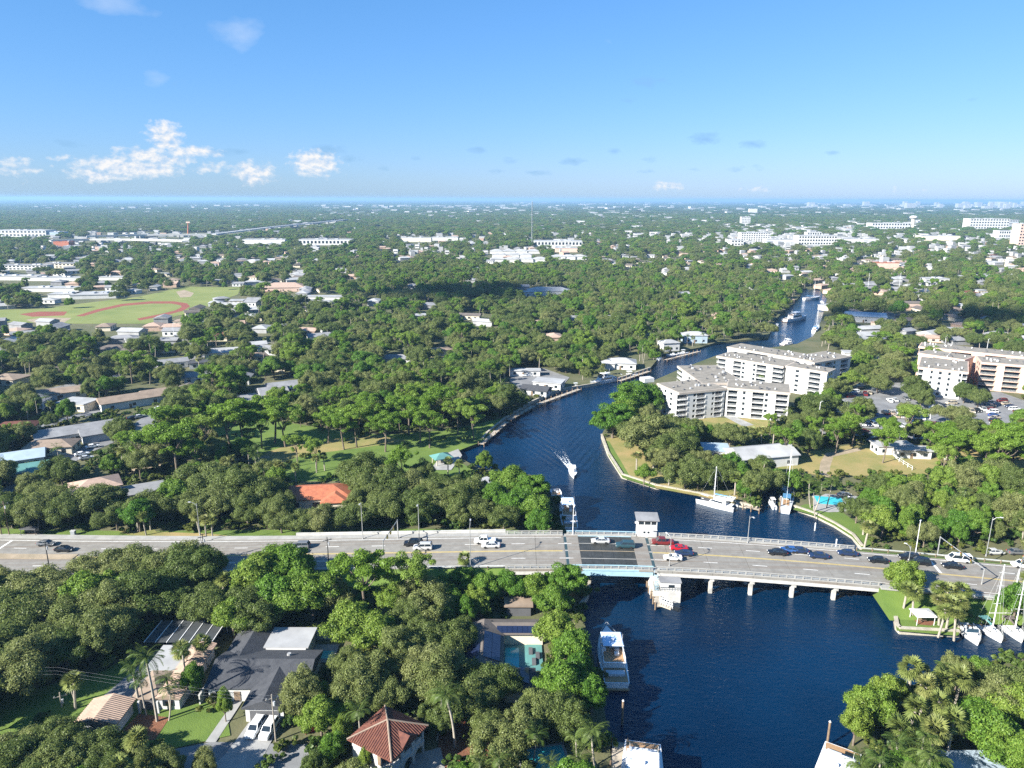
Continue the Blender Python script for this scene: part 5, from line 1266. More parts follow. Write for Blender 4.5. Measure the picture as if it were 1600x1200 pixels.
def car(label, p, rz, kind='sedan', col='black', parts=True, pitch=0.0, group=None):
    M_ = car_proto(kind, col); s = CARK[kind]; nm = {'sedan': 'car', 'coupe': 'car', 'suv': 'car', 'pickup': 'pickup_truck', 'van': 'van'}[kind]
    o = thing(nm, label, nm.split('_')[0], p, rz, group); o.rotation_euler = (0, pitch, rz)
    for n_ in ('body', 'windows', 'roof'): link(n_, M_[n_], o)
    if parts:
        for x in (-s['L'] * .29, s['L'] * .3):
            for y in (-1, 1): link('wheel', M_['wheel'], o, (x, y * (s['W'] - .1), .34))
        for y in (-1, 1):
            link('headlight', M_['headlight'], o, (s['body'][-2][0] + .03, y * .58, .68)); link('tail_light', M_['tail_light'], o, (s['body'][0][0] + .01, y * .62, .85))
    return o
def road_car(label, px, py, kind, col, back=False):
    u, t = road_at(px, py); p = road(u, t, .008); h = road_heading(u)
    d = road(u + 2, t) - road(u - 2, t); pt = -math.atan2(d.z, d.xy.length)
    return car(label, p, h + (math.pi if back else 0), kind, col, True, -pt if back else pt)
W = True
for a in [
 ('dark silver sedan left of the black car by the median', 73, 852, 'sedan', 'grey', 0), ('black sedan beside the planted median at the left', 101, 861, 'sedan', 'black', 0), ('dark grey car waiting near the white stop line', 470, 856, 'suv', 'grey', W), ('silver car half hidden by the big bright tree', 462, 864, 'sedan', 'silver', W),
 ('black car beside the silver jeep on the left approach', 646, 852, 'suv', 'black', W), ('silver-grey jeep left of the palm on the approach', 661, 858, 'suv', 'silver', W), ('white pickup above the silver sedan on the left span', 758, 848, 'pickup', 'white', W), ('silver sedan just below the white pickup', 767, 855, 'sedan', 'silver', W),
 ('silver sedan on the dark lifting span', 938, 848, 'sedan', 'silver', W), ('dark teal SUV on the dark lifting span', 977, 855, 'suv', 'teal', W), ('maroon pickup in front of the tender house', 1035, 850, 'pickup', 'maroon', W), ('bright red sports car right of the maroon pickup', 1060, 859, 'coupe', 'red', W), ('navy car just below the red sports car', 1068, 867, 'coupe', 'navy', W), ('white coupe nearest the near railing by the lift pier', 1051, 874, 'coupe', 'white', W),
 ('black sedan leading the pair mid bridge right', 1214, 866, 'sedan', 'black', W), ('bright blue hatchback behind the black sedan', 1234, 862, 'sedan', 'blue', W), ('dark car shape standing in for the shadow beside the blue hatchback', 1247, 863, 'sedan', 'navy', W), ('navy sedan alone in the near lane right of the pair', 1278, 871, 'sedan', 'navy', W), ('navy sedan alone in the far lane', 1323, 867, 'sedan', 'navy', W), ('black sedan before the tree at the right bridge end', 1371, 878, 'sedan', 'black', W),  # shadow beside the blue hatchback is built as a dark car
 ('black SUV above another at the right bridge end', 1420, 874, 'suv', 'black', W), ('black SUV lower of two at the right bridge end', 1436, 881, 'suv', 'black', W), ('black sedan below the white van', 1487, 887, 'sedan', 'black', W), ('long white passenger van near the signal arm', 1497, 877, 'van', 'white', W), ('white SUV at the right edge of the road', 1597, 886, 'suv', 'white', W)]:
    road_car(a[0], a[1], a[2], a[3], a[4], bool(a[5]))
for lb, x, y in (('left white SUV parked on the pale driveway', 400, 1142), ('right white SUV parked on the pale driveway', 421, 1144)):
    p = P(x, y); car(lb, Vector((p.x, p.y, LAND + .09)), math.radians(-97), 'suv', 'white')
PK = ['black', 'white', 'silver', 'grey', 'red', 'maroon', 'navy', 'beige', 'blue']
def parked(row, n, rz, phrase):
    (x0, y0), (x1, y1) = row
    for i in range(n):
        if random.random() < .14: continue
        p = P(x0 + (x1 - x0) * i / max(1, n - 1), y0 + (y1 - y0) * i / max(1, n - 1)); c = random.choice(PK); k = random.choice(('sedan', 'suv', 'sedan'))
        o = car('x', Vector((p.x, p.y, LAND + .1)), rz + random.gauss(0, .04) + random.choice((0, math.pi)), k, c, p.y < 330, 0, 'cars parked round the apartment blocks'); SITES.append((p.x, p.y, 2))
        AUTO.append((o, f'{c} parked car', 'parked'))
parked(((1338, 664), (1412, 668)), 9, 1.5, ''); parked(((1322, 628), (1345, 604)), 8, .3, ''); parked(((1400, 652), (1440, 655)), 6, 1.5, ''); parked(((1486, 632), (1500, 660)), 6, .1, ''); parked(((1546, 632), (1556, 664)), 8, .1, '')
parked(((1390, 628), (1450, 620)), 8, 1.4, ''); parked(((1430, 673), (1520, 679)), 6, 0, ''); parked(((1310, 662), (1316, 630)), 6, .2, ''); parked(((1350, 676), (1362, 690)), 3, .4, ''); parked(((1455, 640), (1478, 636)), 3, 1.4, ''); parked(((1425, 662), (1525, 668)), 13, 1.45, ''); parked(((1500, 648), (1545, 640)), 6, 1.4, ''); parked(((1352, 618), (1385, 606)), 6, 1.3, ''); parked(((1565, 628), (1598, 650)), 6, .2, ''); parked(((1340, 650), (1400, 646)), 8, 1.5, '')
for i, (x, y, c, rz) in enumerate([(218, 653, 'silver', .9), (208, 655, 'black', .9), (128, 712, 'white', .6), (135, 718, 'silver', .6), (145, 700, 'white', .6), (48, 755, 'silver', .7), (60, 748, 'blue', .7), (822, 588, 'white', .2), (835, 582, 'grey', .2), (845, 580, 'navy', .2), (1318, 776, 'grey', .3), (1553, 866, 'silver', .0), (1588, 866, 'grey', .0), (250, 640, 'white', .4), (70, 720, 'grey', .5)]):
    p = P(x, y); o = car('x', Vector((p.x, p.y, LAND + .1)), rz, 'sedan', c, p.y < 300); AUTO.append((o, f'{c} parked car', 'parked')); SITES.append((p.x, p.y, 2.5))
    CLR((x - 8, y - 6), (x + 8, y - 6), (x + 8, y + 3), (x - 8, y + 3))

# ------------------------------------------------------------------ boats (bow toward +x, origin amidships at the water)
def hull(L, B, fb, bowf=1.25, sq=.86, n=14, dep=.5):
    rings = []
    for i in range(n):
        s = i / (n - 1); x = -L / 2 + L * s
        w = B / 2 * (sq + (1 - sq) * min(1, s / .35)) if s < .45 else B / 2 * max(.015, (1 - ((s - .45) / .55) ** 2.2))
        z = fb * (1 + (bowf - 1) * s ** 2); wl_ = w * (.82 - .45 * max(0, s - .5) * 2 * .8)
        xr = x + (.0 if s < .8 else -(s - .8) * L * .12)
        rings.append([(xr, -wl_ * .5, -dep), (xr, wl_ * .5, -dep), (xr, wl_, .05), (x, w, z), (x, -w, z), (xr, -wl_, .05)])
    return MB().loft(rings)
def taper(b, x0, x1, w0, w1, z0, z1, ia=.3, ib=1.0, iw=.2):
    """a cabin block that leans in toward its top; w0 aft half-width, w1 fore half-width"""
    vs = [(x0, -w0, z0), (x1, -w1, z0), (x1, w1, z0), (x0, w0, z0), (x0 + ia, -w0 + iw, z1), (x1 - ib, -w1 + iw, z1), (x1 - ib, w1 - iw, z1), (x0 + ia, w0 - iw, z1)]
    return b.add(vs, [(3, 2, 1, 0), (4, 5, 6, 7), (0, 1, 5, 4), (1, 2, 6, 5), (2, 3, 7, 6), (3, 0, 4, 7)])
def place(bow, stern, z=0.6):
    a, b = P(*bow, z), P(*stern, z); d = a - b; c = (a + b) / 2
    return (c.x, c.y, 0), math.atan2(d.y, d.x), d.length
def rails(o, L, B, fb, n=9):
    b = MB(); pts = {1: [], -1: []}
    for s in (1, -1):
        for i in range(n):
            t = .5 + .5 * i / (n - 1); x = -L / 2 + L * t; w = B / 2 * max(.05, (1 - ((t - .45) / .55) ** 2.2)) * .96 * s
            z = fb * (1 + .25 * t * t); b.cyl((x - .05, w, z), (x - .05, w, z + .85), .035, n=4); pts[s].append((x - .05, w, z + .85))
        b.tube(pts[s], .035, 4)
    b.cyl(pts[1][-1], pts[-1][-1], .035, n=4)
    return b.build('bow_rail', 'm_rail', o)
def yacht(label, bow, stern, B=None, dark='m_glassblue', top='m_gel', fly=True, hard=True, L=None, gel='m_gel'):
    loc, rz, l = place(bow, stern); L = L or l; B = B or L * .27; o = thing('motor_yacht', label, 'yacht', loc, rz); fb = L * .085
    hull(L, B, fb).build('hull', gel, o)
    MB().loft([[(x, -w, z) for x, w, z in ()] for _ in ()]) if False else None
    dk = MB(); dk.box(-L * .49, -L * .2, -B * .4, B * .4, fb + .01, fb + .06); dk.build('aft_deck', 'm_teak', o)
    c1_ = taper(MB(), -L * .26, L * .24, B * .40, B * .30, fb + .02, fb + L * .075, L * .01, L * .08, B * .04).build('cabin', gel, o)
    taper(MB(), -L * .2, L * .205, B * .395, B * .305, fb + L * .025, fb + L * .058, L * .004, L * .05, B * .018).build('side_windows', dark, o)
    taper(MB(), L * .235, L * .40, B * .24, B * .10, fb + .05, fb + L * .03, 0, L * .05, B * .03).build('foredeck_trunk', gel, o)
    z2 = fb + L * .077
    if fly:
        MB().box(-L * .28, L * .13, -B * .40, B * .40, z2, z2 + .08).build('fly_deck', gel, o)
        MB().box(-L * .265, L * .10, -B * .36, B * .36, z2 + .082, z2 + .088).build('fly_floor', 'm_teak', o)
        b = MB()
        for s in (-1, 1): b.box(-L * .24, L * .12, s * B * .39 - .05, s * B * .39 + .05, z2 + .08, z2 + .75)
        b.box(L * .115, L * .13, -B * .39, B * .39, z2 + .08, z2 + .8); b.build('fly_coaming', gel, o)
        taper(MB(), L * .12, L * .16, B * .34, B * .28, z2 + .3, z2 + 1.0, .1, .3, .1).build('windscreen', dark, o)
        for i, (x, y) in enumerate(((.03, .22), (.03, -.1), (-.08, .24), (-.08, -.24), (-.16, -.2))): MB().box(L * x, L * x + L * .045, B * y, B * y + B * .16, z2 + .09, z2 + .6).build('seat', 'm_gelgrey' if i % 2 else 'm_gel', o)
        MB().box(-L * .02, L * .02, -B * .05, B * .08, z2 + .09, z2 + .85).build('helm', 'm_gelgrey', o)
        if hard:
            MB().box(-L * .14 if hard is True else L * -.2, L * .12, -B * .38, B * .38, z2 + 2.05, z2 + 2.22, top=(.25, .2)).build('hardtop', top, o)
            b = MB()
            for s in (-1, 1):
                for x in (-L * .12, L * .09): b.cyl((x - .3, s * B * .37, z2 + .5), (x, s * B * .34, z2 + 2.06), .09, n=5)
            b.build('hardtop_post', gel, o)
            b = MB().cyl((-L * .05, 0, z2 + 2.2), (-L * .05, 0, z2 + 2.6), .35, .3, 10); b.build('radar_dome', 'm_gel', o)
            for s in (-1, 1): MB().cyl((-L * .1, s * B * .3, z2 + 2.2), (-L * .12, s * B * .32, z2 + 4.6), .04, .02, 5).build('antenna', 'm_gel', o)
    MB().box(-L * .53, -L * .495, -B * .42, B * .42, .25, .4).build('swim_platform', 'm_teak', o)
    MB().box(-L * .40, -L * .33, -B * .33, B * .33, fb + .06, fb + .55).build('aft_seat', 'm_gelgrey', o)
    rails(o, L, B, fb)
    return o
def small_boat(label, p, rz, L=7, ttop=True, name='motorboat', gel='m_gel'):
    o = thing(name, label, 'boat', (p[0], p[1], 0), rz); B = L * .33; fb = L * .1
    hull(L, B, fb, 1.35).build('hull', gel, o)
    MB().box(-L * .45, L * .2, -B * .36, B * .36, fb + .01, fb + .04).build('deck', 'm_gelgrey', o)
    taper(MB(), -L * .08, L * .1, B * .16, B * .14, fb + .04, fb + 1.0, .05, .3, .06).build('console', gel, o)
    MB().box(-L * .22, -L * .13, -B * .22, B * .22, fb + .04, fb + .6).build('seat', 'm_gelgrey', o)
    if ttop:
        MB().box(-L * .2, L * .12, -B * .36, B * .36, fb + 1.9, fb + 2.0).build('t_top', 'm_gel', o); b = MB()
        for x in (-L * .15, L * .08):
            for s in (-1, 1): b.cyl((x, s * B * .26, fb), (x, s * B * .3, fb + 1.9), .04, n=5)
        b.build('t_top_frame', 'm_rail', o)
    for s in (-.22, .22): MB().box(-L * .56, -L * .49, B * s - .16, B * s + .16, -.2, fb + .5).build('outboard', 'm_gelgrey', o)
    return o
def sailboat(label, bow, stern, mast_h=15, B=None, gel='m_gel', cat=False, cover='m_canvas', mx=.1):
    loc, rz, L = place(bow, stern); B = B or L * .29; o = thing('catamaran' if cat else 'sailboat', label, 'sailboat', loc, rz); fb = L * .095
    if cat:
        for s in (-1, 1):
            h = hull(L, B * .24, fb, 1.15, .7); h.v = [(x, y + s * B * .36, z) for x, y, z in h.v]; h.build('hull', gel, o)
        MB().box(-L * .42, L * .18, -B * .30, B * .30, fb * .62, fb + .02).build('bridge_deck', gel, o)
        taper(MB(), -L * .28, L * .14, B * .33, B * .26, fb + .021, fb + 1.35, .3, 1.0, .35).build('cabin', gel, o)
        taper(MB(), -L * .2, L * .125, B * .325, B * .27, fb + .45, fb + .95, .1, .45, .12).build('windows', 'm_glass', o)
        MB().box(-L * .44, -L * .26, -B * .3, B * .3, fb + 1.9, fb + 2.02).build('bimini', 'm_gel', o); zc = fb + 1.35
        b = MB()
        for x in (-L * .43, -L * .27):
            for s in (-1, 1): b.cyl((x, s * B * .28, fb), (x, s * B * .28, fb + 1.9), .05, n=5)
        b.build('bimini_frame', 'm_rail', o); MB().box(L * .18, L * .36, -B * .24, B * .24, fb * .9, fb * .93).build('trampoline', 'm_shade', o)
    else:
        hull(L, B, fb, 1.3, .7).build('hull', gel, o)
        taper(MB(), -L * .12, L * .22, B * .27, B * .16, fb + .02, fb + .5, .2, .6, .12).build('cabin', gel, o)
        taper(MB(), -L * .1, L * .17, B * .272, B * .18, fb + .15, fb + .35, .05, .2, .03).build('windows', 'm_glass', o)
        MB().box(-L * .4, -L * .14, -B * .22, B * .22, fb + .011, fb + .06).build('cockpit', 'm_teak', o)
        MB().box(-L * .32, -L * .15, -B * .28, B * .28, fb + 1.75, fb + 1.85).build('bimini', cover, o); zc = fb + .5
        b = MB()
        for x in (-L * .31, -L * .16):
            for s in (-1, 1): b.cyl((x, s * B * .26, fb), (x, s * B * .26, fb + 1.75), .035, n=4)
        b.build('bimini_frame', 'm_rail', o); rails(o, L, B, fb, 6)
    m = MB().cyl((L * mx, 0, fb), (L * mx, 0, mast_h), .14, .1, 8).build('mast', 'm_gel', o)
    b = MB()
    for t in (.45, .7): b.cyl((L * mx, -B * .22, mast_h * t), (L * mx, B * .22, mast_h * t), .04, n=4)
    b.build('spreaders', 'm_gel', m)
    MB().cyl((L * mx, 0, zc + .8), (L * mx - L * .42, 0, zc + 1.0), .09, n=6).build('boom', 'm_gel', o)
    MB().cyl((L * mx - .3, 0, zc + 1.0), (L * mx - L * .4, 0, zc + 1.15), .24, .14, 7).build('sail_cover', cover, o)
    b = MB(); top = (L * mx, 0, mast_h - .1)
    for q in ((L * .48, 0, fb * 1.2), (-L * .48, 0, fb), (L * mx - .3, B * .44, fb), (L * mx - .3, -B * .44, fb)): b.cyl(top, q, .025, n=3)
    b.build('rigging', 'm_rail', o)
    return o
y1 = yacht('large white motor yacht with open flybridge moored under the left bank trees', (947, 986), (964, 1074), 5.6, top='m_gelblue'); landmark('the large moored yacht', y1.location)
yacht('big white yacht with broad flat hardtop at the bottom edge, centre', (1001, 1330), (1004, 1168), 7.0, hard=2)
yacht('white yacht with flat hardtop at the bottom edge, lower right', (1280, 1330), (1316, 1178), 6.6, hard=2)
yacht('white motor yacht moored beside trees just beyond the bridge', (883, 784), (891, 830), 5.0, top='m_gelblue', dark='m_glass'); 
yacht('white cruiser half hidden by trees behind the moored yacht', (862, 764), (872, 782), 4.2, hard=False)
yu = yacht('sleek white yacht moored at the bulkhead upriver', (922, 601), (964, 592), 5.2, dark='m_glass'); landmark('the sleek yacht upriver', yu.location)
yf = yacht('white yacht moored by palms on the far river reach', (1260, 497), (1226, 502), 6); landmark('the far reach yacht', yf.location)
yacht('white cruiser moored at the lower end of the far reach', (1240, 536), (1222, 538), 5)
mb = place((897, 749), (893, 731), .3); small_boat('small white motorboat speeding along the open river', mb[0], mb[1], 8.6); landmark('the speeding motorboat', mb[0])
ct = sailboat('white catamaran with tall mast moored at the grassy point', (1091, 779), (1150, 793), 12.5, 6.4, cat=True, mx=.08); landmark('the white catamaran', ct.location)
sb = sailboat('single-masted sailboat moored stern-on beside the inlet', (1231, 762), (1227, 800), 16.5, 4.2, 'm_gelgrey'); landmark('the inlet sailboat', sb.location)
yacht('white sport cruiser in the marina slip beside the gazebo lawn', (1529, 1006), (1500, 973), 4.0, hard=False)
sailboat('white sailboat with green cover in the second marina slip', (1566, 1002), (1526, 968), 17, 3.7, cover='m_roofteal')
sailboat('white sailboat with tan deck in the third marina slip', (1598, 1002), (1566, 968), 14, 4.0, cover='m_roofbrown')
sailboat('white sailboat cut by the right edge in the marina', (1640, 990), (1600, 962), 15, 3.8)
sailboat('small dark-masted sailboat behind the marina boats', (1590, 975), (1560, 955), 13, 3.2, cover='m_canvas')
sailboat('white ketch moored at the top of the far reach', (1281, 466), (1256, 468), 17, 5); sailboat('slim sailboat on the right of the far reach', (1278, 512), (1271, 520), 16, 4)
sailboat('sailboat mast and hull on the left of the upper canal', (1362, 456), (1345, 456), 20, 5); sailboat('sailboat mast and hull on the right of the upper canal', (1412, 455), (1392, 455), 20, 5)
for i, (x, y, rz, L, lb) in enumerate([(984, 588, .15, 9, 'white fishing boat behind the sleek yacht upriver'), (1030, 562, 1.2, 8, 'dark-topped boat at the point of the upper docks'), (1052, 556, .3, 8, 'white motorboat left of two at the upper docks'), (1068, 553, .2, 7, 'white motorboat right of two at the upper docks'), (900, 606, .2, 6, 'small skiff at the bulkhead left of the sleek yacht'), (1284, 473, 1.4, 9, 'white motorboat at the head of the far reach'), (1214, 512, 1.2, 8, 'white boat against the left bank of the far reach'), (1206, 790, 1.5, 6, 'small boat inside the narrow inlet')]):
    p = P(x, y, 0); small_boat(lb, p, rz, L, i % 3 != 2)
# boats laid up ashore behind the rear apartments
for i, (x, y) in enumerate(((1358, 563), (1372, 567), (1386, 571), (1408, 574))):
    p = P(x, y); o = yacht(['first', 'second', 'third', 'fourth'][i] + ' white boat from the left laid up in the boatyard', (x + 9, y + 4), (x - 9, y - 3), 4, hard=False, L=12); o.location.z = LAND + .9
    for s in (-1, 1): MB().box(-4, 4, s * .8 - .2, s * .8 + .2, -.9, -.2).build('cradle', 'm_wood', o)
    SITES.append((p.x, p.y, 7))
# white wake of the motorboat: broken foam riding on the water
def foam():
    m = bpy.data.materials.new('m_foam'); m.use_nodes = True; nt = m.node_tree; b = nt.nodes['Principled BSDF']; b.inputs['Base Color'].default_value = (.8, .84, .86, 1); b.inputs['Roughness'].default_value = .8
    MATS['m_foam'] = m
foam()
b = MB(); p0 = P(893, 733, 0); dr = (P(872, 704, 0) - p0); dl = dr.length; dr.normalize(); sd = Vector((-dr.y, dr.x, 0))
for i in range(900):
    t = random.random() ** 1.5; s = random.choice((-1, 1, 0)); 
    off = s * (.6 + 1.5 * t) + random.gauss(0, .12 + .3 * t); q = p0 + dr * (t * dl * 1.15) + sd * off
    if random.random() < t * (.72 if s else 1.0): continue
    r = random.uniform(.04, .16) * (1.25 - t); a = random.random() * 6.3
    b.add([(q.x + r * (1.8 if k % 2 else 1) * math.cos(a + k * 1.26), q.y + r * 1.3 * math.sin(a + k * 1.26), .03 + (i % 7) * .002) for k in range(5)], [(0, 1, 2, 3, 4)])
tag(b.build('boat_wake', 'm_foam'), 'white foam wake trailing behind the speeding motorboat', 'wake', kind='stuff')

# ------------------------------------------------------------------ docks, poles, small things
def dock(label, a, b_, w=2.0):
    p, q = P(*a, 1.0), P(*b_, 1.0); d = q - p; o = thing('dock', label, 'dock', (p.x, p.y, 0), math.atan2(d.y, d.x)); L = d.length; n = max(2, int(L / .9))
    me = MB().box(0, L / n - .05, -w / 2, w / 2, .95, 1.06).data('plank', 'm_dock')
    for i in range(n): link('plank', me, o, (L * i / n, 0, 0))
    pm = MB().cyl((0, 0, -2), (0, 0, 2.0), .17, n=7).data('pile', 'm_wood')
    for i in range(0, max(2, int(L / 4)) + 1):
        for s in (-1, 1): link('pile', pm, o, (L * i / max(2, int(L / 4)), s * (w / 2 + .15), 0))
    return o
dock('wooden dock below the park point', (752, 694), (792, 659)); dock('long wooden dock along the bulkhead', (795, 656), (834, 634)); dock('narrow dock in front of the boathouse yard', (838, 632), (905, 608)); dock('marina dock between the sailboat slips', (1520, 966), (1600, 968), 2.2)
dock('small dock beside the catamaran stern', (1163, 790), (1188, 796)); dock('dock finger at the upper bend', (1040, 562), (1092, 549)); dock('dark timber dock at the bottom edge beside the big yacht', (968, 1160), (966, 1240), 2.5)
dock('dock beneath the striped-roof dock house', (968, 595), (1014, 580))
for i, (x, y) in enumerate(((1273, 829), (1306, 855), (905, 786), (1286, 768))):
    if i == 2: continue
    p = P(x, y, 0); o = thing('mooring_pile', ['white-capped mooring pile alone in the side channel', 'white-capped mooring pile close to the far railing', '', 'white mooring pile beside the bay lawn'][i], 'mooring pile', (p.x, p.y, 0)); MB().cyl((0, 0, -2), (0, 0, 2.2), .2, n=8).build('pile', 'm_gelgrey', o); MB().cyl((0, 0, 2.2), (0, 0, 2.5), .22, .05, 8).build('cap', 'm_gel', o)
for x, y, lb in ((972, 1132, 'slim dock pile standing left of the big bottom yacht'), (1292, 1166, 'green dock pile left of the lower right yacht'), (1218, 800, 'tall mooring pile at the mouth of the inlet')):
    p = P(x, y, 0); o = thing('mooring_pile', lb, 'mooring pile', (p.x, p.y, 0)); MB().cyl((0, 0, -2), (0, 0, 5), .22, .2, 8).build('pile', 'm_wood', o); MB().cyl((0, 0, 5), (0, 0, 5.25), .25, .05, 8).build('cap', 'm_ac', o)
def pole_height(base, toppy):
    lo, hi = 0, 40
    for _ in range(30):
        m = (lo + hi) / 2
        if proj((base.x, base.y, base.z + m))[1] > toppy: lo = m
        else: hi = m
    return lo
def lamp(label, base, toppy, arm=(1.8, 0), m='m_pole', name='street_lamp', r=.11, h=None):
    o = thing(name, label, 'street lamp', base); h = h or pole_height(base, toppy)
    MB().cyl((0, 0, -.3), (0, 0, h), r, r * .6, 8).build('pole', m, o)
    MB().tube([(0, 0, h - .8), (arm[0] * .4, arm[1] * .4, h), (arm[0], arm[1], h + .25)], .06, 5).build('arm', m, o)
    MB().box(-.35, .35, -.16, .16, h + .2, h + .36, math.atan2(arm[1], arm[0]), (arm[0], arm[1], 0)).build('lamp_head', 'm_ac', o)
    MB().cyl((0, 0, -.3), (0, 0, .35), r * 2, r * 1.6, 8).build('base', m, o)
    return o
def rp(px, py):
    u, t = road_at(px, py); return road(u, t)
for lb, b_, t_, arm in [('grey street lamp on the near kerb right of the small palm', (735, 888), 820, (0, 2.2)), ('street lamp on the far railing over the blue channel', (1168, 848), 806, (.4, -1.6)), ('lamp post beside the lift pier on the near railing', (1046, 884), 838, (-.8, 1.2)), ('street lamp on the far verge left of the parapet', (567, 842), 785, (0, -1.8)), ('street lamp on the far verge above the black car', (655, 842), 787, (0, -1.8)), ('street lamp on the near kerb at the right bridge end', (1418, 886), 853, (-.9, .8)), ('tall lamp post by the guard rail near the right edge', (1541, 868), 808, (1.6, -.8)), ('low-arm lamp standing behind the tree at the left', (314, 848), 786, (-1.8, 0))]:
    lamp(lb, rp(*b_), t_, arm)
lamp('plain white pole at the far railing beside the moored yacht', rp(895, 836), 790, (.2, -.3), 'm_gel', 'railing_pole'); lamp('white pole on a block at the right end of the bridge', rp(1430, 867), 815, (.1, .1), 'm_gel', 'railing_pole')
def signal(label, a, b_, ta, tb):
    p, q = rp(*a), rp(*b_); ha, hb_ = pole_height(p, ta), pole_height(q, tb); o = thing('traffic_signal', label, 'traffic signal', p); d = q - p
    MB().cyl((0, 0, -.3), (0, 0, ha), .16, .12, 8).build('pole', 'm_pole', o); MB().cyl((d.x, d.y, d.z - .3), (d.x, d.y, d.z + hb_), .16, .12, 8).build('pole', 'm_pole', o)
    MB().cyl((0, 0, ha - .2), (d.x, d.y, d.z + hb_ - .2), .1, n=6).build('span_arm', 'm_pole', o)
    for t in (.3, .5, .72):
        c = Vector((d.x * t, d.y * t, (ha - .2) * (1 - t) + (d.z + hb_ - .2) * t)); s = MB().box(-.2, .2, -.2, .2, -.95, .1, 0, c).build('signal_head', 'm_signal', o)
        for k, mm in enumerate(('m_lamp_red', 'm_paint_yellow', 'm_roofteal')): MB().cyl((c.x - .24, c.y, c.z - .1 - .3 * k), (c.x - .2, c.y, c.z - .1 - .3 * k), .11, n=8).build('lens', mm, s)
signal('traffic signal spanning the road left of the bridge', (622, 841), (600, 884), 812, 845); signal('traffic signal spanning the road right of the bridge', (1465, 866), (1533, 912), 838, 888)
signal('second traffic signal post pair near the guard rail', (1600, 880), (1588, 915), 850, 884)
def utility(label, base, toppy, lean=0.0, m='m_wood', h=None):
    o = thing('utility_pole', label, 'utility pole', base); h = h or pole_height(base, toppy)
    MB().cyl((0, 0, -.3), (lean, 0, h), .16, .1, 8).build('pole', m, o); MB().box(-1.1, 1.1, -.06, .06, h - .9, h - .75, .5, (lean, 0, 0)).build('crossarm', m, o)
    for x in (-.9, 0, .9): MB().cyl((lean + x * math.cos(.5), x * math.sin(.5), h - .75), (lean + x * math.cos(.5), x * math.sin(.5), h - .5), .06, n=5).build('insulator', 'm_ac', o)
    MB().cyl((lean + .3, 0, h - 2.2), (lean + .3, 0, h - 1.4), .2, n=7).build('transformer', 'm_ac', o)
    return h
utility('dark utility pole at the near kerb far left', rp(78, 892), 846, 0, 'm_poledark'); utility('dark utility pole behind the oaks left of centre', rp(321, 880), 858, 0, 'm_poledark', 8); utility('dark utility pole right of the big bright tree', rp(514, 886), 868, 0, 'm_poledark', 8)
utility('wooden utility pole second from the left edge on the far verge', P(15, 838), 783); utility('wooden utility pole at the left edge on the far verge', P(3, 838), 790)
u1 = P(431, 1158); h1 = utility('pale utility pole beside the two parked SUVs', u1, 1085, 0, 'm_palmbark'); u2 = P(97, 1105); h2 = utility('slim utility pole on the lower left lawn', u2, 1082, 0, 'm_palmbark')
w_ = thing('overhead_wires', 'thin overhead wires crossing the lower left gardens', 'wires', (u1.x, u1.y, LAND)); a = Vector((-190, u1.y + 3 - u1.y, 7.0)); 
for k in range(3):
    pts = []
    for (A, B) in (((-175, 4 + k * .4, 7.4 + k * .5), (u2.x - u1.x, u2.y - u1.y + k * .3, 7.0 + k * .5)), ((u2.x - u1.x, u2.y - u1.y + k * .3, 7.0 + k * .5), (0, k * .3, h1 - 1.6 + k * .4))):
        for i in range(9): t = i / 8; pts.append((A[0] + (B[0] - A[0]) * t, A[1] + (B[1] - A[1]) * t, A[2] + (B[2] - A[2]) * t - 1.2 * 4 * t * (1 - t) * .4))
    MB().tube(pts, .008, 3).build('wire', 'm_pole', w_)
for lb, x, y, ty in (('tall white light pole in the car park by the apartments', 1278, 664, 628), ('pale flagpole left of two beside the car park', 1436, 655, 640), ('white lattice post beside the car park', 1453, 655, 634), ('tall pale pole behind the peach apartments', 1541, 552, 530), ('tall grey pole in the trees behind the boatyard', 1443, 540, 519), ('slim pole left of the boatyard', 1476, 541, 524), ('light pole by the lower right of the school field', 273, 533, 505)):
    p = P(x, y); lamp(lb, p, ty, (.6, 0), 'm_gel', 'light_pole', .14)
# gazebo with white tent roof
p = P(1440, 972, LAND); gz = thing('gazebo', 'white tent-roofed gazebo on the small seawall lawn', 'gazebo', p, .0)
b = MB(); 
for x in (-1.9, 1.9):
    for y in (-1.4, 1.4): MB().cyl((x, y, 0), (x, y, 2.3), .07, n=6).build('post', 'm_gel', gz)
roof_mesh(MB(), -1.9, 1.9, -1.4, 1.4, 2.4, 'hip', .3, .3, th=.22).build('canopy', 'm_gel', gz); MB().box(-.8, .8, -.4, .4, .65, .72).build('table', 'm_wood', gz); MB().box(-.1, .1, -.1, .1, 0, .65).build('table_leg', 'm_wood', gz); landmark('the white gazebo', p)
for i, (x, y) in enumerate(((1415, 958), (1450, 948))):
    p = P(x, y); o = thing('garden_table', ['pale table left of the white gazebo', 'pale table behind the white gazebo'][i], 'table', p); MB().cyl((0, 0, .7), (0, 0, .78), .6, n=12).build('table_top', 'm_gel', o); MB().cyl((0, 0, 0), (0, 0, .7), .08, n=6).build('leg', 'm_gel', o)
p = P(1296, 783); pl = thing('swimming_pool', 'turquoise pool on the pale patio behind the bay lawn', 'pool', p, -.2); MB().box(-4.6, 4.6, -3.6, 3.6, -.3, .16).build('pool_shell', 'm_drive', pl); MB().box(-4.0, 4.0, -3.0, 3.0, .05, .2).build('pool_water', 'm_poolwater', pl); landmark('the patio pool', p); SITES.append((p.x, p.y, 7))
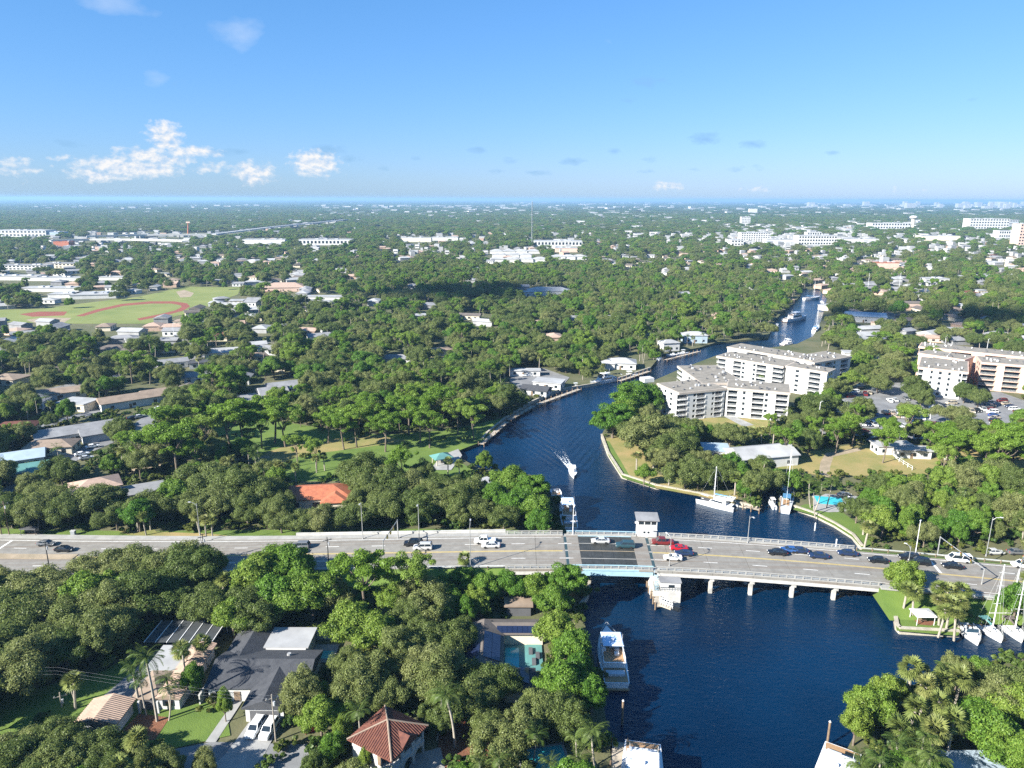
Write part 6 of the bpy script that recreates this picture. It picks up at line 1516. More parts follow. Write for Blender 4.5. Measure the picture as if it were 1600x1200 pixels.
for i, (x, y) in enumerate(((1318, 788), (1322, 780), (1328, 790))):
    p = P(x, y); o = thing('sun_lounger', ['lounger nearest the patio pool', 'lounger farthest from the bay lawn', 'lounger right of the patio pool'][i], 'lounger', p, .4 * i); MB().box(-.9, .5, -.35, .35, .3, .4).build('seat', 'm_gel', o); b = MB().box(.5, 1.1, -.35, .35, .35, .45); b.v = [(x_, y_, z + (x_ - .5) * .7) for x_, y_, z in b.v]; b.build('backrest', 'm_gel', o)
    for sx in (-.8, .4):
        for sy in (-.3, .3): MB().cyl((sx, sy, 0), (sx, sy, .3), .03, n=5).build('leg', 'm_rail', o)
# orange barrier at the condo walk, bus shelter, benches, park kiosk
p = P(1158, 648); o = thing('barrier_fence', 'orange plastic safety fence on the apartment lawn', 'fence', p, -.3)
for i in range(7): MB().box(-5 + i * 1.4, -5 + i * 1.4 + 1.3, -.05 + (i % 2) * .4, .05 + (i % 2) * .4, .1, 1.3).build('panel', 'm_orangefence', o)
for i in range(8): MB().cyl((-5.05 + i * 1.4, 0, 0), (-5.05 + i * 1.4, 0, 1.5), .06, n=5).build('post', 'm_orangefence', o)
p = P(48, 838); o = thing('bus_shelter', 'dark roofed bus shelter on the verge at the left', 'bus shelter', p); MB().box(-2.2, 2.2, -1, 1, 2.4, 2.6).build('roof', 'm_shade', o); MB().box(-2, 2, .8, .9, .2, 2.3).build('back_panel', 'm_glass', o); MB().box(-1.5, 1.5, .2, .6, .4, .5).build('bench', 'm_wood', o)
for x in (-2, 2): MB().cyl((x, -.8, 0), (x, -.8, 2.4), .06, n=6).build('post', 'm_shade', o); MB().cyl((x, .85, 0), (x, .85, 2.4), .06, n=6).build('post', 'm_shade', o)
landmark('the bus shelter', p)
p = P(115, 836); o = thing('utility_cabinet', 'grey utility cabinet on the left verge', 'cabinet', p); MB().box(-.6, .6, -.4, .4, 0, 1.3).build('body', 'm_ac', o); MB().box(-.55, .55, -.43, -.4, .15, 1.2).build('door', 'm_garage', o); MB().box(-.68, .68, -.48, .48, 1.3, 1.4).build('lid', 'm_ac', o)
p = P(690, 724); o = thing('park_pavilion', 'teal-roofed picnic pavilion at the park shore', 'pavilion', p, .5); roof_mesh(MB(), -3, 3, -2.4, 2.4, 2.7, 'hip', .45, .5).build('roof', 'm_roofteal', o)
for x in (-2.6, 2.6):
    for y in (-2, 2): MB().box(x - .12, x + .12, y - .12, y + .12, 0, 2.6).build('post', 'm_stucco_cream', o)
MB().box(-1, 1, -.4, .4, .68, .75).build('table', 'm_dock', o); MB().box(-.15, .15, -.3, .3, 0, .68).build('table_leg', 'm_dock', o); landmark('the teal park pavilion', p); SITES.append((p.x, p.y, 4)); sheet('pavilion_floor', [(672, 735), (690, 712), (716, 702), (722, 712), (705, 735)], 'm_drive')
# fence in the right park, red garden fence
def fence(label, a, b_, h=1.6, m='m_gel', step=2.4, panel=None, name='fence'):
    p, q = P(*a), P(*b_); d = q - p; o = thing(name, label, 'fence', p, math.atan2(d.y, d.x)); L = d.length; n = max(2, int(L / step))
    for i in range(n + 1): MB().box(L * i / n - .06, L * i / n + .06, -.06, .06, 0, h).build('post', m, o)
    if panel:
        for i in range(n): MB().box(L * i / n + .07, L * (i + 1) / n - .07, -.03, .03, .1, h - .1).build('panel', panel, o)
    else:
        for z in (h * .45, h * .9): MB().box(0, L, -.03, .03, z, z + .1).build('rail', m, o)
fence('white rail fence beside the shaded lot in the right park', (1398, 718), (1425, 735)); fence('white rail fence right of the shaded lot', (1455, 705), (1486, 727)); fence('red garden fence right of the black-roofed house', (478, 1148), (500, 1140), 1.8, 'm_red', 2, 'm_red'); fence('red garden wall below the oaks near the coconut palm', (702, 1130), (752, 1128), 1.6, 'm_red', 2.2, 'm_red')
fence('pale timber fence along the road at the lower left', (0, 905), (42, 902), 1.6, 'm_dock', 2, 'm_dock')
fence('white marina wall behind the sailboats', (1545, 965), (1620, 966), 1.4, 'm_whiteconc', 3, 'm_whiteconc')
p = P(1500, 725)
for i, (x, y) in enumerate(((505, 1185), (150, 1175))):
    pass
# ------------------------------------------------------------------ trees
def leaves(clumps, n, size, squash=.8, spread=.42, shell=.72, up=.3):
    """leaf-sized four-cornered faces spread over the skin of many small clumps"""
    C = np.repeat(np.array(clumps, float), n, axis=0); k = len(C)
    d = rng.normal(size=(k, 3)); d[:, 2] += up; d /= np.linalg.norm(d, axis=1)[:, None]
    rad = C[:, 3:4] * (shell + (1.08 - shell) * rng.random((k, 1)) ** .7) * np.where(rng.random((k, 1)) < .14, 1.32, 1.0)
    pos = C[:, :3] + d * rad * np.array([1, 1, squash])
    nr = d + spread * rng.normal(size=(k, 3)); nr /= np.linalg.norm(nr, axis=1)[:, None]
    a = np.cross(nr, rng.normal(size=(k, 3))); a /= np.linalg.norm(a, axis=1)[:, None]; b = np.cross(nr, a)
    s = size * (.65 + .7 * rng.random((k, 1)))
    a *= s; b *= s * (.55 + .3 * rng.random((k, 1)))
    V = np.stack([pos - a, pos - b * 1.0 + nr * s * .12, pos + a, pos + b], 1).reshape(-1, 3)
    return V
def quads_mesh(name, V, m):
    n = len(V) // 4; me = bpy.data.meshes.new(name)
    me.vertices.add(len(V)); me.vertices.foreach_set('co', V.astype(np.float32).ravel())
    me.loops.add(n * 4); me.loops.foreach_set('vertex_index', np.arange(n * 4, dtype=np.int32))
    me.polygons.add(n); me.polygons.foreach_set('loop_start', np.arange(n, dtype=np.int32) * 4); me.polygons.foreach_set('loop_total', np.full(n, 4, np.int32))
    me.update(calc_edges=True); me.materials.append(MATS[m]); return me
def limb(b, p, q, r0, r1, bend=.4):
    p, q = Vector(p), Vector(q); m = (p + q) / 2 + Vector((random.gauss(0, bend), random.gauss(0, bend), bend * .4))
    b.cyl(p, m, r0, (r0 + r1) / 2, 6, False); b.cyl(m, q, (r0 + r1) / 2, r1, 6, False)
KIND = {}
def broad(kind, nv, leaf, R, zc, top, n_cl, per, size, seed_gap=.0, trunk_r=.32):
    out = []
    for v in range(nv):
        cl = []; asym = rng.uniform(.75, 1.2, 2); top_v = top * (.86 + .09 * (v % 4)); ph = rng.random(3) * 6.3
        for i in range(n_cl):
            a = rng.random() * 6.283; e = math.asin(min(1, max(-.25, rng.uniform(-.25, 1)))); lob = (1 + .3 * math.sin(2 * a + ph[0]) + .2 * math.sin(3 * a + ph[1])) * (1.14 if rng.random() < .1 else 1)
            q = rng.uniform(.62, .9) if i > n_cl * .22 else rng.uniform(.2, .55)
            cl.append((R * q * lob * math.cos(e) * math.cos(a) * asym[0], R * q * lob * math.cos(e) * math.sin(a) * asym[1], zc - (top_v - zc) * .12 + (top_v - zc) * q * math.sin(e) * rng.uniform(.85, 1.12), R * rng.choice([rng.uniform(.10, .2), rng.uniform(.17, .30)])))
        V = leaves(cl, per, size)
        t = MB(); fork = zc * .48; t.cyl((0, 0, -.4), (0, 0, fork), trunk_r, trunk_r * .72, 8, False)
        for c in cl[::4]: limb(t, (0, 0, fork - .2), (c[0] * .9, c[1] * .9, c[2] - c[3] * .3), trunk_r * .5, .06)
        out.append((quads_mesh('crown', V, leaf), t.data('trunk', 'm_bark')))
    KIND[kind] = dict(v=out, R=R, zc=zc)
broad('oak', 6, 'leaf_oak', 5.6, 5.6, 9.6, 100, 520, .142)
broad('green', 5, 'leaf_green', 5.0, 5.8, 10.2, 82, 480, .16)
def umbrella(nv):
    out = []
    for v in range(nv):
        cl = []; t = MB(); H_ = 10.5; t.cyl((0, 0, -.4), (random.gauss(0, .3), random.gauss(0, .3), H_ * .62), .26, .18, 7, False)
        nb = 8 + v % 3
        for i in range(nb):
            a = 6.283 * i / nb + rng.normal() * .3; r = rng.uniform(2.0, 4.4); z = H_ + rng.uniform(-1.8, 1.6)
            limb(t, (0, 0, H_ * rng.uniform(.5, .62)), (r * .8 * math.cos(a), r * .8 * math.sin(a), z - .4), .12, .04, .5)
            for j in range(4): cl.append((r * math.cos(a) + rng.normal() * .8, r * math.sin(a) + rng.normal() * .8, z + rng.normal() * .35, rng.uniform(.7, 1.25)))
        for j in range(6): cl.append((rng.normal() * 1.2, rng.normal() * 1.2, H_ + 1.2 + rng.normal() * .5, rng.uniform(.8, 1.3)))
        for j in range(5): a = rng.random() * 6.28; cl.append((1.9 * math.cos(a), 1.9 * math.sin(a), H_ - rng.uniform(2.2, 3.8), rng.uniform(.5, .9)))
        out.append((quads_mesh('crown', leaves(cl, 300, .155, .62, .55, .6, .4), 'leaf_pine'), t.data('trunk', 'm_bark')))
    KIND['pine'] = dict(v=out, R=4.4, zc=10.2)
umbrella(5)
def fan_palm(nv):
    out = []
    for v in range(nv):
        V = []; H_ = 6.2
        for i in range(44):
            el = rng.uniform(-.75, 1.35); a = rng.random() * 6.283; L = rng.uniform(1.25, 1.75); d = np.array([math.cos(el) * math.cos(a), math.cos(el) * math.sin(a), math.sin(el)])
            c = np.array([0, 0, H_]) + d * L * .55; s_ = np.cross(d, [0, 0, 1.0]); s_ /= np.linalg.norm(s_) + 1e-6; u_ = np.cross(s_, d)
            for k in range(9):                                   # the fingers of one fan leaf
                f = (k - 4) / 4 * 1.15; tip = c + (d * math.cos(f) + s_ * math.sin(f)) * L * .75 - np.array([0, 0, .28 * rng.random() + .15]); w = (s_ * math.cos(f) - d * math.sin(f)) * .11
                mid = c + (tip - c) * .5 + u_ * .06
                V += [c, mid - w, tip, mid + w]
        crown = quads_mesh('crown', np.array(V), 'leaf_cabbage')
        t = MB(); lx, ly = random.gauss(0, .35), random.gauss(0, .35); t.cyl((lx, ly, -.4), (0, 0, H_ - .3), .22, .19, 8, False)
        for i in range(16):
            a = 6.283 * i / 16; z = H_ - rng.uniform(.4, 1.6); t.add([(.16 * math.cos(a), .16 * math.sin(a), z + .5), (.16 * math.cos(a + .5), .16 * math.sin(a + .5), z + .5), (.42 * math.cos(a + .2), .42 * math.sin(a + .2), z - .5)], [(0, 1, 2)])
        out.append((crown, t.data('trunk', 'm_palmbark')))
    KIND['cabbage'] = dict(v=out, R=1.85, zc=6.2)
fan_palm(4)
def frond(L=3.4, n=17, droop=1.5, w=.62):
    """one feather leaf along +x from the origin, leaflets on both sides"""
    V = []; P_ = lambda t: np.array([L * t * (1 - .12 * t * t), 0, .75 * L * t * .55 - droop * t * t])
    for i in range(n):
        t0 = .1 + .9 * i / n; t1 = t0 + .8 / n; p = P_(t0); q = P_(min(1, t1)); ll = w * (math.sin(math.pi * min(1, .18 + t0 * .8)) + .15)
        for s in (-1, 1):
            e = np.array([.45 * ll, s * ll, -.42 * ll - .1 * rng.random()]); V += [p, p + e * .55 + [.06, 0, .02], p + e, q + e * .5 - [.02, 0, .03]]
    for i in range(5):
        a, b = P_(i / 5), P_((i + 1) / 5); o_ = np.array([0, .035, 0]); V += [a - o_, b - o_, b + o_, a + o_]
    return np.array(V)
def feather_palm(nv, kind, H_, nfr, L, droop, leaf, tr, curve):
    out = []; 
    for v in range(nv):
        V = []
        for i in range(nfr):
            F_ = frond(L * rng.uniform(.85, 1.1), 15, droop * rng.uniform(.7, 1.3)); a = 6.283 * i / nfr * 2.4 + rng.normal() * .2; e = rng.uniform(-.45, .75)
            ce, se = math.cos(e), math.sin(e); X = F_[:, 0] * ce - F_[:, 2] * se; Z = F_[:, 0] * se + F_[:, 2] * ce
            V.append(np.stack([X * math.cos(a) - F_[:, 1] * math.sin(a), X * math.sin(a) + F_[:, 1] * math.cos(a), Z + H_], 1))
        t = MB(); pts = [(curve * (1 - s) ** 2 * (1 if v % 2 else -1), curve * .5 * (1 - s) ** 2, -.4 + (H_ + .3) * s) for s in (0, .2, .4, .6, .8, 1)]
        for i in range(5): t.cyl(pts[i], pts[i + 1], tr * (1.15 - .1 * i), tr * (1.05 - .1 * i), 8, False)
        if kind == 'royal': t.cyl((0, 0, H_ - .9), (0, 0, H_ + .2), tr * .9, tr * .5, 8)
        else:
            for k in range(5): a = k * 1.26; t.cyl((.25 * math.cos(a), .25 * math.sin(a), H_ - .35), (.25 * math.cos(a), .25 * math.sin(a), H_ - .1), .13, .1, 6)
        out.append((quads_mesh('crown', np.concatenate(V), leaf), t.data('trunk', 'm_palmbark')))
    KIND[kind] = dict(v=out, R=L * .9, zc=H_)
feather_palm(4, 'coco', 8.2, 19, 2.9, 1.5, 'leaf_coco', .16, 1.1)
broad('shrub', 4, 'leaf_shrub', 1.5, 1.0, 2.0, 14, 70, .2, trunk_r=.07)
broad('pink', 1, 'leaf_pink', 4.6, 4.6, 8, 40, 120, .36); broad('yellow', 1, 'leaf_yellow', 2.2, 2.2, 4, 20, 80, .3)

PH = dict(oak='olive round-crowned oak', green='bright green leafy tree', pine='lime-green umbrella-crowned tree', cabbage='cabbage palm with fan leaves', coco='feather-leaved coconut palm', shrub='low leafy garden shrub', pink='pink flowering tree', yellow='yellow-leaved small tree')
NM = dict(oak='oak_tree', green='leafy_tree', pine='umbrella_tree', cabbage='cabbage_palm', coco='coconut_palm', shrub='shrub', pink='flowering_tree', yellow='yellow_tree')
GR = dict(oak='olive oaks of the neighbourhood', green='bright green trees of the neighbourhood', pine='umbrella-crowned trees of the park', cabbage='cabbage palms', coco='coconut palms', shrub='garden shrubs', pink='flowering trees', yellow='yellow trees')
FIRST = {}
def plant(kind, x, y, s, sz, rz, var, z=LAND, label=None):
    k = KIND[kind]; me_c, me_t = k['v'][var % len(k['v'])]
    o = bpy.data.objects.new(NM[kind], None); COL.objects.link(o); o.location = (x, y, z); o.rotation_euler = (0, 0, rz); o.scale = (s, s, sz)
    t = bpy.data.objects.new('trunk', me_t); COL.objects.link(t); t.parent = o
    c = bpy.data.objects.new('crown', me_c); COL.objects.link(c); c.parent = o
    FIRST.setdefault((kind, var % len(k['v'])), (c, t))
    o['category'] = 'palm' if kind in ('cabbage', 'coco') else ('shrub' if kind == 'shrub' else 'tree'); o['group'] = GR[kind]
    if label: o['label'] = label
    else: AUTO.append((o, PH[kind], kind))
    return o
TREES = []               # kind, x, y, sxy, sz, turn, variant, hand-placed
K2 = dict(o='oak', b='green', p='pine', c='cabbage', k='coco', s='shrub', f='pink', y='yellow')
HAND = '''o 55 1170 40;o 135 1176 34;o 95 1182 44;o 168 1194 28;o 25 1188 38;o 90 1160 36;o 38 1036 42;o 10 1000 40;o 250 1197 26;o 318 1192 16;o 490 1195 18;o 15 950 45;o 62 922 44;o 112 965 40;o 160 985 42;o 100 1010 34;b 130 922 42;o 245 888 38;o 285 880 38;o 262 905 40;o 170 888 36;o 205 882 36;o 300 888 44;o 225 930 45;o 180 945 40;o 330 942 38;b 405 900 42;b 455 885 42;b 430 880 40;b 425 925 42;b 470 915 38;b 362 958 34;b 486 925 44;o 400 945 40;o 520 930 30
p 567 884 40;p 640 893 32;b 553 967 42;b 592 985 38;o 640 962 34;o 622 1020 40;o 668 1042 46;o 470 1082 33;o 690 1000 36;o 655 1000 34;b 612 935 28;o 545 1040 26;b 700 940 26;o 588 1055 28;o 725 985 20
b 885 912 33;b 838 915 29;b 795 912 27;b 760 915 25;b 720 905 24;b 868 935 28;b 870 983 36;b 893 1010 36;b 905 1040 26;b 878 1062 42;b 925 1085 24;b 690 915 22;b 745 940 20;o 684 1055 44;o 765 1062 34;o 745 1090 38;o 795 1150 42;o 700 1110 30;o 840 1110 38;o 885 1120 36;o 765 1140 30;b 727 952 18;b 690 962 20;b 668 922 20
o 14 806 28;o 57 806 30;o 104 805 30;o 155 790 36;b 215 800 26;o 238 798 30;o 295 798 28;o 337 795 36;b 270 770 30;o 320 752 40;o 375 775 44;o 405 780 36;o 430 806 30;o 470 812 26;o 548 806 30;o 574 776 32;o 605 765 38;o 580 748 36;o 585 790 34;o 566 735 40;o 605 800 36;o 655 800 36;o 682 792 38;o 717 793 36;b 800 748 32;b 830 767 30;b 836 792 30;b 844 815 22;b 807 784 30;o 787 806 26;o 725 776 34;o 735 806 30;b 757 720 15;o 180 815 22;o 505 810 26;o 640 765 36;o 690 768 30;b 770 775 26;o 385 806 26;o 415 772 28;o 438 806 26
b 985 622 40;b 958 655 32;b 1010 618 32;o 1018 676 46;o 1058 695 34;b 1007 737 16;o 1072 735 30;o 1092 740 24;o 1040 712 22;c 1024 708 10;c 995 712 10;c 1047 730 9;b 975 640 28
b 1412 901 27;c 1418 920 13;c 1428 926 13;c 1468 918 13;c 1482 922 13;c 1470 938 13;c 1486 942 13;c 1478 954 12;c 1494 958 13;c 1504 922 14;c 1500 940 12;b 1590 935 24;c 1618 905 18
c 1423 1043 17;c 1473 1060 16;c 1501 1058 16;c 1431 1104 16;c 1468 1098 16;c 1407 1138 17;c 1462 1142 18;c 1447 1072 15;c 1490 1126 16;b 1359 1104 34;b 1390 1080 26;b 1338 1128 26;b 1547 1140 44;o 1585 1070 34;b 1526 1048 22;o 1560 1092 36;k 1455 1180 28;k 1377 1185 26;k 1345 1195 22;k 1425 1190 24;b 1590 1180 34;b 1600 1100 36;o 1497 1050 20;b 1520 1120 30
p 425 637 30;p 405 655 22;p 442 650 24;p 510 650 20;p 535 657 22;p 555 650 25;p 575 632 22;p 600 657 25;p 637 632 25;p 655 647 22;p 670 655 22;p 690 620 28;p 462 690 15;p 492 697 15;p 270 682 34;p 215 687 20;p 280 650 18;p 355 645 34;p 377 645 25;p 320 662 24;p 240 680 22;p 300 700 18;p 715 635 22;p 740 645 20
p 1310 668 17;p 1385 680 18;p 1390 665 15;p 1485 692 22;p 1500 685 20;p 1570 690 26;p 1590 680 26;p 1548 702 20;p 1230 680 16;p 1205 655 9
o 1345 640 22;o 1372 597 17;o 1390 582 16;b 1330 590 18;o 1430 605 20;o 1440 620 16;o 1508 612 16;o 1530 618 16;o 1490 645 18;o 1418 640 14;o 1270 632 24;o 1262 652 16;b 1165 575 17;b 1235 585 18;b 1250 590 16;b 1190 585 14;b 1455 560 22;b 1435 572 14;k 1232 640 9
c 232 797 9;c 213 800 10;c 222 806 9;c 306 805 10;c 320 812 9;c 330 812 9;c 700 720 8;c 717 724 8;c 505 712 7;c 493 716 7;c 725 872 12;k 690 1082 24;k 925 1140 26;k 838 1148 20;k 560 1110 22;k 900 1150 20;k 780 1185 20;k 860 1190 18;k 905 1185 22;c 283 1015 15;c 315 1003 14;k 218 1060 17;k 265 1075 15;c 115 1062 14;k 750 1190 16;c 108 1065 10
f 521 536 10;y 1256 760 9;k 1265 752 13;k 1285 756 14;k 1300 752 14;k 1272 768 12;c 1145 730 10;c 1150 745 10;c 1175 755 10;b 1165 760 14;o 1192 728 20;b 1215 745 14;c 1130 715 9;c 1160 672 7;c 1176 672 7;c 1190 672 7;c 1210 672 7;c 1140 676 6;b 1110 672 9;b 1085 665 9;c 1352 805 12;c 1358 822 12;c 1372 800 11;o 1340 795 18
s 448 1162 15;s 420 1188 14;b 520 1165 20;b 535 1140 16;s 530 1190 16;s 395 1110 10;s 335 1095 16;b 350 1100 14;s 738 1148 10;b 570 1185 12;b 300 1060 18;s 505 1120 14;b 505 1085 16'''
for ln in HAND.replace('\n', ';').split(';'):
    k_, x, y, r = ln.split(); k_ = K2[k_]; x, y, r = float(x), float(y), float(r); K = KIND[k_]
    if k_ == 'oak' and 760 < y < 820 and x < 760 and not 430 < x < 560: y -= 11; r *= .92
    s = 1.0; sz = 1.0
    for _ in range(3):
        p = P(x, y, LAND + K['zc'] * sz); dd = (p - Vector(CPOS)).length; s = r * dd / FPX / K['R']
        sz = (.78 if y > 1140 and x < 200 else min(1.45, max(.6, .45 + .55 * s))) if k_ not in ('cabbage', 'coco') else ((1.4 if y > 1000 and x > 1300 else min(1.0, max(.7, s))) if k_ == 'cabbage' else min(1.5, max(.75, s)))
    TREES.append((k_, p.x, p.y, s, sz, random.random() * 6.28, random.randrange(6), 1))
def fill(y0, y1, sp, sxy, sz, mode):
    gx, gy = [], []
    yy = y0
    while yy < y1:
        hw = yy * .83 + 30; nx = int(2 * hw / sp)
        gx.append(np.linspace(-hw, hw, max(2, nx))); gy.append(np.full(max(2, nx), yy)); yy += sp
    X = np.concatenate(gx); Y = np.concatenate(gy); X = X + rng.uniform(-.45, .45, len(X)) * sp; Y = Y + rng.uniform(-.45, .45, len(X)) * sp
    keep = ~inpoly(X, Y, riv2)
    for c in CANALS: keep &= ~inpoly(X, Y, [(p.x, p.y) for p in c])
    if y0 < 1200:
        for q in PAVED: keep &= ~inpoly(X, Y, q)
        for q in LAWNS: keep &= ~(inpoly(X, Y, q) & (rng.random(len(X)) < .93))
    S_ = np.array(SITES); S_ = S_[(S_[:, 1] > y0 - 60) & (S_[:, 1] < y1 + 60)]
    rr = {'shrub': .6, 'near': 2.6}.get(mode, 1.5)
    for a, b, r in S_: keep &= (X - a) ** 2 + (Y - b) ** 2 > (r + rr) ** 2
    X, Y = X[keep], Y[keep]; n = len(X)
    keep = np.ones(n, bool); R = 5.4 if mode == 'near' else 4.4 * sxy
    if mode == 'shrub': pts = [(0, 0, 1.2)]
    elif mode in ('near', 'mid'): pts = [(0, 0, 1), (0, 0, 5), (0, 0, 9.0), (-R * .8, 0, 6), (R * .8, 0, 6)]
    else: pts = [(0, 0, 9 * sz)]
    for dx, dy, dz in pts:
        U, V_, w = projn(np.stack([X + dx, Y + dy, np.full(n, LAND + dz)], 1))
        for c in CLEAR:
            xs = [q[0] for q in c]; ys = [q[1] for q in c]; m = (U > min(xs)) & (U < max(xs)) & (V_ > min(ys)) & (V_ < max(ys)) & keep
            if m.any():
                i = np.where(m)[0]; keep[i[inpoly(U[i], V_[i], c)]] = False
    U, V_, w = projn(np.stack([X, Y, np.full(n, 6.0)], 1)); keep &= (U > -180) & (U < 1780) & (V_ < 1330)
    return X[keep], Y[keep], U[keep], V_[keep]
hx = np.array([(t[1], t[2], t[3] * KIND[t[0]]['R']) for t in TREES if t[0] not in ('cabbage', 'coco', 'shrub')])
def choose(u, v):
    w = dict(oak=.46, green=.26, pine=.05, cabbage=.10, coco=.13)
    if 980 < u < 1300 and 430 < v < 560: w = dict(oak=.25, green=.3, pine=.0, cabbage=.15, coco=.3)
    elif 1300 < u and 440 < v < 560: w = dict(oak=.55, green=.17, pine=.02, cabbage=.1, coco=.16)
    elif 1200 < u and 640 < v < 740: w = dict(oak=.25, green=.3, pine=.3, cabbage=.1, coco=.05)
    elif 1330 < u and 740 < v < 870: w = dict(oak=.3, green=.52, pine=0, cabbage=.15, coco=.03)
    elif 250 < u < 740 and 600 < v < 700: w = dict(oak=.6, green=.2, pine=.15, cabbage=.03, coco=.02)
    elif 780 < u < 1000 and 470 < v < 560: w = dict(oak=.6, green=.27, pine=0, cabbage=.04, coco=.09)
    return random.choices(list(w), list(w.values()))[0]
for y0, y1, sp, sxy, sz, mode in ((60, 420, 5.8, .9, 1, 'near'), (420, 1000, 7.0, .88, .95, 'mid'), (1000, 2000, 10, 1.1, .9, 'mid')):
    X, Y, U, V_ = fill(y0, y1, sp, sxy, sz, mode)
    for x, y, u, v in zip(X, Y, U, V_):
        if mode == 'near' and y < 330 and (((hx[:, 0] - x) ** 2 + (hx[:, 1] - y) ** 2) < (hx[:, 2] * .8 + 1.5) ** 2).any(): continue
        if random.random() < (.06 if y < 420 else .15): continue
        k_ = choose(u, v); q = float(np.clip(.82 * math.exp(random.gauss(0, .3)), .38, 1.55))
        if k_ in ('cabbage', 'coco'): q = random.uniform(.85, 1.25)
        TREES.append((k_, x, y, q * sxy, q ** .6 * sz * random.uniform(.88, 1.15), random.random() * 6.28, random.randrange(6), 0))
X, Y, U, V_ = fill(60, 330, 3.6, 1, 1, 'shrub')
for x, y in zip(X, Y):
    q = random.uniform(.6, 1.7); TREES.append(('shrub', x, y, q, q * random.uniform(.7, 1.2), random.random() * 6.28, random.randrange(6), 0))
STUFF = {}
for kind in KIND:
    L_ = sorted([t for t in TREES if t[0] == kind], key=lambda t: (-t[7], math.hypot(t[1], t[2])))
    ind, rest = L_[:300], L_[300:]
    for t in ind: plant(t[0], t[1], t[2], t[3], t[4], t[5], t[6])
    STUFF[kind] = rest
def scatter(name, label, cat, kind, items, trunks=True, variants=None):
    """everything of a kind past the nearest three hundred, as one instanced object"""
    if not items: return
    n = len(items); me = bpy.data.meshes.new(name); me.from_pydata([(t[1], t[2], LAND) for t in items], [], [])
    at = me.attributes.new('scl', 'FLOAT_VECTOR', 'POINT'); at.data.foreach_set('vector', np.array([(t[3], t[3], t[4]) for t in items], np.float32).ravel())
    at = me.attributes.new('rot', 'FLOAT_VECTOR', 'POINT'); at.data.foreach_set('vector', np.array([(0, 0, t[5]) for t in items], np.float32).ravel())
    nv = len(KIND[kind]['v']); at = me.attributes.new('var', 'INT', 'POINT'); at.data.foreach_set('value', np.array([t[6] % nv for t in items], np.int32))
    o = link(name, me); tag(o, label, cat, kind='stuff')
    g = bpy.data.node_groups.new(name, 'GeometryNodeTree'); g.interface.new_socket('Geometry', in_out='INPUT', socket_type='NodeSocketGeometry'); g.interface.new_socket('Geometry', in_out='OUTPUT', socket_type='NodeSocketGeometry')
    N = g.nodes.new; Lk = g.links.new; gi = N('NodeGroupInput'); go = N('NodeGroupOutput'); J = N('GeometryNodeJoinGeometry')
    def named(nm, ty): q = N('GeometryNodeInputNamedAttribute'); q.data_type = ty; q.inputs[0].default_value = nm; return q.outputs[0]
    sc_, ro, va = named('scl', 'FLOAT_VECTOR'), named('rot', 'FLOAT_VECTOR'), named('var', 'INT')
    for i in range(nv):
        if (kind, i) not in FIRST: continue
        cmp_ = N('FunctionNodeCompare'); cmp_.data_type = 'INT'; cmp_.operation = 'EQUAL'; Lk(va, cmp_.inputs[2]); cmp_.inputs[3].default_value = i
        for ob in FIRST[kind, i][: 2 if trunks else 1]:
            oi = N('GeometryNodeObjectInfo'); oi.inputs['Object'].default_value = ob; oi.inputs['As Instance'].default_value = True; oi.transform_space = 'ORIGINAL'
            ip = N('GeometryNodeInstanceOnPoints'); Lk(gi.outputs[0], ip.inputs['Points']); Lk(cmp_.outputs[0], ip.inputs['Selection']); Lk(oi.outputs['Geometry'], ip.inputs['Instance']); Lk(ro, ip.inputs['Rotation']); Lk(sc_, ip.inputs['Scale']); Lk(ip.outputs[0], J.inputs[0])
    Lk(J.outputs[0], go.inputs[0]); md = o.modifiers.new('scatter', 'NODES'); md.node_group = g
    return o
WOOD = dict(oak=('oak_wood', 'mass of olive oaks receding beyond the nearer gardens'), green=('leafy_wood', 'mass of bright green trees receding beyond the nearer gardens'), pine=('umbrella_wood', 'scattered umbrella-crowned trees farther off'), cabbage=('cabbage_palm_grove', 'scattered cabbage palms farther off'), coco=('coconut_palm_grove', 'scattered coconut palms farther off'), shrub=('undergrowth', 'low leafy undergrowth filling the gaps between trees'))
for kind, (nm, lb) in WOOD.items(): scatter(nm, lb, 'trees' if kind != 'shrub' else 'shrubs', kind, STUFF[kind], kind in ('pine', 'coco', 'cabbage'))
far = []
for y0, y1, sp, sxy, sz in ((2000, 4500, 25, 2.5, .9), (4500, 14000, 85, 9, .95), (14000, 36000, 260, 28, 1.1)):
    X, Y, U, V_ = fill(y0, y1, sp, sxy, sz, 'far')
    for x, y in zip(X, Y):
        if random.random() < .1: continue
        q = random.uniform(.75, 1.25); far.append(('oak' if random.random() < .65 else 'green', x, y, q * sxy, q * sz, random.random() * 6.28, random.randrange(6), 0))
scatter('distant_oak_wood', 'dark tree canopy running out to the horizon', 'trees', 'oak', [t for t in far if t[0] == 'oak'], False); scatter('distant_leafy_wood', 'greener tree canopy running out to the horizon', 'trees', 'green', [t for t in far if t[0] == 'green'], False)
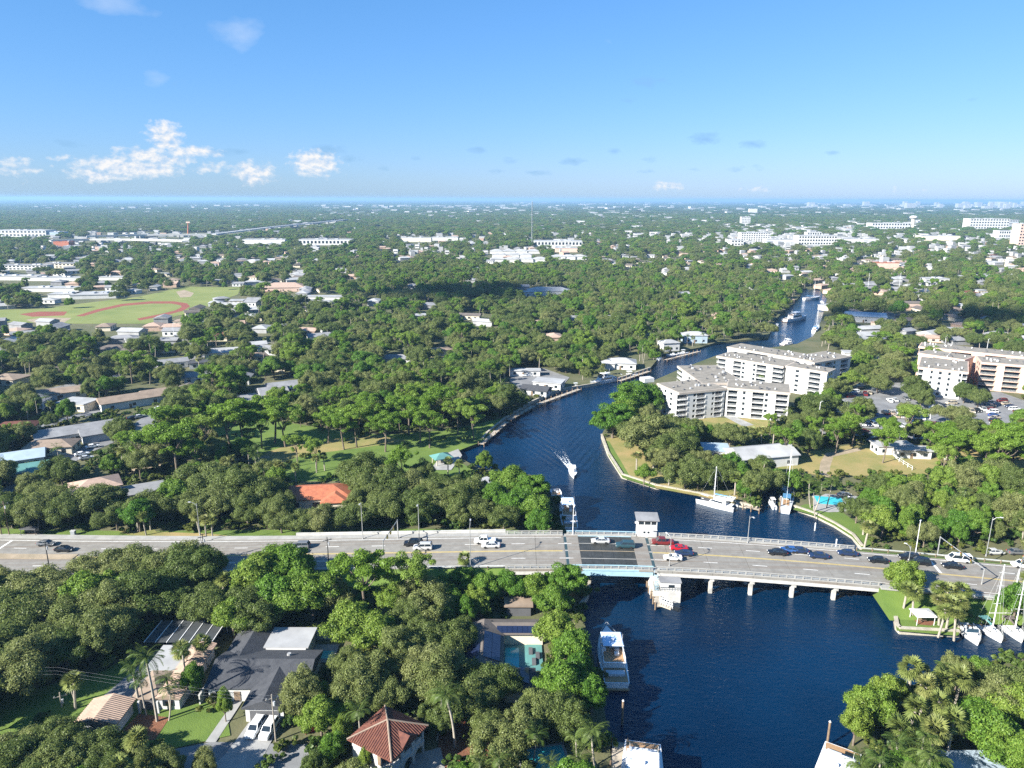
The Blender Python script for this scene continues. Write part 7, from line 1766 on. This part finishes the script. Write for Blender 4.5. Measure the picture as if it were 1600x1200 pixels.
# tall royal palms by the tile-roofed house, each frond a piece of its own
FR = [quads_mesh('frond', frond(3.3, 17, d_), 'leaf_coco') for d_ in (1.2, 1.9, 2.6)]
def royal(label, base, H_, s=1.0, lean=0.0):
    o = thing('royal_palm', label, 'palm', base); t = MB()
    for i in range(6): t.cyl((lean * (i / 6) ** 2, 0, H_ * i / 6 - (.3 if i == 0 else 0)), (lean * ((i + 1) / 6) ** 2, 0, H_ * (i + 1) / 6), .26 - .015 * i, .245 - .015 * i, 9, False)
    t.build('trunk', 'm_palmbark', o); cs = MB().cyl((lean, 0, H_), (lean, 0, H_ + 1.3), .2, .1, 8).build('crownshaft', 'leaf_coco', o)
    for i in range(18):
        f = bpy.data.objects.new('frond', FR[i % 3]); COL.objects.link(f); f.parent = o; f.location = (lean, 0, H_ + 1.0 + .02 * i); f.rotation_euler = (0, random.uniform(-.75, .55), i * 2.4 + random.gauss(0, .15)); f.scale = (s, s, s)
royal('tallest royal palm with pale grey trunk on the lower left lawn', P(246, 1128), 12.2, 1.12, -.4); royal('shorter royal palm left of the tallest one', P(219, 1110), 8.2, .85, -.3); royal('royal palm right of the tallest one before the porch', P(267, 1110), 5.6, .8); royal('tall feather palm with bare leaning trunk by the Spanish house', P(711, 1168), 9.5, 1.0, -1.2)
royal('slim royal palm rising behind the tile-roofed house', P(293, 1080), 8.0, .7)

# ------------------------------------------------------------------ fair-weather clouds overhead, whose shadows lie on the woods
mat('m_cloud', (.9, .9, .9), (.82, .83, .85), 1.0, .004, spec=0)
def cloud(label, cx, cy, rx, ry, alt=900):
    c = Vector((cx, cy, 0)) + Vector((SUN_TO.x, SUN_TO.y, 0)) * (alt / SUN_TO.z); o = thing('cloud', label, 'cloud', (c.x, c.y, alt))
    b = bmesh.new()
    for i in range(26):
        a = random.random() * 6.28; r = random.random() ** .5; R = random.uniform(.12, .34) * min(rx, ry)
        m = Matrix.Translation((rx * .75 * r * math.cos(a), ry * .75 * r * math.sin(a), R * .3)) @ Matrix.Diagonal((R, R, R * .55, 1)); bmesh.ops.create_icosphere(b, subdivisions=3, radius=1, matrix=m)
    for v in b.verts: v.co += Vector((random.gauss(0, 1), random.gauss(0, 1), random.gauss(0, 1))) * 2.2
    me = bpy.data.meshes.new('puffs'); b.to_mesh(me); b.free(); me.materials.append(MATS['m_cloud']); link('puffs', me, o)
q = P(750, 466); cloud('small white cloud shading the woods beyond the park', q.x, q.y, 125, 75, 1500); q = P(1470, 500); cloud('flat white cloud shading the canal gardens at right', q.x, q.y, 130, 50, 1500)

# ------------------------------------------------------------------ haze
hz = MB().box(-47000, 47000, -1300, 41000, -4, 110).build('haze', None); m = bpy.data.materials.new('m_haze'); m.use_nodes = True; nt = m.node_tree; nt.nodes.clear()
pv = nt.nodes.new('ShaderNodeVolumePrincipled'); pv.inputs['Color'].default_value = (.34, .575, .85, 1); pv.inputs['Absorption Color'].default_value = (0, 0, 0, 1); pv.inputs['Density'].default_value = 0.00009; pv.inputs['Anisotropy'].default_value = .1
mo = nt.nodes.new('ShaderNodeOutputMaterial'); nt.links.new(pv.outputs[0], mo.inputs['Volume']); hz.data.materials.append(m); tag(hz, 'thin blue haze over the whole plain', 'haze', kind='stuff')

# ------------------------------------------------------------------ each repeated thing gets the label that singles it out
landmark('the grassy river point', P(970, 720)); landmark('the white marina wall', P(1560, 960)); landmark('the big bottom yacht', P(930, 1170)); landmark('the lower right yacht', P(1400, 1120)); landmark('the bridge lift pier', P(1040, 910)); landmark('the running track', P(230, 490)); landmark('the left traffic signal', P(610, 860)); landmark('the right traffic signal', P(1500, 880)); landmark('the park clearing', P(520, 700)); landmark('the right-hand park fence', P(1440, 720)); landmark('the car park', P(1450, 650)); landmark('the pink flowering tree', P(521, 540)); landmark('the lower left lawn', P(60, 1100))
ORD = ['', 'second ', 'third ', 'fourth ', 'fifth ', 'sixth ', 'seventh ', 'eighth ', 'ninth ', 'tenth ', 'eleventh ', 'twelfth ']
LMA = np.array([(a[1], a[2]) for a in LANDMARKS]); by = {}
for o, ph, cls in AUTO:
    x, y = o.location.x, o.location.y; d = np.hypot(LMA[:, 0] - x, LMA[:, 1] - y); i = int(d.argmin()); dx, dy = x - LMA[i, 0], y - LMA[i, 1]
    side = ('right of' if dx > 0 else 'left of') if abs(dx) > abs(dy) else ('behind' if dy > 0 else 'in front of')
    by.setdefault((ph, i, side), []).append((float(d[i]), o, cls))
for (ph, i, side), L_ in by.items():
    L_.sort(key=lambda t: t[0])
    for r, (d, o, cls) in enumerate(L_):
        if r < len(ORD): o['label'] = f'{ph}, {ORD[r]}nearest {side} {LANDMARKS[i][0]}'
        else: o['label'] = f'{ph} farther out {side} {LANDMARKS[i][0]}'; o['group'] = f'{ph} group {side} {LANDMARKS[i][0]}'
